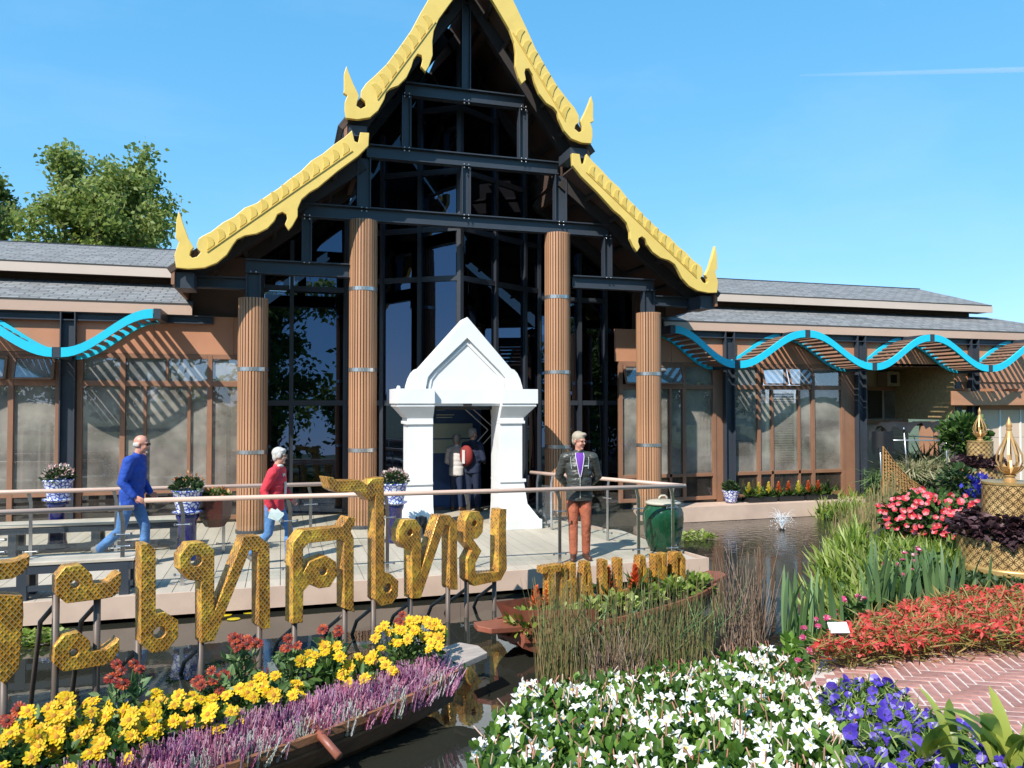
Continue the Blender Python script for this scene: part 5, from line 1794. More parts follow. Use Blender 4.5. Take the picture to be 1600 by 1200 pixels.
# ================================================================== GOLD TIERED PLANTERS
def drummat():
    m, nt, new = _nodes('gold_fretwork')
    L = nt.links.new
    out = new('ShaderNodeOutputMaterial'); p = new('ShaderNodeBsdfPrincipled'); L(p.outputs[0], out.inputs[0])
    uv = new('ShaderNodeUVMap'); uv.uv_map = 'net'
    sep = new('ShaderNodeSeparateXYZ'); L(uv.outputs[0], sep.inputs[0])
    def M(op, a, b=None, c=None):
        q = new('ShaderNodeMath'); q.operation = op
        for i, v in enumerate((a, b, c)):
            if v is None: continue
            if isinstance(v, (int, float)): q.inputs[i].default_value = v
            else: L(v, q.inputs[i])
        return q.outputs[0]
    K = 1 / 0.088
    u, v = M('MULTIPLY', sep.outputs[0], K), M('MULTIPLY', sep.outputs[1], K)
    lines = []
    for du, dv in ((0, 0), (.5, .5)):
        a = M('SUBTRACT', M('FRACT', M('ADD', u, du)), .5); b = M('SUBTRACT', M('FRACT', M('ADD', v, dv)), .5)
        r = M('SQRT', M('ADD', M('MULTIPLY', a, a), M('MULTIPLY', b, b)))
        lines.append(M('LESS_THAN', M('ABSOLUTE', M('SUBTRACT', r, .46)), .045))
        if du == 0: lines.append(M('LESS_THAN', r, .075))
    w = M('MAXIMUM', M('MAXIMUM', lines[0], lines[1]), lines[2])
    tc = new('ShaderNodeTexCoord'); n = new('ShaderNodeTexNoise'); n.inputs['Scale'].default_value = 6; n.inputs['Detail'].default_value = 7
    L(tc.outputs['Object'], n.inputs['Vector'])
    rp = new('ShaderNodeValToRGB'); e = rp.color_ramp.elements
    e[0].position = .3; e[0].color = (.42, .25, .09, 1); e[1].position = .75; e[1].color = (.78, .53, .23, 1)
    L(n.outputs[0], rp.inputs[0])
    mx = new('ShaderNodeMix'); mx.data_type = 'RGBA'; L(w, mx.inputs['Factor']); L(rp.outputs[0], mx.inputs['A']); mx.inputs['B'].default_value = (.09, .05, .02, 1)
    L(mx.outputs['Result'], p.inputs['Base Color'])
    p.inputs['Metallic'].default_value = .3; p.inputs['Roughness'].default_value = .4
    b = new('ShaderNodeBump'); b.inputs['Strength'].default_value = .6; b.inputs['Distance'].default_value = .008; b.invert = True
    L(w, b.inputs['Height']); L(b.outputs[0], p.inputs['Normal'])
    return m
MT['gold_fretwork'] = drummat()
def drum(name, t, r, z0, z1, n=48):
    m = MB()
    for k in range(n):
        a, b = 2 * PI * k / n, 2 * PI * (k + 1) / n
        vs = [(r * math.cos(a), r * math.sin(a), z0), (r * math.cos(b), r * math.sin(b), z0), (r * math.cos(b), r * math.sin(b), z1), (r * math.cos(a), r * math.sin(a), z1)]
        m.add(vs, [(0, 1, 2, 3)], 0, [[(a * r, z0), (b * r, z0), (b * r, z1), (a * r, z1)]])
    m.add([(r * math.cos(2 * PI * k / n), r * math.sin(2 * PI * k / n), z1 - .03) for k in range(n)], [tuple(range(n))], 0, [[(0, 0)] * n])
    return m.build(name, 'gold_fretwork', t, world=False)
def tiered_planter(label, x, y, z, s):
    t = thing('tiered_planter', label, 'planter', (x, y, z), 0, 'gilded tiered planters')
    m = MB(); m.lathe([(.44 * s, .0), (.44 * s, .06 * s)], 40); m.build('foot', 'planter_cut', t, world=False)
    m = MB(); m.lathe([(.47 * s, .061 * s), (.505 * s, .065 * s), (.515 * s, .085 * s), (.50 * s, .105 * s), (.505 * s, .115 * s), (.49 * s, .14 * s)], 48); m.build('base_moulding', 'planter_gold', t, world=False, smooth=True)
    drum('lower_drum', t, .475 * s, .135 * s, .40 * s)
    m = MB(); m.lathe([(.45 * s, .39 * s), (.22 * s, .46 * s)], 32); m.build('soil_bed', 'soil', t, world=False)
    drum('upper_drum', t, .245 * s, .44 * s, .93 * s)
    m = MB(); m.lathe([(.252 * s, .925 * s), (.252 * s, .945 * s), (.1 * s, .95 * s)], 40); m.build('upper_lid', 'planter_gold', t, world=False)
    # frilly purple foliage collar
    n = 900
    a = RNG.uniform(0, 2 * PI, n); rr = RNG.uniform(.26, .50, n) * s
    zz = (.58 - np.clip(rr / s - .30, 0, 1) * .75 + RNG.normal(0, .025, n)) * s
    P = np.stack([x + rr * np.cos(a), y + rr * np.sin(a), z + zz], 1)
    d = np.stack([np.cos(a), np.sin(a), RNG.uniform(-.5, .7, n)], 1) + RNG.normal(0, .35, (n, 3))
    bake('purple_foliage', T_FRILL, P, rotm(d, twist=RNG.uniform(-.9, .9, n)), RNG.uniform(.07, .13, n) * s, RNG.uniform(0, 1, n), 'purple_leaf', t)
    return t
def finial(label, x, y, z, s):
    t = thing('lotus_finial', label, 'finial', (x, y, z), 0, 'lotus bud cages on the planters')
    m = MB(); m.lathe([(.095 * s, .0), (.095 * s, .03 * s), (.075 * s, .035 * s), (.07 * s, .075 * s), (.09 * s, .08 * s), (.09 * s, .10 * s)], 20); m.build('base', 'finial_gold', t, world=False)
    prof = [(.05, .10), (.135, .20), (.185, .31), (.175, .42), (.12, .55), (.055, .68), (.02, .80)]
    for k in range(10):
        a = 2 * PI * k / 10
        m = MB()
        for i in range(len(prof) - 1):
            p, q = prof[i], prof[i + 1]
            m.bar((p[0] * s * math.cos(a), p[0] * s * math.sin(a), p[1] * s), (q[0] * s * math.cos(a), q[0] * s * math.sin(a), q[1] * s), .032 * s, .012 * s, (math.cos(a), math.sin(a), 0.01))
        m.build('rib', 'finial_gold', t, world=False)
    for k in range(8):        # short outer petals at the foot
        a = 2 * PI * (k + .5) / 8
        m = MB()
        for (r0, z0, w0), (r1, z1, w1) in (((.06, .10, .06), (.15, .17, .07)), ((.15, .17, .07), (.20, .24, .02))):
            m.bar((r0 * s * math.cos(a), r0 * s * math.sin(a), z0 * s), (r1 * s * math.cos(a), r1 * s * math.sin(a), z1 * s), w0 * s, .01 * s, (math.cos(a), math.sin(a), .2))
        m.build('petal', 'finial_gold', t, world=False)
    m = MB(); m.lathe([(.03 * s, .79 * s), (.042 * s, .81 * s), (.03 * s, .83 * s), (.045 * s, .86 * s), (.04 * s, .90 * s), (.018 * s, .96 * s), (.004 * s, 1.01 * s)], 14); m.build('spire', 'finial_gold', t, world=False, smooth=True)
    return t
p = at(1580, 897, D=7.7); PZ = p[2] - .02
tiered_planter('large gold fretwork planter with purple foliage collar at the right edge', p[0], p[1], PZ, 1.0)
finial('open gold lotus bud cage on top of the near planter', p[0], p[1], PZ + .95, .64)
q = at(1532, 757, D=14.0)
tiered_planter('far gold fretwork planter with purple foliage by the cream wall', q[0], q[1], q[2] - .02, .86)
finial('smaller-looking gold lotus bud cage on the far planter', q[0], q[1], q[2] - .02 + .82, .60)

# ================================================================== PLANTS
MT['white_petal'] = leafm('white_petal', [(0, (0.80, 0.79, 0.74)), (1, (0.84, 0.84, 0.82))], trans=0.25)
MT['yellow_eye'] = pm('yellow_eye', (0.75, 0.50, 0.08), 0.6)
MT['bud_pink'] = leafm('bud_pink', [(0, (0.62, 0.25, 0.16)), (1, (0.78, 0.62, 0.50))])
MT['yellow_petal'] = leafm('yellow_petal', [(0, (0.66, 0.33, 0.005)), (0.5, (0.74, 0.47, 0.008)), (1, (0.78, 0.60, 0.02))], trans=0.3)
MT['amber_eye'] = pm('amber_eye', (0.42, 0.17, 0.01), 0.8, var=0.3, scale=60)
MT['red_petal'] = leafm('red_petal', [(0, (0.16, 0.012, 0.01)), (0.6, (0.30, 0.03, 0.012)), (1, (0.50, 0.10, 0.02))], trans=0.25)
MT['brown_eye'] = pm('brown_eye', (0.06, 0.015, 0.01), 0.8, var=0.3, scale=60)
MT['violet_petal'] = leafm('violet_petal', [(0, (0.06, 0.03, 0.36)), (0.6, (0.13, 0.07, 0.50)), (0.9, (0.24, 0.17, 0.60)), (1, (0.50, 0.46, 0.74))], trans=0.3)
MT['violet_eye'] = pm('violet_eye', (0.03, 0.012, 0.14), 0.7)
MT['begonia_red'] = leafm('begonia_red', [(0, (0.50, 0.032, 0.025)), (0.5, (0.63, 0.06, 0.045)), (1, (0.68, 0.14, 0.11))], trans=0.3)
MT['begonia_leaf'] = leafm('begonia_leaf', [(0, (0.12, 0.12, 0.025)), (0.5, (0.25, 0.24, 0.06)), (0.8, (0.36, 0.16, 0.06)), (1, (0.42, 0.40, 0.14))], trans=0.3)
MT['pink_petal'] = leafm('pink_petal', [(0, (0.58, 0.02, 0.035)), (0.6, (0.68, 0.06, 0.10)), (1, (0.74, 0.30, 0.34))], trans=0.3)
MT['daisy_pink'] = leafm('daisy_pink', [(0, (0.40, 0.03, 0.11)), (0.7, (0.58, 0.08, 0.20)), (1, (0.78, 0.62, 0.64))], trans=0.25)
MT['stem_green'] = pm('stem_green', (0.10, 0.16, 0.05), 0.6)
MT['orange_bract'] = leafm('orange_bract', [(0, (0.62, 0.07, 0.02)), (1, (0.76, 0.22, 0.06))], trans=0.3)
MT['yellow_bract'] = leafm('yellow_bract', [(0, (0.70, 0.55, 0.03)), (1, (0.80, 0.70, 0.16))], trans=0.3)
MT['canna_leaf'] = leafm('canna_leaf', [(0, (0.13, 0.20, 0.03)), (0.6, (0.26, 0.33, 0.05)), (1, (0.48, 0.52, 0.11))], trans=0.4, rough=0.35)
MT['straw'] = leafm('straw', [(0, (0.34, 0.30, 0.16)), (0.5, (0.52, 0.47, 0.30)), (1, (0.30, 0.36, 0.14))], trans=0.3)
MT['dead_stem'] = leafm('dead_stem', [(0, (0.12, 0.075, 0.05)), (0.5, (0.26, 0.17, 0.12)), (1, (0.38, 0.29, 0.22))], trans=0.0)
MT['g_reed'] = leafm('g_reed', [(0, (.12, .15, .055)), (.4, (.24, .25, .09)), (.7, (.34, .27, .13)), (1, (.42, .24, .13))], trans=.1)
MT['g_fresh'] = leafm('g_fresh', [(0, (.035, .085, .012)), (.5, (.09, .19, .025)), (1, (.22, .36, .06))], trans=.4, rough=.4)
MT['bark'] = pm('bark', (0.16, 0.13, 0.10), 0.9, var=0.3, scale=4, bump=0.5, bscale=12)

def setrnd(me, v):
    a = me.attributes.get('rnd') or me.attributes.new('rnd', 'FLOAT', 'FACE')
    a.data.foreach_set('value', np.full(len(me.polygons), v, np.float32) if np.isscalar(v) else np.asarray(v, np.float32))

def flower(name, petals, r, w, mats, eye_r, eye_h, cup=0.0, tipz=0.0, layers=1, seed=0, notch=False, tube=0.0):
    """a flower facing +Z: petals (material 0), eye (material 1)"""
    rnd = random.Random(seed)
    m = MB(); rv = []
    for L in range(layers):
        for k in range(petals):
            a = 2 * PI * (k + .5 * L) / petals + rnd.uniform(-.10, .10)
            rr = r * rnd.uniform(.88, 1.06) * (1 - .2 * L)
            c, s = math.cos(a), math.sin(a)
            def P(d, q, z): return (d * c - q * s, d * s + q * c, z + .006 * L)
            tz = tipz + rnd.uniform(-.25, .25) * r * .5
            vs = [P(eye_r * .5, -w * .3, 0), P(eye_r * .5, w * .3, 0), P(rr * .62, w * .5, cup + tz * .3), P(rr * .62, -w * .5, cup + tz * .3), P(rr * .92, w * .36, cup + tz), P(rr * .92, -w * .36, cup + tz), P(rr * (.93 if notch else 1.05), 0, cup + tz * 1.1), P(rr * .6, 0, cup + tz * .3 - .004)]
            m.add(vs, [(0, 1, 7), (1, 2, 7), (3, 0, 7), (2, 4, 7), (4, 6, 7), (6, 5, 7), (5, 3, 7)], 0)
            rv += [rnd.random()] * 7
    n0 = len(m.f)
    m.lathe([(eye_r, .002), (eye_r * .9, eye_h * .6), (eye_r * .45, eye_h)], 7, mi=1)
    if tube:
        m.lathe([(.006, -tube), (.009, -tube * .4), (eye_r, .0)], 6, mi=0)
    rv += [.5] * (len(m.f) - n0)
    me = m.mesh(name, mats)
    setrnd(me, rv)
    return me

def face_rot(d, spin):
    """euler that turns +Z to d"""
    q = Vector(d).to_track_quat('Z', 'Y') @ Euler((0, 0, spin)).to_quaternion()
    return q.to_euler()

def place(name, meshes, parent, P, D, sc):
    o0 = np.array(parent.location)
    for i in range(len(P)):
        o = link(name, meshes[i % len(meshes)], parent, tuple(P[i] - o0), face_rot(D[i], random.uniform(0, 6)), float(sc[i]))

def depth_of(xy):
    return (np.asarray(xy) - CAM[:2]) @ (_fw[:2] / math.cos(PIT) / 1.0)

def noise2(x, y, s=1.0):
    return (np.sin(x * 3.1 * s + 1.3) * np.cos(y * 2.7 * s - .4) + np.sin(x * 6.3 * s + y * 5.1 * s) * .5 + np.cos(x * 11 * s - y * 9.2 * s) * .25) / 1.75

TOCAM = lambda P: (CAM[None] - P) / np.linalg.norm(CAM[None] - P, axis=1, keepdims=True)

def canopy(name, parent, poly, n, ztop, thick, tmpl, size, mat, up=0.6, spread=.8):
    xy = scatter(poly, n)
    zt = ztop(xy[:, 0], xy[:, 1])
    z = zt - thick * RNG.uniform(0, 1, n) ** 1.6
    P = np.column_stack([xy, z])
    d = RNG.normal(0, spread, (n, 3)); d[:, 2] = np.abs(d[:, 2]) * .6 + up - .2
    return bake(name, tmpl, P, rotm(d, twist=RNG.uniform(-1, 1, n)), RNG.uniform(.7, 1.25, n) * size, RNG.uniform(0, 1, n), mat, parent)

# ---- white trumpet flowers in front
poly = pxpoly([(735, 1215), (770, 1140), (800, 1095), (850, 1068), (960, 1050), (1080, 1036), (1150, 1008), (1215, 1005), (1262, 1050), (1305, 1120), (1335, 1180), (1345, 1330), (760, 1330)], .38)
zt = lambda x, y: np.maximum(np.clip(.27 + (6.2 - depth_of(np.column_stack([x, y]))) * .075, .22, .50), ground_h(x, y) + .14) + .045 * noise2(x, y, 1.6)
c = np.mean(poly, axis=0)
t = thing('flowering_shrub', 'broad bush of white trumpet flowers and glossy green leaves filling the foreground', 'shrub', (c[0], c[1], .1))
canopy('leaves', t, poly, 7500, zt, .42, T_LEAF, .075, 'g_fresh', up=.7)
canopy('young_leaves', t, poly, 2000, lambda x, y: zt(x, y) + .03, .08, T_LEAF, .065, 'g_fresh', up=.9, spread=.6)
def pinwheel(seed):
    rd = random.Random(seed); m = MB(); rv = []
    for k in range(5):
        a = 2 * PI * k / 5 + rd.uniform(-.08, .08); c_, s_ = math.cos(a), math.sin(a); r = .052 * rd.uniform(.9, 1.08); w = .5 * .036
        tz = rd.uniform(-.006, .006)
        def Q(d, q, z): return (d * c_ - q * s_, d * s_ + q * c_, z)
        m.add([Q(.004, -.004, -.004), Q(.004, .004, -.004), Q(r * .5, w * 1.0, .008), Q(r * .45, -w * .75, .004), Q(r * .8, w * .9, .006 + tz), Q(r * .8, -w * .2, .010 + tz), Q(r * 1.12, w * .35, -.002 + tz)],
              [(0, 1, 2, 3), (3, 2, 4, 5), (5, 4, 6)])
        rv += [rd.random()] * 3
    n0 = len(m.f); m.lathe([(.008, -.002), (.006, .004)], 7, mi=1); m.lathe([(.004, -.045), (.008, -.015), (.010, -.002)], 6, mi=0)
    rv += [.5] * (len(m.f) - n0)
    me = m.mesh('flower', ['white_petal', 'yellow_eye']); setrnd(me, rv); return me
FW = [pinwheel(s) for s in range(6)] if True else [flower('flower', 5, .048, .034, ['white_petal', 'yellow_eye'], .008, .004, cup=.006, tipz=.004, seed=s, tube=.045) for s in range(5)]
xy = spaced(poly, 290, .054)
P = np.column_stack([xy, zt(xy[:, 0], xy[:, 1]) + RNG.uniform(.0, .06, len(xy))])
D = TOCAM(P) * .75 + np.array([-.3, -.1, .55]) + RNG.normal(0, .42, P.shape)
place('flower', FW, t, P, D, RNG.uniform(.55, 1.0, len(P)))
n = 420
xy = scatter(poly, n); P = np.column_stack([xy, zt(xy[:, 0], xy[:, 1]) + RNG.uniform(-.01, .06, n)])
d = RNG.normal(0, .35, (n, 3)) + np.array([0, 0, 1.0])
bake('buds', T_STALK, P, rotm(d), np.column_stack([np.full(n, .009), RNG.uniform(.04, .075, n), np.full(n, .009)]), RNG.uniform(0, 1, n), 'bud_pink', t)

# ---- violet petunias by the path
poly = pxpoly([(1285, 1098), (1310, 1082), (1370, 1080), (1430, 1112), (1490, 1140), (1550, 1158), (1650, 1182), (1720, 1340), (1330, 1330), (1330, 1180), (1300, 1120)], .55)
zt = lambda x, y: .585 + .035 * noise2(x, y, 2.0)
c = np.mean(poly, axis=0)
t = thing('petunia_bed', 'low bed of violet petunias between the white bush and the brick path', 'flower bed', (c[0], c[1], .45))
canopy('leaves', t, poly, 6000, zt, .16, T_OVAL, .05, 'g_mid', up=.6)
canopy('pale_leaves', t, poly, 1500, lambda x, y: zt(x, y) + .01, .04, T_BLADE, .09, 'g_bright', up=.3, spread=1)
FP = [flower('flower', 5, .042, .050, ['violet_petal', 'violet_eye'], .010, .002, cup=.010, tipz=.004, seed=20 + s, notch=True, tube=.03) for s in range(4)]
xy = spaced(poly, 190, .055)
P = np.column_stack([xy, zt(xy[:, 0], xy[:, 1]) + RNG.uniform(.0, .035, len(xy))])
place('flower', FP, t, P, TOCAM(P) * .5 + np.array([-.2, -.1, .6]) + RNG.normal(0, .5, P.shape), RNG.uniform(.5, .95, len(P)))

# ---- broad strap leaves at the lower right corner
def strap_mesh(name, L, w, bend, mat, seed, n=9, fold=.25):
    rd = random.Random(seed)
    vs, fs = [], []
    y = z = 0; a = PI / 2 - .15
    for i in range(n + 1):
        f = i / n
        ww = w * math.sin(PI * min(1, .10 + f * .90)) ** .7 * (1 if f < 1 else 0.02)
        vs += [(-ww, y, z + ww * fold), (0, y, z), (ww, y, z + ww * fold)]
        y += L / n * math.cos(a); z += L / n * math.sin(a)
        a -= bend / n * (0.4 + 1.2 * f)
    for i in range(n):
        b = 3 * i
        fs += [(b, b + 1, b + 4, b + 3), (b + 1, b + 2, b + 5, b + 4)]
    m = MB(); m.add(vs, fs)
    me = m.mesh(name, mat, smooth=True)
    setrnd(me, rd.random())
    return me
CL = [strap_mesh('leaf', 1.0, .075, 1.2 + .35 * s, 'canna_leaf', s) for s in range(5)]
for gi, (px, n_, lab) in enumerate(((1470, 9, 'yellow-green strap-leaved plant arching over the petunias near the lower edge'), (1575, 11, 'clump of broad green strap leaves in the lower right corner'))):
    b = at(px, 1215 if gi == 0 else 1225, Z=.52)
    t = thing('strap_leaf_plant', lab, 'plant', (b[0], b[1], .47))
    for k in range(n_):
        a = random.uniform(0, 2 * PI)
        link('leaf', CL[k % 5], t, (random.uniform(-.06, .06), random.uniform(-.06, .06), 0), (random.uniform(-.1, .25), 0, a), (random.uniform(.8, 1.1) * .5,) * 3 if gi else (random.uniform(.75, 1.05) * .46,) * 3)

# ---- red begonia border
poly = pxpoly([(1268, 1024), (1284, 1000), (1335, 978), (1400, 950), (1490, 928), (1640, 921), (1660, 992), (1500, 1000), (1420, 1008), (1330, 1016)], .60)
zt = lambda x, y: .62 + .05 * noise2(x, y, 1.8)
c = np.mean(poly, axis=0)
t = thing('begonia_bed', 'dense border of scarlet begonias along the far side of the brick path', 'flower bed', (c[0], c[1], .45))
canopy('leaves', t, poly, 7500, zt, .22, T_BLADE, .12, 'begonia_leaf', up=.1, spread=1)
canopy('fallen_petals', t, poly, 2600, lambda x, y: zt(x, y) + .01, .10, T_OVAL, .042, 'begonia_red', up=0, spread=1)
def drooper(seed):
    rd = random.Random(seed); m = MB(); rv = []
    for k in range(5):
        a = 2 * PI * k / 5 + rd.uniform(-.3, .3); c_, s_ = math.cos(a), math.sin(a)
        def Q(d, q, z): return (d * c_ - q * s_, d * s_ + q * c_, z)
        m.add([Q(0, -.006, 0), Q(0, .006, 0), Q(.03, .012, -.004), Q(.03, -.012, -.004), Q(.06, 0, -.03)], [(0, 1, 2, 3), (3, 2, 4)])
        rv += [rd.random()] * 2
    me = m.mesh('flower', 'begonia_red'); setrnd(me, rv); return me
FB = [drooper(s) for s in range(5)]
xy = spaced(poly, 300, .05)
P = np.column_stack([xy, zt(xy[:, 0], xy[:, 1]) + RNG.uniform(-.02, .03, len(xy))])
place('flower', FB, t, P, TOCAM(P) * .5 + np.array([0, 0, .8]) + RNG.normal(0, .4, P.shape), RNG.uniform(.6, 1.1, len(P)))
b = at(1310, 976, Z=.72)
t = thing('plant_tag', 'small white plant name card standing at the front of the begonia border', 'plant tag', (b[0], b[1], .5))
m = MB(); m.box((0, 0, .20), (.13, .006, .075), (-.7, 0, -.25)); m.build('card', 'tag_white', t, world=False)
m = MB(); m.tube([(0, 0, 0), (0, .01, .19)], .005, 6); m.build('stake', 'black_plastic', t, world=False)

# ---- iris fans and pink daisies on the bank
SW = [strap_mesh('leaf', 1.0, .032, .12 + .12 * s, 'g_blue', 40 + s, n=6, fold=.12) for s in range(5)]
for k_, (px, py, z, n_, h, lab) in enumerate(((1262, 985, .05, 22, .60, 'fan of upright iris leaves at the water, left end of the bank'), (1395, 955, .40, 26, .62, 'tall fan of blue-green iris leaves in the middle of the bank'), (1448, 945, .42, 22, .55, 'fan of iris leaves left of the near gold planter, behind the begonias'), (1495, 930, .44, 16, .48, 'short fan of iris leaves at the foot of the near gold planter'), (1340, 978, .35, 16, .42, 'low fan of iris leaves among the pink daisies'))):
    b = at(px, py, Z=z)
    t = thing('iris_clump', lab, 'plant', (b[0], b[1], z - .05), 0, 'iris fans on the bank')
    for k in range(n_):
        a = random.choice((-.35, PI - .35)) + random.uniform(-.9, .9)
        link('leaf', SW[k % 5], t, (random.uniform(-.22, .22), random.uniform(-.14, .14), 0), (random.uniform(-.15, .12), 0, a), h * random.uniform(.7, 1.12))
poly = pxpoly([(1235, 985), (1265, 935), (1330, 930), (1420, 915), (1470, 920), (1420, 955), (1340, 985), (1280, 1005)], .35)
zt = lambda x, y: np.maximum(ground_h(x, y), -.2) + .20 + .04 * noise2(x, y, 2)
c = np.mean(poly, axis=0)
t = thing('daisy_patch', 'patch of pink button daisies among the iris on the bank', 'flower bed', (c[0], c[1], .2))
canopy('leaves', t, poly, 2600, zt, .22, T_LEAF, .10, 'g_mid', up=.6)
FD = [flower('flower', 12, .030, .014, ['daisy_pink', 'daisy_pink'], .012, .010, cup=.006, tipz=.004, layers=2, seed=60 + s) for s in range(4)]
xy = spaced(poly, 46, .11)
P = np.column_stack([xy, zt(xy[:, 0], xy[:, 1]) + RNG.uniform(.04, .22, len(xy))])
place('flower', FD, t, P, RNG.normal(0, .25, P.shape) + np.array([-.2, -.3, 1]), RNG.uniform(.75, 1.2, len(P)))
n = len(P); g = np.column_stack([P[:, :2] + RNG.normal(0, .02, (n, 2)), P[:, 2] - .26])
bake('stems', T_STALK, g, rotm(P - g), np.column_stack([np.full(n, .006), np.linalg.norm(P - g, axis=1), np.full(n, .006)]), RNG.uniform(0, 1, n), 'g_mid', t)
poly = pxpoly([(1225, 1010), (1240, 960), (1300, 950), (1330, 985), (1265, 1025)], .05)
t = thing('bank_plant', 'dark rounded leaves at the foot of the irises by the water', 'plant', (*np.mean(poly, axis=0), 0))
canopy('leaves', t, poly, 900, lambda x, y: np.maximum(ground_h(x, y), -.25) + .20, .2, T_LEAF, .12, 'g_fresh', up=.5)

# ---- yellow-green sweet flag
for poly_px, Z, n_, h, mat, lab in (([(1305, 905), (1330, 872), (1420, 868), (1515, 878), (1515, 915), (1420, 925), (1340, 920)], .35, 1700, .32, 'g_bright', 'broad drift of yellow-green striped grassy leaves in front of the pink flowers'),
                                    ([(1262, 940), (1280, 900), (1310, 868), (1345, 880), (1345, 930), (1300, 950)], -.1, 620, .46, 'g_bright', 'tuft of yellow-green grass at the edge of the water'),
                                    ([(1272, 808), (1300, 790), (1345, 795), (1345, 812)], -.25, 420, .45, 'g_bright', 'round light green grassy clump at the far edge of the pond'),
                                    ([(1325, 785), (1330, 770), (1365, 772), (1362, 788)], 0.0, 300, .42, 'g_bright', 'bright green leafy shrub below the black post of the right wing')):
    poly = pxpoly(poly_px, Z)
    xy = scatter(poly, n_)
    gz = np.maximum(ground_h(xy[:, 0], xy[:, 1]), WATER_Z) - .02
    P = np.column_stack([xy, gz])
    d = RNG.normal(0, .42, (n_, 3)); d[:, 2] = 1
    t = thing('grassy_plant', lab, 'plant', (*np.mean(poly, axis=0), float(gz.mean())))
    bake('blades', T_BLADE if h < .47 else T_BLADE, P, rotm(d, up=RNG.normal(0, 1, (n_, 3)), twist=RNG.uniform(-3, 3, n_)), np.column_stack([RNG.uniform(.35, .6, n_), RNG.uniform(.6, 1.15, n_) * h, np.full(n_, .6)]), RNG.uniform(0, 1, n_), mat, t)
    canopy('undergrowth', t, poly, n_ // 2, lambda x, y: np.maximum(ground_h(x, y), WATER_Z) + .12, .14, T_LEAF, .10, 'g_mid')

# ---- horsetail reeds
def reeds(lab, poly, n_, h0, h1, mat, lean=.06, r=.0055, branch=0):
    xy = scatter(poly, n_)
    gz = np.maximum(ground_h(xy[:, 0], xy[:, 1]), WATER_Z - .1)
    t = thing('reed_clump', lab, 'reeds', (*np.mean(poly, axis=0), float(gz.mean())), 0, 'horsetail reeds in the pond')
    H = h0 * .7 + (h1 * 1.12 - h0 * .7) * RNG.uniform(0, 1, n_) ** 1.35
    d = RNG.normal(0, lean, (n_, 3)); d[:, 2] = 1
    P = np.column_stack([xy, gz])
    K = 6          # each stalk in joints of slightly different tone and direction
    Ps, Ds, Hs, Rn, Rr = [], [], [], [], []
    base = RNG.uniform(0, 1, n_)
    d = d / np.linalg.norm(d, axis=1, keepdims=True)
    cur = P.copy()
    for k in range(K):
        seg = H / K
        d = d + RNG.normal(0, lean * .30, (n_, 3)) * np.array([1, 1, 0])
        dd = d + RNG.normal(0, lean * .25, (n_, 3))
        Ps.append(cur.copy()); Ds.append(dd); Hs.append(seg * 1.01)
        Rn.append(np.clip(base + RNG.normal(0, .13, n_), 0, 1)); Rr.append(np.full(n_, r * 2 * (1 - .09 * k)))
        cur = cur + dd / np.linalg.norm(dd, axis=1, keepdims=True) * seg[:, None]
    Pa, Da, Ha, Ra = map(np.concatenate, (Ps, Ds, Hs, Rn)); Wd = np.concatenate(Rr)
    bake('stalks', T_STALK, Pa, rotm(Da), np.column_stack([Wd, Ha, Wd]), Ra, mat, t)
    return t
reeds('dense horsetail reeds standing in the pond before the small gold letters', pxpoly([(835, 1075), (850, 1040), (960, 1035), (1060, 1020), (1115, 1010), (1115, 1040), (1085, 1058), (980, 1075)], WATER_Z), 620, .35, .92, 'g_reed', .085, r=.0034)
reeds('leaning brown horsetail stalks at the near edge of the reeds', pxpoly([(900, 1085), (930, 1070), (990, 1068), (1000, 1085)], WATER_Z), 110, .4, .62, 'dead_stem', .22)
reeds('dry reddish stems at the right end of the reeds', pxpoly([(1125, 1020), (1140, 998), (1200, 995), (1190, 1025)], WATER_Z), 190, .6, 1.05, 'dead_stem', .13, r=.004)
reeds('thin grey-green rushes at the left end of the reeds by the boat bow', pxpoly([(838, 1072), (855, 1030), (920, 1030), (910, 1072)], WATER_Z), 240, .5, .95, 'g_reed', .07, r=.0035)
reeds('tall rusty-green horsetails on the far bank of the pond', pxpoly([(1288, 842), (1310, 816), (1370, 812), (1405, 820), (1395, 846), (1340, 852)], .0), 800, .36, .66, 'g_reed', .07, r=.008)
poly = pxpoly([(845, 1045), (960, 1035), (1100, 1015), (1170, 1010), (1100, 1050), (900, 1070)], WATER_Z)
n_ = 140; xy = scatter(poly, n_); P = np.column_stack([xy, np.full(n_, WATER_Z + .05) + RNG.uniform(0, .35, n_)])
d = RNG.normal(0, .5, (n_, 3)); d[:, 2] = 1
t = thing('marsh_grass', 'loose green marsh grass growing among the horsetail reeds', 'grass', (*np.mean(poly, axis=0), WATER_Z))
bake('blades', T_BLADE, P, rotm(d, twist=RNG.uniform(-3, 3, n_)), np.column_stack([np.full(n_, .16), RNG.uniform(.25, .6, n_), np.full(n_, .5)]), RNG.uniform(0, 1, n_), 'g_blue', t)
a, b = at(866, 1078, Z=.05), at(956, 1062, Z=.05)
m = MB(); m.tube([tuple(a), tuple(b)], .008, 8); tag(m.build('bamboo_cane', 'cable_white'), 'pale cane lying level at the foot of the reeds', 'cane')

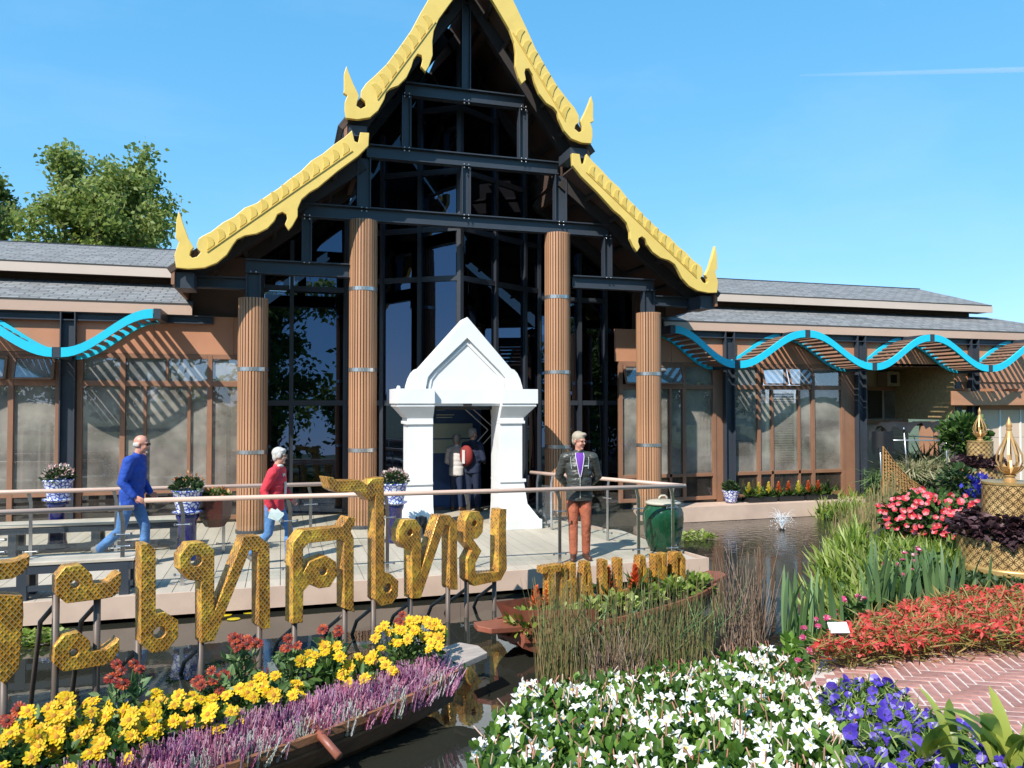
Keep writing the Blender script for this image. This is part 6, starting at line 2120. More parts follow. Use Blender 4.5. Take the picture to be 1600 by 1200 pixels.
# ---- pink begonia bush on the far bank
c3 = at(1455, 806, D=8.9); c = c3[:2]; zc_ = float(c3[2])
t = thing('flowering_shrub', 'mound of coral pink and red begonias left of the near gold planter', 'shrub', (c[0], c[1], .42))
FK = [flower('flower', 5, .052, .052, ['pink_petal', 'yellow_eye'], .008, .006, cup=.010, tipz=.01, seed=80 + s, layers=1) for s in range(5)]
vd = (CAM[:2] - c) / np.linalg.norm(CAM[:2] - c); sd_ = np.array([-vd[1], vd[0]])
P = []
while len(P) < 110:
    u_, v_ = random.uniform(-1, 1), random.uniform(-.9, 1)
    if u_ * u_ + v_ ** 2 > 1: continue
    w_ = math.sqrt(max(0, 1 - u_ * u_ - v_ ** 2))
    q_ = np.array([*(c + sd_ * u_ * .56 + vd * w_ * .46), zc_ + v_ * .29]) + RNG.normal(0, .02, 3)
    if all(np.linalg.norm(q_ - w) > .062 for w in P): P.append(q_)
    elif random.random() < .02: P.append(q_)
P = np.array(P)
n = 2600
d = sphere_dirs(n, -1); rr_ = RNG.uniform(.6, 1, n)[:, None]
Q_ = np.array([c[0], c[1], zc_ - .03])[None] + rr_ * (d[:, :1] * np.array([[*sd_, 0]]) * .54 + d[:, 1:2] * np.array([[*vd, 0]]) * .44 + d[:, 2:] * np.array([[0, 0, .30]]))
bake('leaves', T_LEAF, Q_, rotm(d + RNG.normal(0, .6, (n, 3)), twist=RNG.uniform(-1, 1, n)), RNG.uniform(.06, .10, n), RNG.uniform(0, 1, n), 'g_mid', t)
place('flower', FK, t, P, TOCAM(P) * .8 + np.array([-.2, 0, .35]) + RNG.normal(0, .35, P.shape), RNG.uniform(.5, .9, len(P)))

# ---- low planting round the planters
poly = pxpoly([(1500, 925), (1510, 895), (1640, 890), (1640, 930)], .45)
t = thing('ground_cover', 'low dark green ground cover under the near gold planter', 'ground cover', (*np.mean(poly, axis=0), .45)); t['kind'] = 'stuff'
canopy('leaves', t, poly, 2200, lambda x, y: .52 + 0 * x, .12, T_OVAL, .06, 'g_dark')
for px, py, D_, r, n_, mat, lab in ((1505, 680, 15.0, .42, 700, 'g_mid', 'glossy green shrub left of the far gold planter'), (1495, 752, 12.0, .28, 400, 'g_dark', 'low dark green shrub behind the pink begonias')):
    p_ = at(px, py, D=D_)
    t = thing('shrub', lab, 'shrub', (p_[0], p_[1], max(float(ground_h(p_[0], p_[1])), -.1)))
    tuft('leaves', t, tuple(p_), r, n_, T_LEAF, .15 if D_ > 13 else .10, mat, -1, .9, fill=.3)
    m = MB(); m.tube([(p_[0], p_[1], t.location.z), tuple(p_)], [.03, .012], 6); m.build('stem', 'bark', t)
p_ = at(1531, 752, D=11.5)
t = thing('salvia_clump', 'clump of deep blue flower spikes beside the near gold planter', 'flowers', (p_[0], p_[1], .45))
n = 70; xy = np.array(p_[:2]) + RNG.normal(0, .10, (n, 2)); P = np.column_stack([xy, p_[2] - .25 + RNG.uniform(0, .3, n)])
bake('spikes', T_OVAL, P, rotm(RNG.normal(0, .4, (n, 3)) + np.array([0, 0, 1])), .10, RNG.uniform(0, 1, n), leafm('salvia', [(0, (.02, .02, .25)), (1, (.06, .06, .5))]), t)

# ---- recess: tall striped grasses, aluminium frame under black film, woven fan
for px, n_, h, mat, lab in ((1395, 260, 1.0, 'g_blue', 'tall loose grass at the left end of the aluminium frame'), (1432, 420, 1.25, 'straw', 'pale striped tall grass below the black film'), (1470, 420, 1.2, 'straw', 'pale striped tall grass at the right of the aluminium frame'), (1448, 420, 1.45, 'g_dark', 'dark green strap-leaved plants under the black film')):
    b = at(px, 772, Y=13.9 if mat != 'g_dark' else 14.4)
    b[2] = .1
    P = np.column_stack([b[0] + RNG.normal(0, .26, n_), b[1] + RNG.normal(0, .14, n_), np.full(n_, .05)])
    d = RNG.normal(0, .26, (n_, 3)); d[:, 2] = 1
    t = thing('tall_grass', lab, 'grass', tuple(b))
    # two-piece arching blades
    L1 = RNG.uniform(.5, .75, n_) * h
    dn = d / np.linalg.norm(d, axis=1, keepdims=True)
    r_ = RNG.uniform(0, 1, n_)
    bake('blades', T_SWORD, P, rotm(d, twist=RNG.uniform(-3, 3, n_)), np.column_stack([np.full(n_, .35), L1, np.full(n_, .4)]), r_, mat, t)
    d2 = d * np.array([2.6, 2.6, 0]) + np.column_stack([np.zeros((n_, 2)), RNG.uniform(-.6, .4, n_)])
    bake('arching_tips', T_SWORD, P + dn * (L1 * .82)[:, None], rotm(d2), np.column_stack([np.full(n_, .3), L1 * .6, np.full(n_, .4)]), r_, mat, t)
t = thing('shade_frame', 'aluminium tube frame with torn black film roof in the recess of the right wing', 'shade frame', tuple(at(1430, 770, Y=14.0)[:2]) + (0,))
def fp(px, py): return tuple(at(px, py, Y=13.75))
def fq(px, py): return tuple(at(px, py, Y=14.5))
for a, b in ((fp(1378, 775), fp(1375, 690)), (fp(1420, 770), fp(1412, 668)), (fq(1393, 760), fq(1390, 676)), (fp(1480, 760), fp(1478, 668)), (fp(1390, 688), fp(1480, 688)), (fq(1390, 680), fq(1475, 684)), (fp(1375, 690), fq(1390, 678)), (fp(1478, 686), fq(1470, 680))):
    m = MB(); m.tube([a, b], .015, 8); m.build('tube', 'aluminium', t, smooth=True)
nx, ny = 18, 8
V = []
for i in range(nx + 1):
    for j in range(ny + 1):
        px = 1358 + (1472 - 1358) * i / nx
        p_ = at(px, 676 + 6 * math.sin(i * 1.3) * (1 if i > 2 else .3) + (10 * (j / ny) if j < 2 else 0), Y=13.7 + .95 * j / ny)
        V.append((p_[0], p_[1], 1.70 + .05 * math.sin(i * 1.1 + j) - .18 * max(0, (3 - i) / 3) - (0.16 * random.random() if j == 0 else 0.0)))
m = MB(); m.add(V, [(i * (ny + 1) + j, (i + 1) * (ny + 1) + j, (i + 1) * (ny + 1) + j + 1, i * (ny + 1) + j + 1) for i in range(nx) for j in range(ny)])
m.build('black_film', 'black_film', t, smooth=True)
# hanging torn end
V = [tuple(np.array(at(1362 + 34 * i / 8, 674 + 30 * j / 4 * (1 + .3 * math.sin(i * 2)), Y=13.68 + .05 * math.sin(i)))) for i in range(9) for j in range(5)]
m = MB(); m.add(V, [(i * 5 + j, (i + 1) * 5 + j, (i + 1) * 5 + j + 1, i * 5 + j + 1) for i in range(8) for j in range(4)]); m.build('film_flap', 'black_film', t, smooth=True)

t = thing('woven_fan', 'brown woven rattan trellis with a curved sloping edge below the aluminium frame', 'trellis', tuple(at(1400, 772, Y=13.2)[:2]) + (0,))
def fanp(u, v):          # u along foot 0..1, v height 0..1
    top = 698 + (772 - 698) * (1 - (1 - u) ** 2.2)
    px = 1380 + 105 * u
    return at(px, 775 + (top - 775) * v, Y=13.2)
fp_ = MB()
for k in range(24):
    u = k / 23
    a, b = fanp(u, 0), fanp(min(1, u * .92), 1)
    m = MB(); m.bar(tuple(a), tuple(b + np.array([0, 0, .01])), .012, .03, (0, 1, 0)); m.build('upright', 'rattan', t)
for k in range(15):
    v0 = k / 14
    pts = [fanp(u / 10, v0) + np.array([0, -.012 if (u + k) % 2 else .012, 0]) for u in range(11)]
    m = MB()
    for a, b in zip(pts[:-1], pts[1:]): m.bar(tuple(a), tuple(b), .010, .024 if k < 14 else .045, (0, 1, 0))
    m.build('weaver', 'rattan', t)

# ---- bromeliads on the ledge
def bromeliad(lab, x, y, z, s, bract, group, nleaf=26):
    t = thing('bromeliad', lab, 'plant', (x, y, z), 0, group)
    n_ = nleaf
    P = np.tile(np.array([[x, y, z + .08 * s]]), (n_, 1)) + RNG.normal(0, .02 * s, (n_, 3))
    d = RNG.normal(0, .8, (n_, 3)); d[:, 2] = RNG.uniform(.4, 1.2, n_)
    bake('leaves', T_SWORD, P, rotm(d), np.column_stack([np.full(n_, .55 * s), RNG.uniform(.6, 1, n_) * .34 * s, np.full(n_, s)]), RNG.uniform(0, 1, n_), 'g_mid', t)
    k = 30
    zz = np.linspace(.14, .40, k) * s
    a = np.arange(k) * 2.4
    P = np.column_stack([np.full(k, x) , np.full(k, y), z + zz])
    d = np.column_stack([np.cos(a), np.sin(a), np.linspace(.5, 2.2, k)])
    bake('flower_spike', T_LEAF, P, rotm(d), np.linspace(.13, .06, k) * s, RNG.uniform(0, 1, k), bract, t)
    return t
for k in range(9):
    px = 1170 + k * 15.5
    mat = ('yellow_bract', 'yellow_bract', 'yellow_bract', 'orange_bract', 'orange_bract', 'yellow_bract', 'orange_bract', 'orange_bract', None)[k]
    p_ = at(px, 779, Y=14.75)
    lab = '%s plant, %s from the left in the row on the ledge' % ({'yellow_bract': 'yellow bromeliad', 'orange_bract': 'orange-red bromeliad', None: 'green leafy'}[mat], 'first second third fourth fifth sixth seventh eighth ninth'.split()[k])
    bromeliad(lab, p_[0], p_[1], .02, .92, mat or 'g_dark', 'potted row on the ledge')
for k, (a, b) in enumerate(((1165, 1208), (1212, 1250), (1254, 1302))):
    p_, q_ = at(a, 780, Y=14.75), at(b, 780, Y=14.75)
    m = MB(); m.bx(p_[0], q_[0], 14.6, 14.9, .0, .10); m.bx(p_[0] + .02, q_[0] - .02, 14.62, 14.88, .101, .105)
    tag(m.build('plant_tray', 'black_plastic'), ('black tray of yellow bromeliads on the ledge', 'black tray of red and orange bromeliads on the ledge', 'black tray at the right end of the plant row on the ledge')[k], 'tray', 'plant trays on the ledge')
p_ = at(1142, 784, Y=14.75)
t = thing('potted_plant', 'small shrub in a blue and white bowl on the ledge beside the black post', 'potted plant', (p_[0], p_[1], .0))
m = MB(); m.lathe([(.11, .01), (.12, .03), (.14, .10), (.19, .25), (.20, .27), (.18, .27), (.16, .22)], 20); m.build('pot', 'porcelain', t, world=False, smooth=True)
tuft('foliage', t, (p_[0], p_[1], .30), .17, 240, T_LEAF, .08, 'g_dark', -.2, .9)

# ================================================================== FLOWERS IN THE BOATS
T_SPIKE = None
def spike_tmpl():
    vs, fs = [], []
    n = 9
    for q in range(2):
        a = q * PI / 2
        b = len(vs)
        for i in range(n + 1):
            f = i / n
            w = (.5 * (1 - f * .75)) * (1.0 if i % 2 else .45)
            vs += [(-w * math.cos(a), f, -w * math.sin(a)), (w * math.cos(a), f, w * math.sin(a))]
        for i in range(n):
            k = b + 2 * i
            fs.append((k, k + 1, k + 3, k + 2))
    return (vs, fs)
T_SPIKE = spike_tmpl()
MT['h_mauve'] = leafm('h_mauve', [(0, (.46, .15, .30)), (.5, (.60, .28, .44)), (1, (.74, .55, .62))], trans=.2)
MT['h_purple'] = leafm('h_purple', [(0, (.30, .09, .25)), (.5, (.44, .18, .36)), (1, (.60, .40, .52))], trans=.2)
MT['h_rose'] = leafm('h_rose', [(0, (.52, .18, .28)), (.5, (.66, .32, .42)), (1, (.74, .55, .58))], trans=.2)
MT['h_white'] = leafm('h_white', [(0, (.58, .57, .55)), (.5, (.72, .71, .68)), (1, (.50, .55, .40))], trans=.2)
MT['h_green'] = leafm('h_green', [(0, (.16, .22, .05)), (.5, (.34, .38, .11)), (1, (.55, .56, .28))], trans=.2)

def bpt(f, s):
    """point in the near boat: f along (0 bow .. 1), s across (-1 near gunwale .. 1 far)"""
    w = BH * (math.sin(PI * min(1, max(0, .06 + f * .88))) ** .32)
    return b1A + bu * 4.3 * f + bn * (w * s)
hk = ('h_mauve', 'h_white', 'h_rose', 'h_purple', 'h_white', 'h_rose', 'h_green')
names = {'h_mauve': 'mauve', 'h_white': 'white', 'h_rose': 'rosy pink', 'h_purple': 'purple', 'h_green': 'lime green'}
random.seed(11)
nh = 26
ORD = 'first second third fourth fifth sixth seventh eighth ninth tenth eleventh twelfth thirteenth fourteenth fifteenth sixteenth seventeenth eighteenth nineteenth twentieth twenty-first twenty-second twenty-third twenty-fourth twenty-fifth twenty-sixth'.split()
for k in range(nh):
    f = .03 + .70 * k / nh
    for row in range(2):
        s_ = (-.74 + .30 * row) + random.uniform(-.05, .05)
        c = bpt(min(.98, f + random.uniform(-.008, .008)), s_)
        mat = hk[(k * 2 + row * 3 + (k // 3)) % 7]
        if k < 3 and row == 0: mat = ('h_mauve', 'h_white', 'h_mauve')[k]
        z0 = -.09
        n_ = 105
        t = thing('heather_plant', '%s heather, %s from the bow in the %s row along the dark wooden boat' % (names[mat], ORD[k], ('outer', 'middle', 'inner')[row]), 'heather', (float(c[0]), float(c[1]), z0), 0, 'heathers along the near side of the boat')
        xy = c[None] + RNG.normal(0, .050, (n_, 2))
        off = (xy - c[None])
        d = np.column_stack([off * 3.6, np.ones(n_)]) + RNG.normal(0, .10, (n_, 3)) + np.array([*(-bn * .10), 0])
        h = RNG.uniform(.11, .20, n_) * (1.0 + .08 * row)
        bake('spikes', T_SPIKE, np.column_stack([xy, np.full(n_, z0 + .01 + .05 * row)]), rotm(d), np.column_stack([np.full(n_, .030), h, np.full(n_, .030)]), RNG.uniform(0, 1, n_), mat, t)

FY = [flower('flower', 9, .050, .022, ['yellow_petal', 'amber_eye'], .016, .012, cup=.004, tipz=-.004, layers=2, seed=100 + s) for s in range(5)]
FG = [flower('flower', 13, .046, .018, ['red_petal', 'brown_eye'], .016, .012, cup=.002, tipz=-.006, layers=1, seed=120 + s) for s in range(4)]
def daisy_plant(lab, c, zb, r, zt, nf, meshes, cat, name, group, leafmat='g_mid', nl=260, sc=1.0):
    t = thing(name, lab, cat, (float(c[0]), float(c[1]), zb), 0, group)
    H = zt - zb
    n_ = nl
    xy = c[None] + RNG.normal(0, r * .45, (n_, 2))
    P = np.column_stack([xy, zb + RNG.uniform(0.02, .75, n_) * H])
    d = RNG.normal(0, .7, (n_, 3)); d[:, 2] = np.abs(d[:, 2]) + .15
    bake('leaves', T_LEAF, P, rotm(d, twist=RNG.uniform(-1, 1, n_)), np.column_stack([RNG.uniform(.05, .08, n_), RNG.uniform(.07, .12, n_), np.full(n_, .1)]), RNG.uniform(0, 1, n_), leafmat, t)
    # flower heads spread over a dome, kept apart
    hd = []
    tries = 0
    while len(hd) < nf and tries < nf * 40:
        tries += 1
        a, rr = random.uniform(0, 2 * PI), r * math.sqrt(random.random())
        q = np.array([c[0] + rr * math.cos(a), c[1] + rr * math.sin(a), zt - .10 * (rr / r) ** 2 + random.uniform(-.05, .04)])
        if all(np.linalg.norm(q - w) > .072 * sc for w in hd): hd.append(q)
    P = np.array(hd)
    D = TOCAM(P) * .75 + np.array([-.25, -.15, .75]) + RNG.normal(0, .30, P.shape)
    place('flower', meshes, t, P, D, RNG.uniform(.8, 1.15, len(P)) * sc)
    g = np.column_stack([c[None] + RNG.normal(0, r * .4, (len(P), 2)), np.full(len(P), zb)])
    v = P - g
    bake('stems', T_STALK, g, rotm(v), np.column_stack([np.full(len(P), .006), np.linalg.norm(v, axis=1) - .004, np.full(len(P), .006)]), RNG.uniform(0, 1, len(P)), leafmat, t)
    return t
# surveyed clumps: centre of each clump of heads in the photograph and its distance
yl = [((645, 980), 5.75, .25, 26), ((575, 1035), 5.35, .17, 13), ((510, 1015), 5.4, .16, 11), ((415, 1065), 5.0, .19, 15), ((330, 1105), 4.75, .17, 12), ((270, 1085), 4.9, .16, 11), ((195, 1125), 4.6, .20, 15), ((110, 1100), 4.7, .20, 15), ((60, 1140), 4.4, .20, 15), ((160, 1175), 4.25, .19, 13), ((20, 1160), 4.3, .18, 11), ((245, 1150), 4.45, .14, 7)]
def on_boat(px, py, s_):
    """where along the boat, at s_ across it, the clump seen at px stands, and how tall it is"""
    best = None
    for i in range(240):
        f = -.02 + 1.05 * i / 240
        q = bpt(f, s_); v = q - CAM[:2]; d = v @ (_fw[:2] / np.linalg.norm(_fw[:2])); x = 800 + FPX * (v @ _rt[:2]) / d
        if best is None or abs(x - px) < best[0]: best = (abs(x - px), q, d)
    _, q, d = best
    z = 2.2 - (py - 628) * d / FPX
    return q, float(np.clip(z, .20, .50))
for k, (p_, D_, r, nf) in enumerate(yl):
    q, zt_ = on_boat(*p_, (.25, -.05, .35, .0, -.15, .40, -.05, .45, .20, -.20, .05, -.15)[k])
    daisy_plant('%s clump of yellow daisies from the bow of the dark wooden boat' % ORD[k], q, -.10, r * 1.3, zt_ + .03, int(nf * 1.15), FY, 'daisies', 'yellow_daisy', 'yellow daisies in the boat', nl=230)
rl = [((520, 985), 5.95, .12, 5), ((455, 1005), 5.8, .12, 5), ((380, 1000), 5.75, .16, 7), ((335, 1050), 5.4, .14, 8), ((200, 1045), 5.3, .17, 6), ((30, 1115), 4.9, .12, 6), ((640, 965), 6.1, .15, 5)]
for k, (p_, D_, r, nf) in enumerate(rl):
    c, zt_ = on_boat(*p_, (.85, .8, .95, .6, .95, .7, .9)[k])
    daisy_plant('dark red blanket flowers with grey-green leaves, %s' % ('behind the second yellow clump from the bow', 'under the arch-shaped letter', 'under the larger zigzag letter', 'beside the fifth yellow clump', 'under the ringed stem letter', 'at the left edge of the picture', 'behind the yellow clump at the bow')[k], c, -.10, r * .9, zt_ + .04, nf, FG, 'flowers', 'blanket_flower', 'blanket flowers in the boat', 'g_blue', 170, .95)

# far boat: bromeliads and yellow foliage between the letters
def b2(f, s): return B2A + B2U * (3.34 * f) + B2N * (.3 * s)
for f, s, mat, w in ((.17, .0, 'orange_bract', 'left one at the bow'), (.225, .1, 'orange_bract', 'right one at the bow'), (.40, .5, 'orange_bract', 'behind the H'), (.50, .2, 'orange_bract', 'left of the I'), (.69, .4, 'yellow_bract', 'left of the second A'), (.80, .5, 'orange_bract', 'beside the D'), (.60, -.1, 'orange_bract', 'in front of the L')):
    c = b2(f, s)
    bromeliad('%s bromeliad in the far flower boat, %s' % ('orange-red' if mat[0] == 'o' else 'yellow', w), c[0], c[1], -.12 + (.04 if f > .35 else 0), 1.05, mat, 'bromeliads in the far boat', 14)
for k, f in enumerate((.12, .24, .36, .50, .64, .78, .90)):
    c = b2(f, -.2)
    t = thing('leafy_plant', 'yellow-green leafy plant in the far flower boat, %s from the bow' % ORD[k], 'plant', (float(c[0]), float(c[1]), -.14), 0, 'yellow-green plants in the far boat')
    tuft('leaves', t, (c[0], c[1], -.02), .22, 150, T_LEAF, .09, 'g_bright', -.1, .6, fill=.3)
    tuft('dark_leaves', t, (c[0], c[1], -.06), .2, 90, T_LEAF, .09, 'g_dark', -.1, .6, fill=.2)

# ---- floating water plants
def floater(lab, px, py, r, n_, mat='g_bright', box=False):
    c = at(px, py, Z=WATER_Z)
    t = thing('water_plant', lab, 'water plant', (c[0], c[1], WATER_Z), 0, 'floating water plants')
    a = RNG.uniform(0, 2 * PI, n_); rr = r * np.sqrt(RNG.uniform(0, 1, n_))
    P = np.column_stack([c[0] + rr * np.cos(a) * 1.3, c[1] + rr * np.sin(a), np.full(n_, WATER_Z + .015) + RNG.uniform(0, .05, n_)])
    d = RNG.normal(0, 1, (n_, 3)); d[:, 2] = RNG.uniform(0, .7, n_)
    bake('leaves', T_FRILL, P, rotm(d), RNG.uniform(.06, .11, n_), RNG.uniform(.2, 1, n_), mat, t)
floater('pale green water plants floating beside the deck corner, right of the green jar', 1075, 842, .42, 260)
floater('light green water lettuce floating by the deck edge at the far left', 48, 1003, .26, 200)
for k, (px, py) in enumerate(((352, 962), (390, 958), (365, 968))):
    c = at(px, py, Z=WATER_Z)
    m = MB(); m.lathe([(.07, 0.004), (.075, .008), (.02, .012)], 9, (c[0], c[1], WATER_Z), squash=.8)
    tag(m.build('floating_leaf', MT['yellow_bract']), ('left', 'right', 'lowest')[k] + ' of three yellow leaves floating by the deck edge', 'leaf', 'floating yellow leaves')

# ---- little fountain
c = at(1222, 828, Z=WATER_Z)
t = thing('fountain', 'small bubbling fountain spraying in the pond before the right wing', 'fountain', (c[0], c[1], WATER_Z))
MT['spray'] = pm('spray', (.75, .80, .84), .15, 0, .05)
m = MB(); m.lathe([(.05, -.1), (.05, .02), (.03, .03)], 10); m.build('nozzle', 'black_plastic', t, world=False)
m = MB()
for k in range(420):
    a = random.uniform(0, 2 * PI); v = random.uniform(.2, 1); tt = random.uniform(.1, 1)
    r_ = .30 * v * tt; z_ = (1.7 * tt - 1.7 * tt * tt) * random.uniform(.5, 1.0) * .75 + .02
    s_ = random.uniform(.003, .006)
    m.lathe([(.001, -s_ * 1.8), (s_, 0), (.001, s_ * 1.8)], 5, (r_ * math.cos(a), r_ * math.sin(a), z_))
for k in range(14):
    a = 2 * PI * k / 14
    pts = []
    for i in range(7):
        tt = i / 6 * .62
        pts.append((.42 * tt * math.cos(a), .42 * tt * math.sin(a), .02 + (1.5 * tt - 1.5 * tt * tt) * (.85 + .2 * math.sin(k * 5))))
    m.tube(pts, [.004, .004, .0035, .003, .002, .002, .001], 5)
m.build('spray', 'spray', t, world=False, kind='stuff')

# ================================================================== TREES
MT['tree_leaf'] = leafm('tree_leaf', [(0, (.11, .15, .03)), (.5, (.25, .31, .07)), (1, (.42, .46, .18))], trans=.55)
def tree(lab, x, y, z0, H, R, lobes, nleaf, size, seed, group, zc=.34, pen=1.0):
    rg = np.random.default_rng(seed)
    rd = random.Random(seed)
    t = thing('tree', lab, 'tree', (x, y, z0), 0, group)
    m = MB()
    m.tube([(0, 0, 0), (rd.uniform(-.15, .15), 0, H * .25), (rd.uniform(-.3, .3), 0, H * .55), (0, 0, H * .9)], [H * .022, H * .017, H * .011, H * .003], 8)
    m.build('trunk', 'bark', t, world=False)
    cent, rad = [], []
    br = MB()
    for k in range(lobes):
        a = 2.4 * k + rd.uniform(-.4, .4)
        f = (k + .5) / lobes
        rr = R * rd.uniform(.15, .85) * (1 - .2 * abs(f - .5))
        zt = H * (zc + (1 - zc) * f ** .75 * rd.uniform(.86, 1.0)) - R * .12
        c = np.array([rr * math.cos(a), rr * math.sin(a), zt])
        cent.append(c); rad.append(R * rd.uniform(.22, .42))
        br.tube([(0, 0, zt * .55), tuple(c * np.array([.5, .5, .85])), tuple(c)], [H * .008, H * .005, H * .0015], 5)
    br.build('limbs', 'bark', t, world=False)
    cent = np.array(cent); rad = np.array(rad)
    # many small clumps through each lobe
    nc = lobes * 9
    li = rg.integers(0, lobes, nc)
    dd = rg.normal(0, 1, (nc, 3)); dd /= np.linalg.norm(dd, axis=1, keepdims=True)
    cc = cent[li] + dd * (rad[li] * rg.uniform(.35, 1.0, nc))[:, None] * np.array([1, 1, 1.15 * pen])
    per = nleaf // nc
    ci = np.repeat(np.arange(nc), per)
    P = cc[ci] + rg.normal(0, 1, (len(ci), 3)) * (R * .075)
    d = rg.normal(0, 1, (len(ci), 3)); d[:, 2] -= .2
    base = np.repeat(rg.uniform(0, .6, nc), per)
    bake('crown', T_OVAL, P + np.array([x, y, z0]), rotm(d, twist=rg.uniform(-3, 3, len(ci))), rg.uniform(.7, 1.3, len(ci)) * size, np.clip(base + rg.uniform(0, .4, len(ci)), 0, 1), 'tree_leaf', t)
    return t
tree('big leafy tree rising behind the roof of the left wing', -9.0, 45, 0, 15.4, 4.2, 40, 32000, .28, 3, 'trees behind the left wing', pen=1.2)
tree('tree cut off by the left edge behind the left wing', -15.6, 46, 0, 14.6, 3.2, 24, 14000, .30, 8, 'trees behind the left wing', pen=1.2)
tree('low tree filling in behind the ridge of the left wing', -6.2, 47, 0, 11.2, 2.6, 18, 9000, .30, 12, 'trees behind the left wing')
# across the path behind the viewer, seen only as reflections in the glass
for k, (x, y, H, R) in enumerate(((-26, -22, 12, 5), (-17, -26, 13, 5), (-9, -24, 15, 5), (-1, -29, 17, 5.5), (7, -25, 13, 5), (15, -28, 14, 5.5), (24, -24, 13, 5.5), (34, -24, 13, 6))):
    tree('leafy tree across the path, mirrored in the dark glass, number %s from the left' % ('one', 'two', 'three', 'four', 'five', 'six', 'seven', 'eight')[k], x, y, 0, H, R, 28, 9000, .50, 30 + k, 'trees across the path', zc=.12)

# ---- an aircraft's trail high over the right wing
a, b = at(1250, 118, D=2300), at(1660, 107, D=2500)
m = MB(); m.tube([tuple(a), tuple(a + (b - a) * .3), tuple(a + (b - a) * .7), tuple(b)], [3.0, 6.5, 8.5, 9.5], 14)
cm, nt, new = _nodes('contrail_vapour')
o_ = new('ShaderNodeOutputMaterial'); v_ = new('ShaderNodeVolumePrincipled')
v_.inputs['Color'].default_value = (1, 1, 1, 1); v_.inputs['Density'].default_value = 0.016
nt.links.new(v_.outputs[0], o_.inputs['Volume'])
MT['contrail_vapour'] = cm
tag(m.build('contrail', 'contrail_vapour'), 'thin white aircraft trail across the sky at the upper right', 'contrail')

# ================================================================== PEOPLE
MT['skin'] = pm('skin', (0.56, 0.31, 0.22), 0.55, 0, 0.10, 12)
MT['skin_ruddy'] = pm('skin_ruddy', (0.58, 0.27, 0.19), 0.5, 0, 0.12, 14)
MT['hair_white'] = pm('hair_white', (0.46, 0.44, 0.41), 0.6, 0, 0.18, 60, 0.5, 120)
MT['hair_blond'] = pm('hair_blond', (0.40, 0.33, 0.24), 0.6, 0, 0.2, 60, 0.5, 120)
MT['hair_grey'] = pm('hair_grey', (0.25, 0.24, 0.23), 0.6, 0, 0.2, 60, 0.5, 120)
MT['cloth_blue'] = pm('cloth_blue', (0.010, 0.060, 0.36), 0.8, 0, 0.16, 9, 0.9, 6, bdist=.06)
MT['cloth_red'] = pm('cloth_red', (0.60, 0.035, 0.055), 0.85, 0, 0.12, 9, 0.9, 7, bdist=.05)
MT['denim'] = pm('denim', (0.085, 0.20, 0.42), 0.85, 0, 0.25, 7, 0.9, 8, bdist=.05)
MT['denim_dark'] = pm('denim_dark', (0.02, 0.035, 0.08), 0.85, 0, 0.25, 7)
MT['leather'] = pm('leather', (0.050, 0.052, 0.045), 0.36, 0, 0.3, 8, 0.9, 9, stretch=(1, 1, 2.4), bdist=.03)
MT['trouser_rust'] = pm('trouser_rust', (0.46, 0.125, 0.065), 0.85, 0, 0.14, 8, 0.9, 7, bdist=.05)
MT['shirt_purple'] = pm('shirt_purple', (0.14, 0.03, 0.33), 0.8, 0, 0.1)
MT['shoe_brown'] = pm('shoe_brown', (0.085, 0.035, 0.022), 0.5)
MT['shoe_grey'] = pm('shoe_grey', (0.20, 0.18, 0.16), 0.7)
MT['shirt_white'] = pm('shirt_white', (0.55, 0.52, 0.50), 0.8, bump=.4, bscale=18)
MT['navy'] = pm('navy', (0.012, 0.02, 0.05), 0.8)
MT['pack_red'] = pm('pack_red', (0.22, 0.02, 0.018), 0.8)
MT['lens'] = pm('lens', (0.02, 0.015, 0.012), 0.15)
MT['paper'] = pm('paper', (0.72, 0.76, 0.74), 0.7, 0, 0.06, 14, col2=(0.45, 0.60, 0.62))
MT['lip'] = pm('lip', (0.33, 0.10, 0.08), 0.6)

def add2(a, b): return tuple(x + y for x, y in zip(a, b))

def hand(mb, wrist, direction, side, curl=.5, palm_n=None, s=1.0):
    """palm and five fingers at the end of a forearm; side = +1 left hand, -1 right"""
    d = Vector(direction).normalized()
    n = Vector(palm_n).normalized() if palm_n else Vector((0, side, 0))
    n = (n - d * n.dot(d)).normalized()
    w = d.cross(n).normalized()
    W_ = Vector(wrist)
    c = W_ + d * .045 * s
    for q in (-.026, -.009, .009, .026):
        limb(mb, [tuple(W_ + w * q * .6 * s), tuple(W_ + d * .085 * s + w * q * s)], [.014 * s, .012 * s], 8)
    for k, (q, L) in enumerate(((-.029, .058), (-.010, .072), (.010, .068), (.028, .052))):
        p0 = W_ + d * .085 * s + w * q * s
        a1 = (d * math.cos(curl * .6) + n * math.sin(curl * .6))
        a2 = (d * math.cos(curl * 1.6) + n * math.sin(curl * 1.6))
        p1 = p0 + a1 * L * .5 * s; p2 = p1 + a2 * L * .5 * s
        limb(mb, [tuple(p0), tuple(p1), tuple(p2)], [.0095 * s, .009 * s, .0075 * s], 8)
    t0 = W_ + d * .03 * s - w * .028 * s
    t1 = t0 + (d * .6 - w * .7 + n * .3).normalized() * .035 * s
    t2 = t1 + (d * .9 - w * .1 + n * .3).normalized() * .03 * s
    limb(mb, [tuple(t0), tuple(t1), tuple(t2)], [.012 * s, .0105 * s, .009 * s], 8)

def hemring(c, rx, ry, z0, z1, n=24):
    vs = [(c.x + rx * math.cos(2 * PI * k / n), c.y + ry * math.sin(2 * PI * k / n), c.z + z) for z in (z0, z1) for k in range(n)]
    fs = [(k, (k + 1) % n, (k + 1) % n + n, k + n) for k in range(n)] + [tuple(range(n - 1, -1, -1)), tuple(range(n, 2 * n))]
    return vs, fs

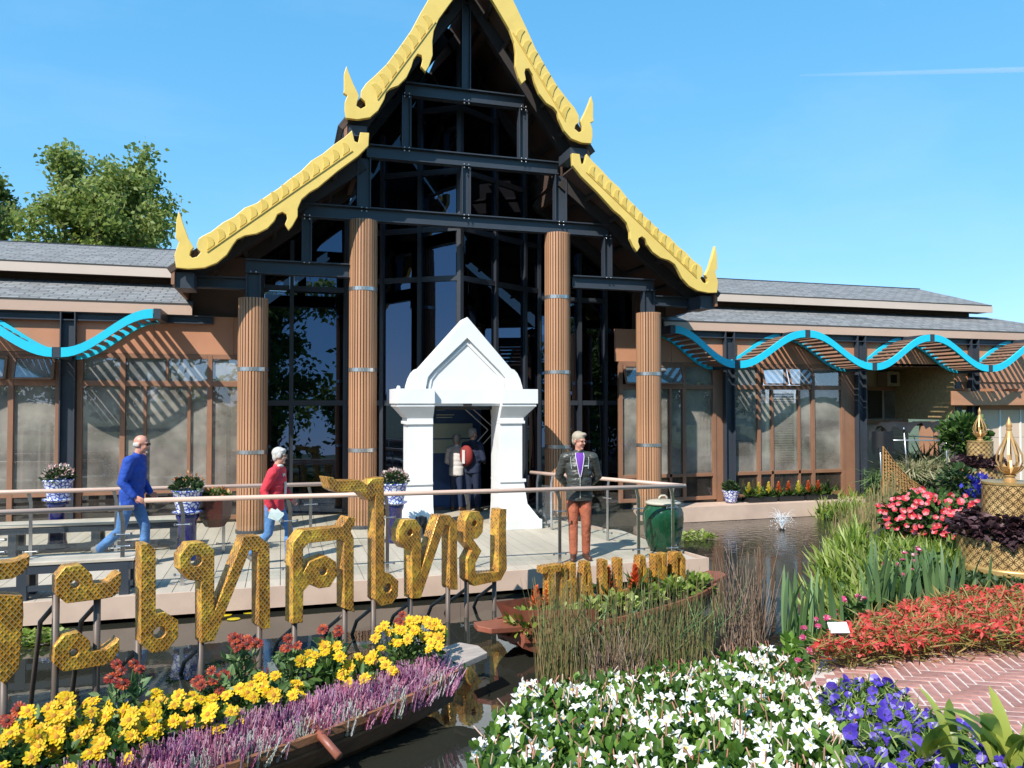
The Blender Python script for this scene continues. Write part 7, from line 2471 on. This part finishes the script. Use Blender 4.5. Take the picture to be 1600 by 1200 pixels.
def person(label, loc, rot, H, J, cloth, group=None, voxel=.0085, head_yaw=0.0, head_pitch=0.0, hair='short', extras=None, neckline=None):
    """J: joints in body space (x forward, y left, z up) for a 1.75 m figure"""
    t = thing('person', label, 'person', loc, rot, group)
    s = H / 1.75
    S_ = lambda p: (p[0] * s, p[1] * s, p[2] * s)
    pel, chest, neck, headc = J['pelvis'], J['chest'], J['neck'], J['head']
    # ---------------- skin
    b = MB()
    ell(b, S_(pel), (.11 * s, .15 * s, .12 * s)); limb(b, [S_(pel), S_(chest)], [.105 * s, .12 * s])
    limb(b, [S_(chest), S_(neck), S_(headc)], [.085 * s, .056 * s, .054 * s])
    hr = Euler((0, head_pitch, head_yaw)).to_matrix()
    hc = Vector(S_(headc))
    def hp(x, y, z): return tuple(hc + hr @ Vector((x * s, y * s, z * s)))
    er = (0, head_pitch, head_yaw)
    ell(b, hp(-.012, 0, .035), (.092 * s, .074 * s, .088 * s), er, 18, 12)
    ell(b, hp(.018, 0, -.035), (.068 * s, .060 * s, .082 * s), er, 16, 10)
    ell(b, hp(.062, 0, -.098), (.022 * s, .026 * s, .020 * s), er)                      # chin
    limb(b, [hp(.082, 0, .012), hp(.100, 0, -.022)], [.010 * s, .014 * s], 8)           # nose
    ell(b, hp(.074, 0, .020), (.018 * s, .050 * s, .012 * s), er)                       # brow
    for q in (-1, 1):
        ell(b, hp(-.008, q * .076, -.005), (.018 * s, .010 * s, .030 * s), er)          # ears
        ell(b, hp(.060, q * .034, -.032), (.022 * s, .020 * s, .022 * s), er)           # cheeks
    for q, k in ((1, 'L'), (-1, 'R')):
        sh, el, wr = J['sh' + k], J['el' + k], J['wr' + k]
        limb(b, [S_(sh), S_(el), S_(wr)], [.045 * s, .038 * s, .026 * s])
        d = Vector(S_(wr)) - Vector(S_(el))
        if 'hd' + k in J: d = Vector(J['hd' + k])
        hand(b, S_(wr), d, q, J.get('curl', .5), J.get('pn' + k), s)
        hi, kn, an = J['hi' + k], J['kn' + k], J['an' + k]
        limb(b, [S_(hi), S_(kn), S_(an)], [.075 * s, .050 * s, .036 * s])
    fuse('body', b, voxel, cloth['skin'], t, 3, world=False)
    # ---------------- trousers
    b = MB()
    ell(b, add2(S_(pel), (-.01, 0, .0)), (.125 * s, .165 * s, .125 * s))
    for q, k in ((1, 'L'), (-1, 'R')):
        hi, kn, an = Vector(S_(J['hi' + k])), Vector(S_(J['kn' + k])), Vector(S_(J['an' + k]))
        limb(b, [tuple(hi), tuple(hi.lerp(kn, .5)), tuple(kn), tuple(kn.lerp(an, .4)), tuple(kn.lerp(an, .93))], [.098 * s, .082 * s, .066 * s, .064 * s, .058 * s], 14)
    fuse('trousers', b, voxel * 1.25, cloth['trousers'], t, 3, world=False)
    # ---------------- jacket
    b = MB()
    P0, P1, P2 = Vector(S_(pel)), Vector(S_(chest)), Vector(S_(neck))
    def ringell(c, rx, ry, rz): ell(b, tuple(c), (rx * s, ry * s, rz * s), None, 18, 10)
    lowz = Vector((0, 0, -.02 * s))
    for f, rx, ry in ((-.10, .142, .185), (.15, .138, .180), (.45, .136, .178), (.75, .138, .186), (1.0, .132, .192)):
        ringell(P0.lerp(P1, f) + Vector((.008 * s, 0, 0)), rx * cloth.get('bulk', 1), ry * cloth.get('bulk', 1), .12)
    ringell(P1.lerp(P2, .45), .108, .165, .085)
    for k in 'LR':
        sh = Vector(S_(J['sh' + k])); limb(b, [tuple(P1.lerp(P2, .78)), tuple(sh)], [.075 * s, .082 * s])
    hem = P0 + Vector((.005 * s, 0, -.10 * s))
    b.lathe([(.175 * s * cloth.get('bulk', 1), -.02 * s), (.178 * s * cloth.get('bulk', 1), .0), (.176 * s * cloth.get('bulk', 1), .16 * s)], 20, tuple(hem)) if False else b.add(*hemring(hem, .140 * s * cloth.get('bulk', 1), .184 * s * cloth.get('bulk', 1), -.015 * s, .18 * s))
    limb(b, [tuple(P1.lerp(P2, .6)), tuple(P1.lerp(P2, 1.02))], [.085 * s, .066 * s])
    for k in 'LR':
        sh, el, wr = (Vector(S_(J[x + k])) for x in ('sh', 'el', 'wr'))
        limb(b, [tuple(sh), tuple(sh.lerp(el, .5)), tuple(el), tuple(el.lerp(wr, .5)), tuple(el.lerp(wr, .93))], [.080 * s, .072 * s, .064 * s, .056 * s, .046 * s], 14)
    fuse('jacket', b, voxel * 1.25, cloth['jacket'], t, 4, world=False)
    # ---------------- shoes
    for k in 'LR':
        an = Vector(S_(J['an' + k])); tp = J.get('toe' + k, (0, 0))       # yaw, pitch
        R = Euler((0, tp[1], tp[0])).to_matrix()
        b = MB()
        f0 = an + R @ Vector((-.045 * s, 0, -.035 * s)); f1 = an + R @ Vector((.07 * s, 0, -.045 * s)); f2 = an + R @ Vector((.155 * s, 0, -.052 * s))
        limb(b, [tuple(f0), tuple(f1), tuple(f2)], [.040 * s, .042 * s, .032 * s]); limb(b, [tuple(an + Vector((0, 0, .03 * s))), tuple(f0 * .5 + f1 * .5)], [.046 * s, .045 * s])
        o = fuse('shoe', b, voxel * 1.2, cloth['shoes'], t, 2, world=False)
    # ---------------- hair
    b = MB()
    if hair == 'short':
        ell(b, hp(-.020, 0, .052), (.098 * s, .083 * s, .085 * s), er, 18, 12); ell(b, hp(-.055, 0, .0), (.055 * s, .074 * s, .075 * s), er)
        ell(b, hp(.045, .02, .095), (.045 * s, .055 * s, .030 * s), er)
    elif hair == 'bob':
        ell(b, hp(-.020, 0, .050), (.104 * s, .088 * s, .090 * s), er, 18, 12); ell(b, hp(-.050, 0, -.01), (.062 * s, .082 * s, .085 * s), er)
        ell(b, hp(.050, 0, .085), (.045 * s, .065 * s, .032 * s), er)
        for q in (-1, 1): ell(b, hp(.01, q * .070, .015), (.042 * s, .020 * s, .050 * s), er)
    else:      # fringe round a bald head
        ell(b, hp(-.060, 0, -.005), (.046 * s, .074 * s, .045 * s), er)
        for q in (-1, 1): ell(b, hp(-.03, q * .068, .0), (.040 * s, .014 * s, .035 * s), er)
        ell(b, hp(.074, 0, -.100), (.018 * s, .024 * s, .018 * s), er); ell(b, hp(.088, 0, -.050), (.008 * s, .026 * s, .007 * s), er)
    fuse('hair', b, .007, cloth['hair'], t, 2, world=False)
    # ---------------- glasses, eyes, mouth
    g = MB()
    for q in (-1, 1):
        for i in range(8):
            a, c = 2 * PI * i / 8, 2 * PI * (i + 1) / 8
            g.tube([hp(.094, q * .033 + .024 * math.cos(a), .004 + .018 * math.sin(a)), hp(.094, q * .033 + .024 * math.cos(c), .004 + .018 * math.sin(c))], .0028 * s, 5)
        g.tube([hp(.094, q * .057, .008), hp(-.008, q * .082, .010)], .0026 * s, 5)
    g.tube([hp(.097, -.010, .006), hp(.097, .010, .006)], .0026 * s, 5)
    gl = g.build('glasses', 'lens', t, world=False)
    for q in (-1, 1):
        e = MB()
        if cloth.get('shades'): e.add([hp(.0935, q * .033 + .023 * math.cos(2 * PI * i / 10), .004 + .017 * math.sin(2 * PI * i / 10)) for i in range(10)], [tuple(range(10))])
        else: ell(e, hp(.077, q * .033, .003), (.007 * s, .011 * s, .007 * s), er, 8, 6)
        e.build('lens' if cloth.get('shades') else 'eye', 'lens', gl if cloth.get('shades') else t, world=False)
    e = MB(); e.tube([hp(.080, -.022, -.062), hp(.087, 0, -.060), hp(.080, .022, -.062)], .0045 * s, 6); e.build('mouth', 'lip', t, world=False)
    if extras: extras(t, s, S_, hp)
    return t

STAND = dict(pelvis=(0, 0, .93), chest=(.0, 0, 1.28), neck=(.01, 0, 1.48), head=(.03, 0, 1.635),
             shL=(0, .185, 1.40), shR=(0, -.185, 1.40), elL=(-.09, .27, 1.14), elR=(-.09, -.27, 1.14), wrL=(-.19, .10, .95), wrR=(-.19, -.10, .95), hdL=(-.3, -.8, -.4), hdR=(-.3, .8, -.4), pnL=(-1, 0, 0), pnR=(-1, 0, 0),
             hiL=(0, .085, .88), hiR=(0, -.085, .88), knL=(.04, .095, .49), knR=(.03, -.085, .49), anL=(-.02, .095, .085), anR=(.07, -.085, .085), toeL=(.25, 0), toeR=(-.2, 0))
def man_extras(t, s, S_, hp):
    # purple shirt in the open collar: a patch curved over the chest
    vs, fs = [], []
    rows = [(1.475, .052, .078), (1.43, .056, .112), (1.37, .048, .139), (1.30, .036, .150), (1.22, .022, .154), (1.15, .006, .154)]
    for z, w, x in rows:
        for u in (-1, -.33, .33, 1):
            vs.append(S_((x + .008 - .010 * u * u, w * u, z)))
    for i in range(len(rows) - 1):
        for j in range(3):
            a = i * 4 + j; fs.append((a, a + 1, a + 5, a + 4))
    m = MB(); m.add(vs, fs); m.add(vs, [f[::-1] for f in []]); m.build('shirt', 'shirt_purple', t, world=False, smooth=True)
    for q in (-1, 1):
        m = MB(); m.tube([S_((x + .010, w * q * 1.05, z)) for z, w, x in rows], .004 * s, 6); m.build('zip_edge', 'tag_white', t, world=False)
        m = MB(); m.tube([S_((.05, .115 * q, 1.46)), S_((.105, .125 * q, 1.38)), S_((.125, .115 * q, 1.26))], .0022 * s, 5); m.build('piping', 'tag_white', t, world=False)
    m = MB(); m.tube([S_((.160, 0, 1.15)), S_((.158, 0, 1.05)), S_((.160, 0, .95)), S_((.155, 0, .86))], .003 * s, 5); m.build('zip', 'tag_white', t, world=False)
    m = MB(); m.box(S_((.130, .085, 1.30)), (.006, .055 * s, .014 * s), (0, 0, .4)); m.build('badge', 'tag_white', t, world=False)
    for z in (.90, .98, 1.06):
        m = MB(); m.tube([S_((.150, -.09, z)), S_((.163, 0, z + .006)), S_((.150, .09, z))], .004 * s, 5); m.build('quilt_seam', 'leather', t, world=False)
p_ = at(905, 874, Z=0)
person('man in dark grey quilted jacket and rust trousers standing with hands behind his back', (p_[0], p_[1], 0), math.atan2(-p_[1], -p_[0]) + .10, 1.77, STAND,
       dict(skin='skin_ruddy', trousers='trouser_rust', jacket='leather', shoes='shoe_brown', hair='hair_blond'), head_yaw=.75, head_pitch=.12, hair='short', extras=man_extras)

WALK = dict(pelvis=(0, 0, .92), chest=(.04, 0, 1.26), neck=(.075, 0, 1.45), head=(.125, 0, 1.60),
            shL=(.04, .18, 1.39), shR=(.04, -.18, 1.38), elL=(.02, .25, 1.12), elR=(-.02, -.24, 1.11), wrL=(.16, .22, .93), wrR=(.14, -.23, .93), hdL=(.6, 0, -.6), hdR=(.75, 0, -.45), pnL=(0, -1, 0), pnR=(0, 1, 0),
            hiL=(.0, .085, .88), hiR=(-.01, -.085, .88), knL=(.15, .085, .50), knR=(-.10, -.085, .47), anL=(.14, .085, .085), anR=(-.38, -.085, .22), toeL=(.05, 0), toeR=(0, .75))
RIGHTWARD = -YAW
p_ = at(205, 800, D=10.3)
person('bald bearded man in bright blue jacket and jeans walking right along the railing', (p_[0], p_[1], 0.02), RIGHTWARD + .06, 1.76, WALK,
       dict(skin='skin_ruddy', trousers='denim', jacket='cloth_blue', shoes='shoe_grey', hair='hair_white', shades=True, bulk=1.04), hair='bald', head_pitch=.05)
WALK2 = dict(WALK)
WALK2.update(pelvis=(0, 0, .92), head=(.085, 0, 1.62), neck=(.05, 0, 1.46), elR=(-.07, -.23, 1.12), wrR=(.03, -.23, .88), hdR=(.45, 0, -.9), elL=(.05, .24, 1.12), wrL=(.2, .2, .95),
             knL=(.20, .085, .52), anL=(.20, .085, .085), knR=(-.05, -.085, .47), anR=(-.33, -.085, .17), toeR=(0, .6), toeL=(0, -.1), curl=.9)
def woman_extras(t, s, S_, hp):
    m = MB()
    c = Vector(S_((.115, -.235, .765)))
    m.box(tuple(c), (.20 * s, .012, .15 * s), (.15, .35, .1)); m.box(tuple(c + Vector((.03, -.014, .01))), (.14 * s, .008, .13 * s), (.1, .75, .2))
    m.build('folded_map', 'paper', t, world=False)
    m = MB(); ell(m, S_((.085, 0, 1.475)), (.055 * s, .07 * s, .030 * s)); m.build('collar', 'shirt_white', t, world=False, smooth=True)
    vs = [S_((.150, -.06, 1.36)), S_((.150, .06, 1.36)), S_((.178, .05, 1.20)), S_((.172, .055, 1.0)), S_((.172, -.055, 1.0)), S_((.178, -.05, 1.20))]
    m = MB(); m.add(vs, [(0, 1, 2, 5), (5, 2, 3, 4)]); m.build('blouse', 'shirt_white', t, world=False)
p_ = at(428, 800, D=10.45)
person('white-haired woman in red cardigan and jeans walking right with a folded map', (p_[0], p_[1], 0), RIGHTWARD - .05, 1.58, WALK2,
       dict(skin='skin', trousers='denim', jacket='cloth_red', shoes='shoe_grey', hair='hair_white', shades=True), hair='bob', extras=woman_extras)
# two visitors inside the doorway
def pack_extras(t, s, S_, hp):
    m = MB(); ell(m, S_((-.20, .02, 1.20)), (.10 * s, .16 * s, .22 * s)); m.build('backpack', 'pack_red', t, world=False, smooth=True)
    m = MB(); m.box(S_((-.305, .02, 1.18)), (.008, .07 * s, .28 * s)); m.build('reflective_strip', 'shirt_white', t, world=False)
INN = dict(STAND); INN.update(elL=(.02, .26, 1.12), elR=(.02, -.26, 1.12), wrL=(.18, .18, 1.05), wrR=(.18, -.18, 1.05), hdL=(1, -.3, 0), hdR=(1, .3, 0))
p_ = at(738, 800, D=15.35)
person('grey-haired man in navy with a red backpack standing inside the doorway', (p_[0], p_[1], 0), .75, 1.66, INN,
       dict(skin='skin', trousers='navy', jacket='navy', shoes='shoe_brown', hair='hair_grey'), voxel=.014, head_yaw=-.3, extras=pack_extras)
p_ = at(713, 800, D=15.5)
person('woman in white top and jeans standing beside the man inside the doorway', (p_[0], p_[1], 0), .9, 1.54, INN,
       dict(skin='skin', trousers='denim_dark', jacket='shirt_white', shoes='shoe_brown', hair='hair_grey'), voxel=.014, head_yaw=-.2, hair='bob')
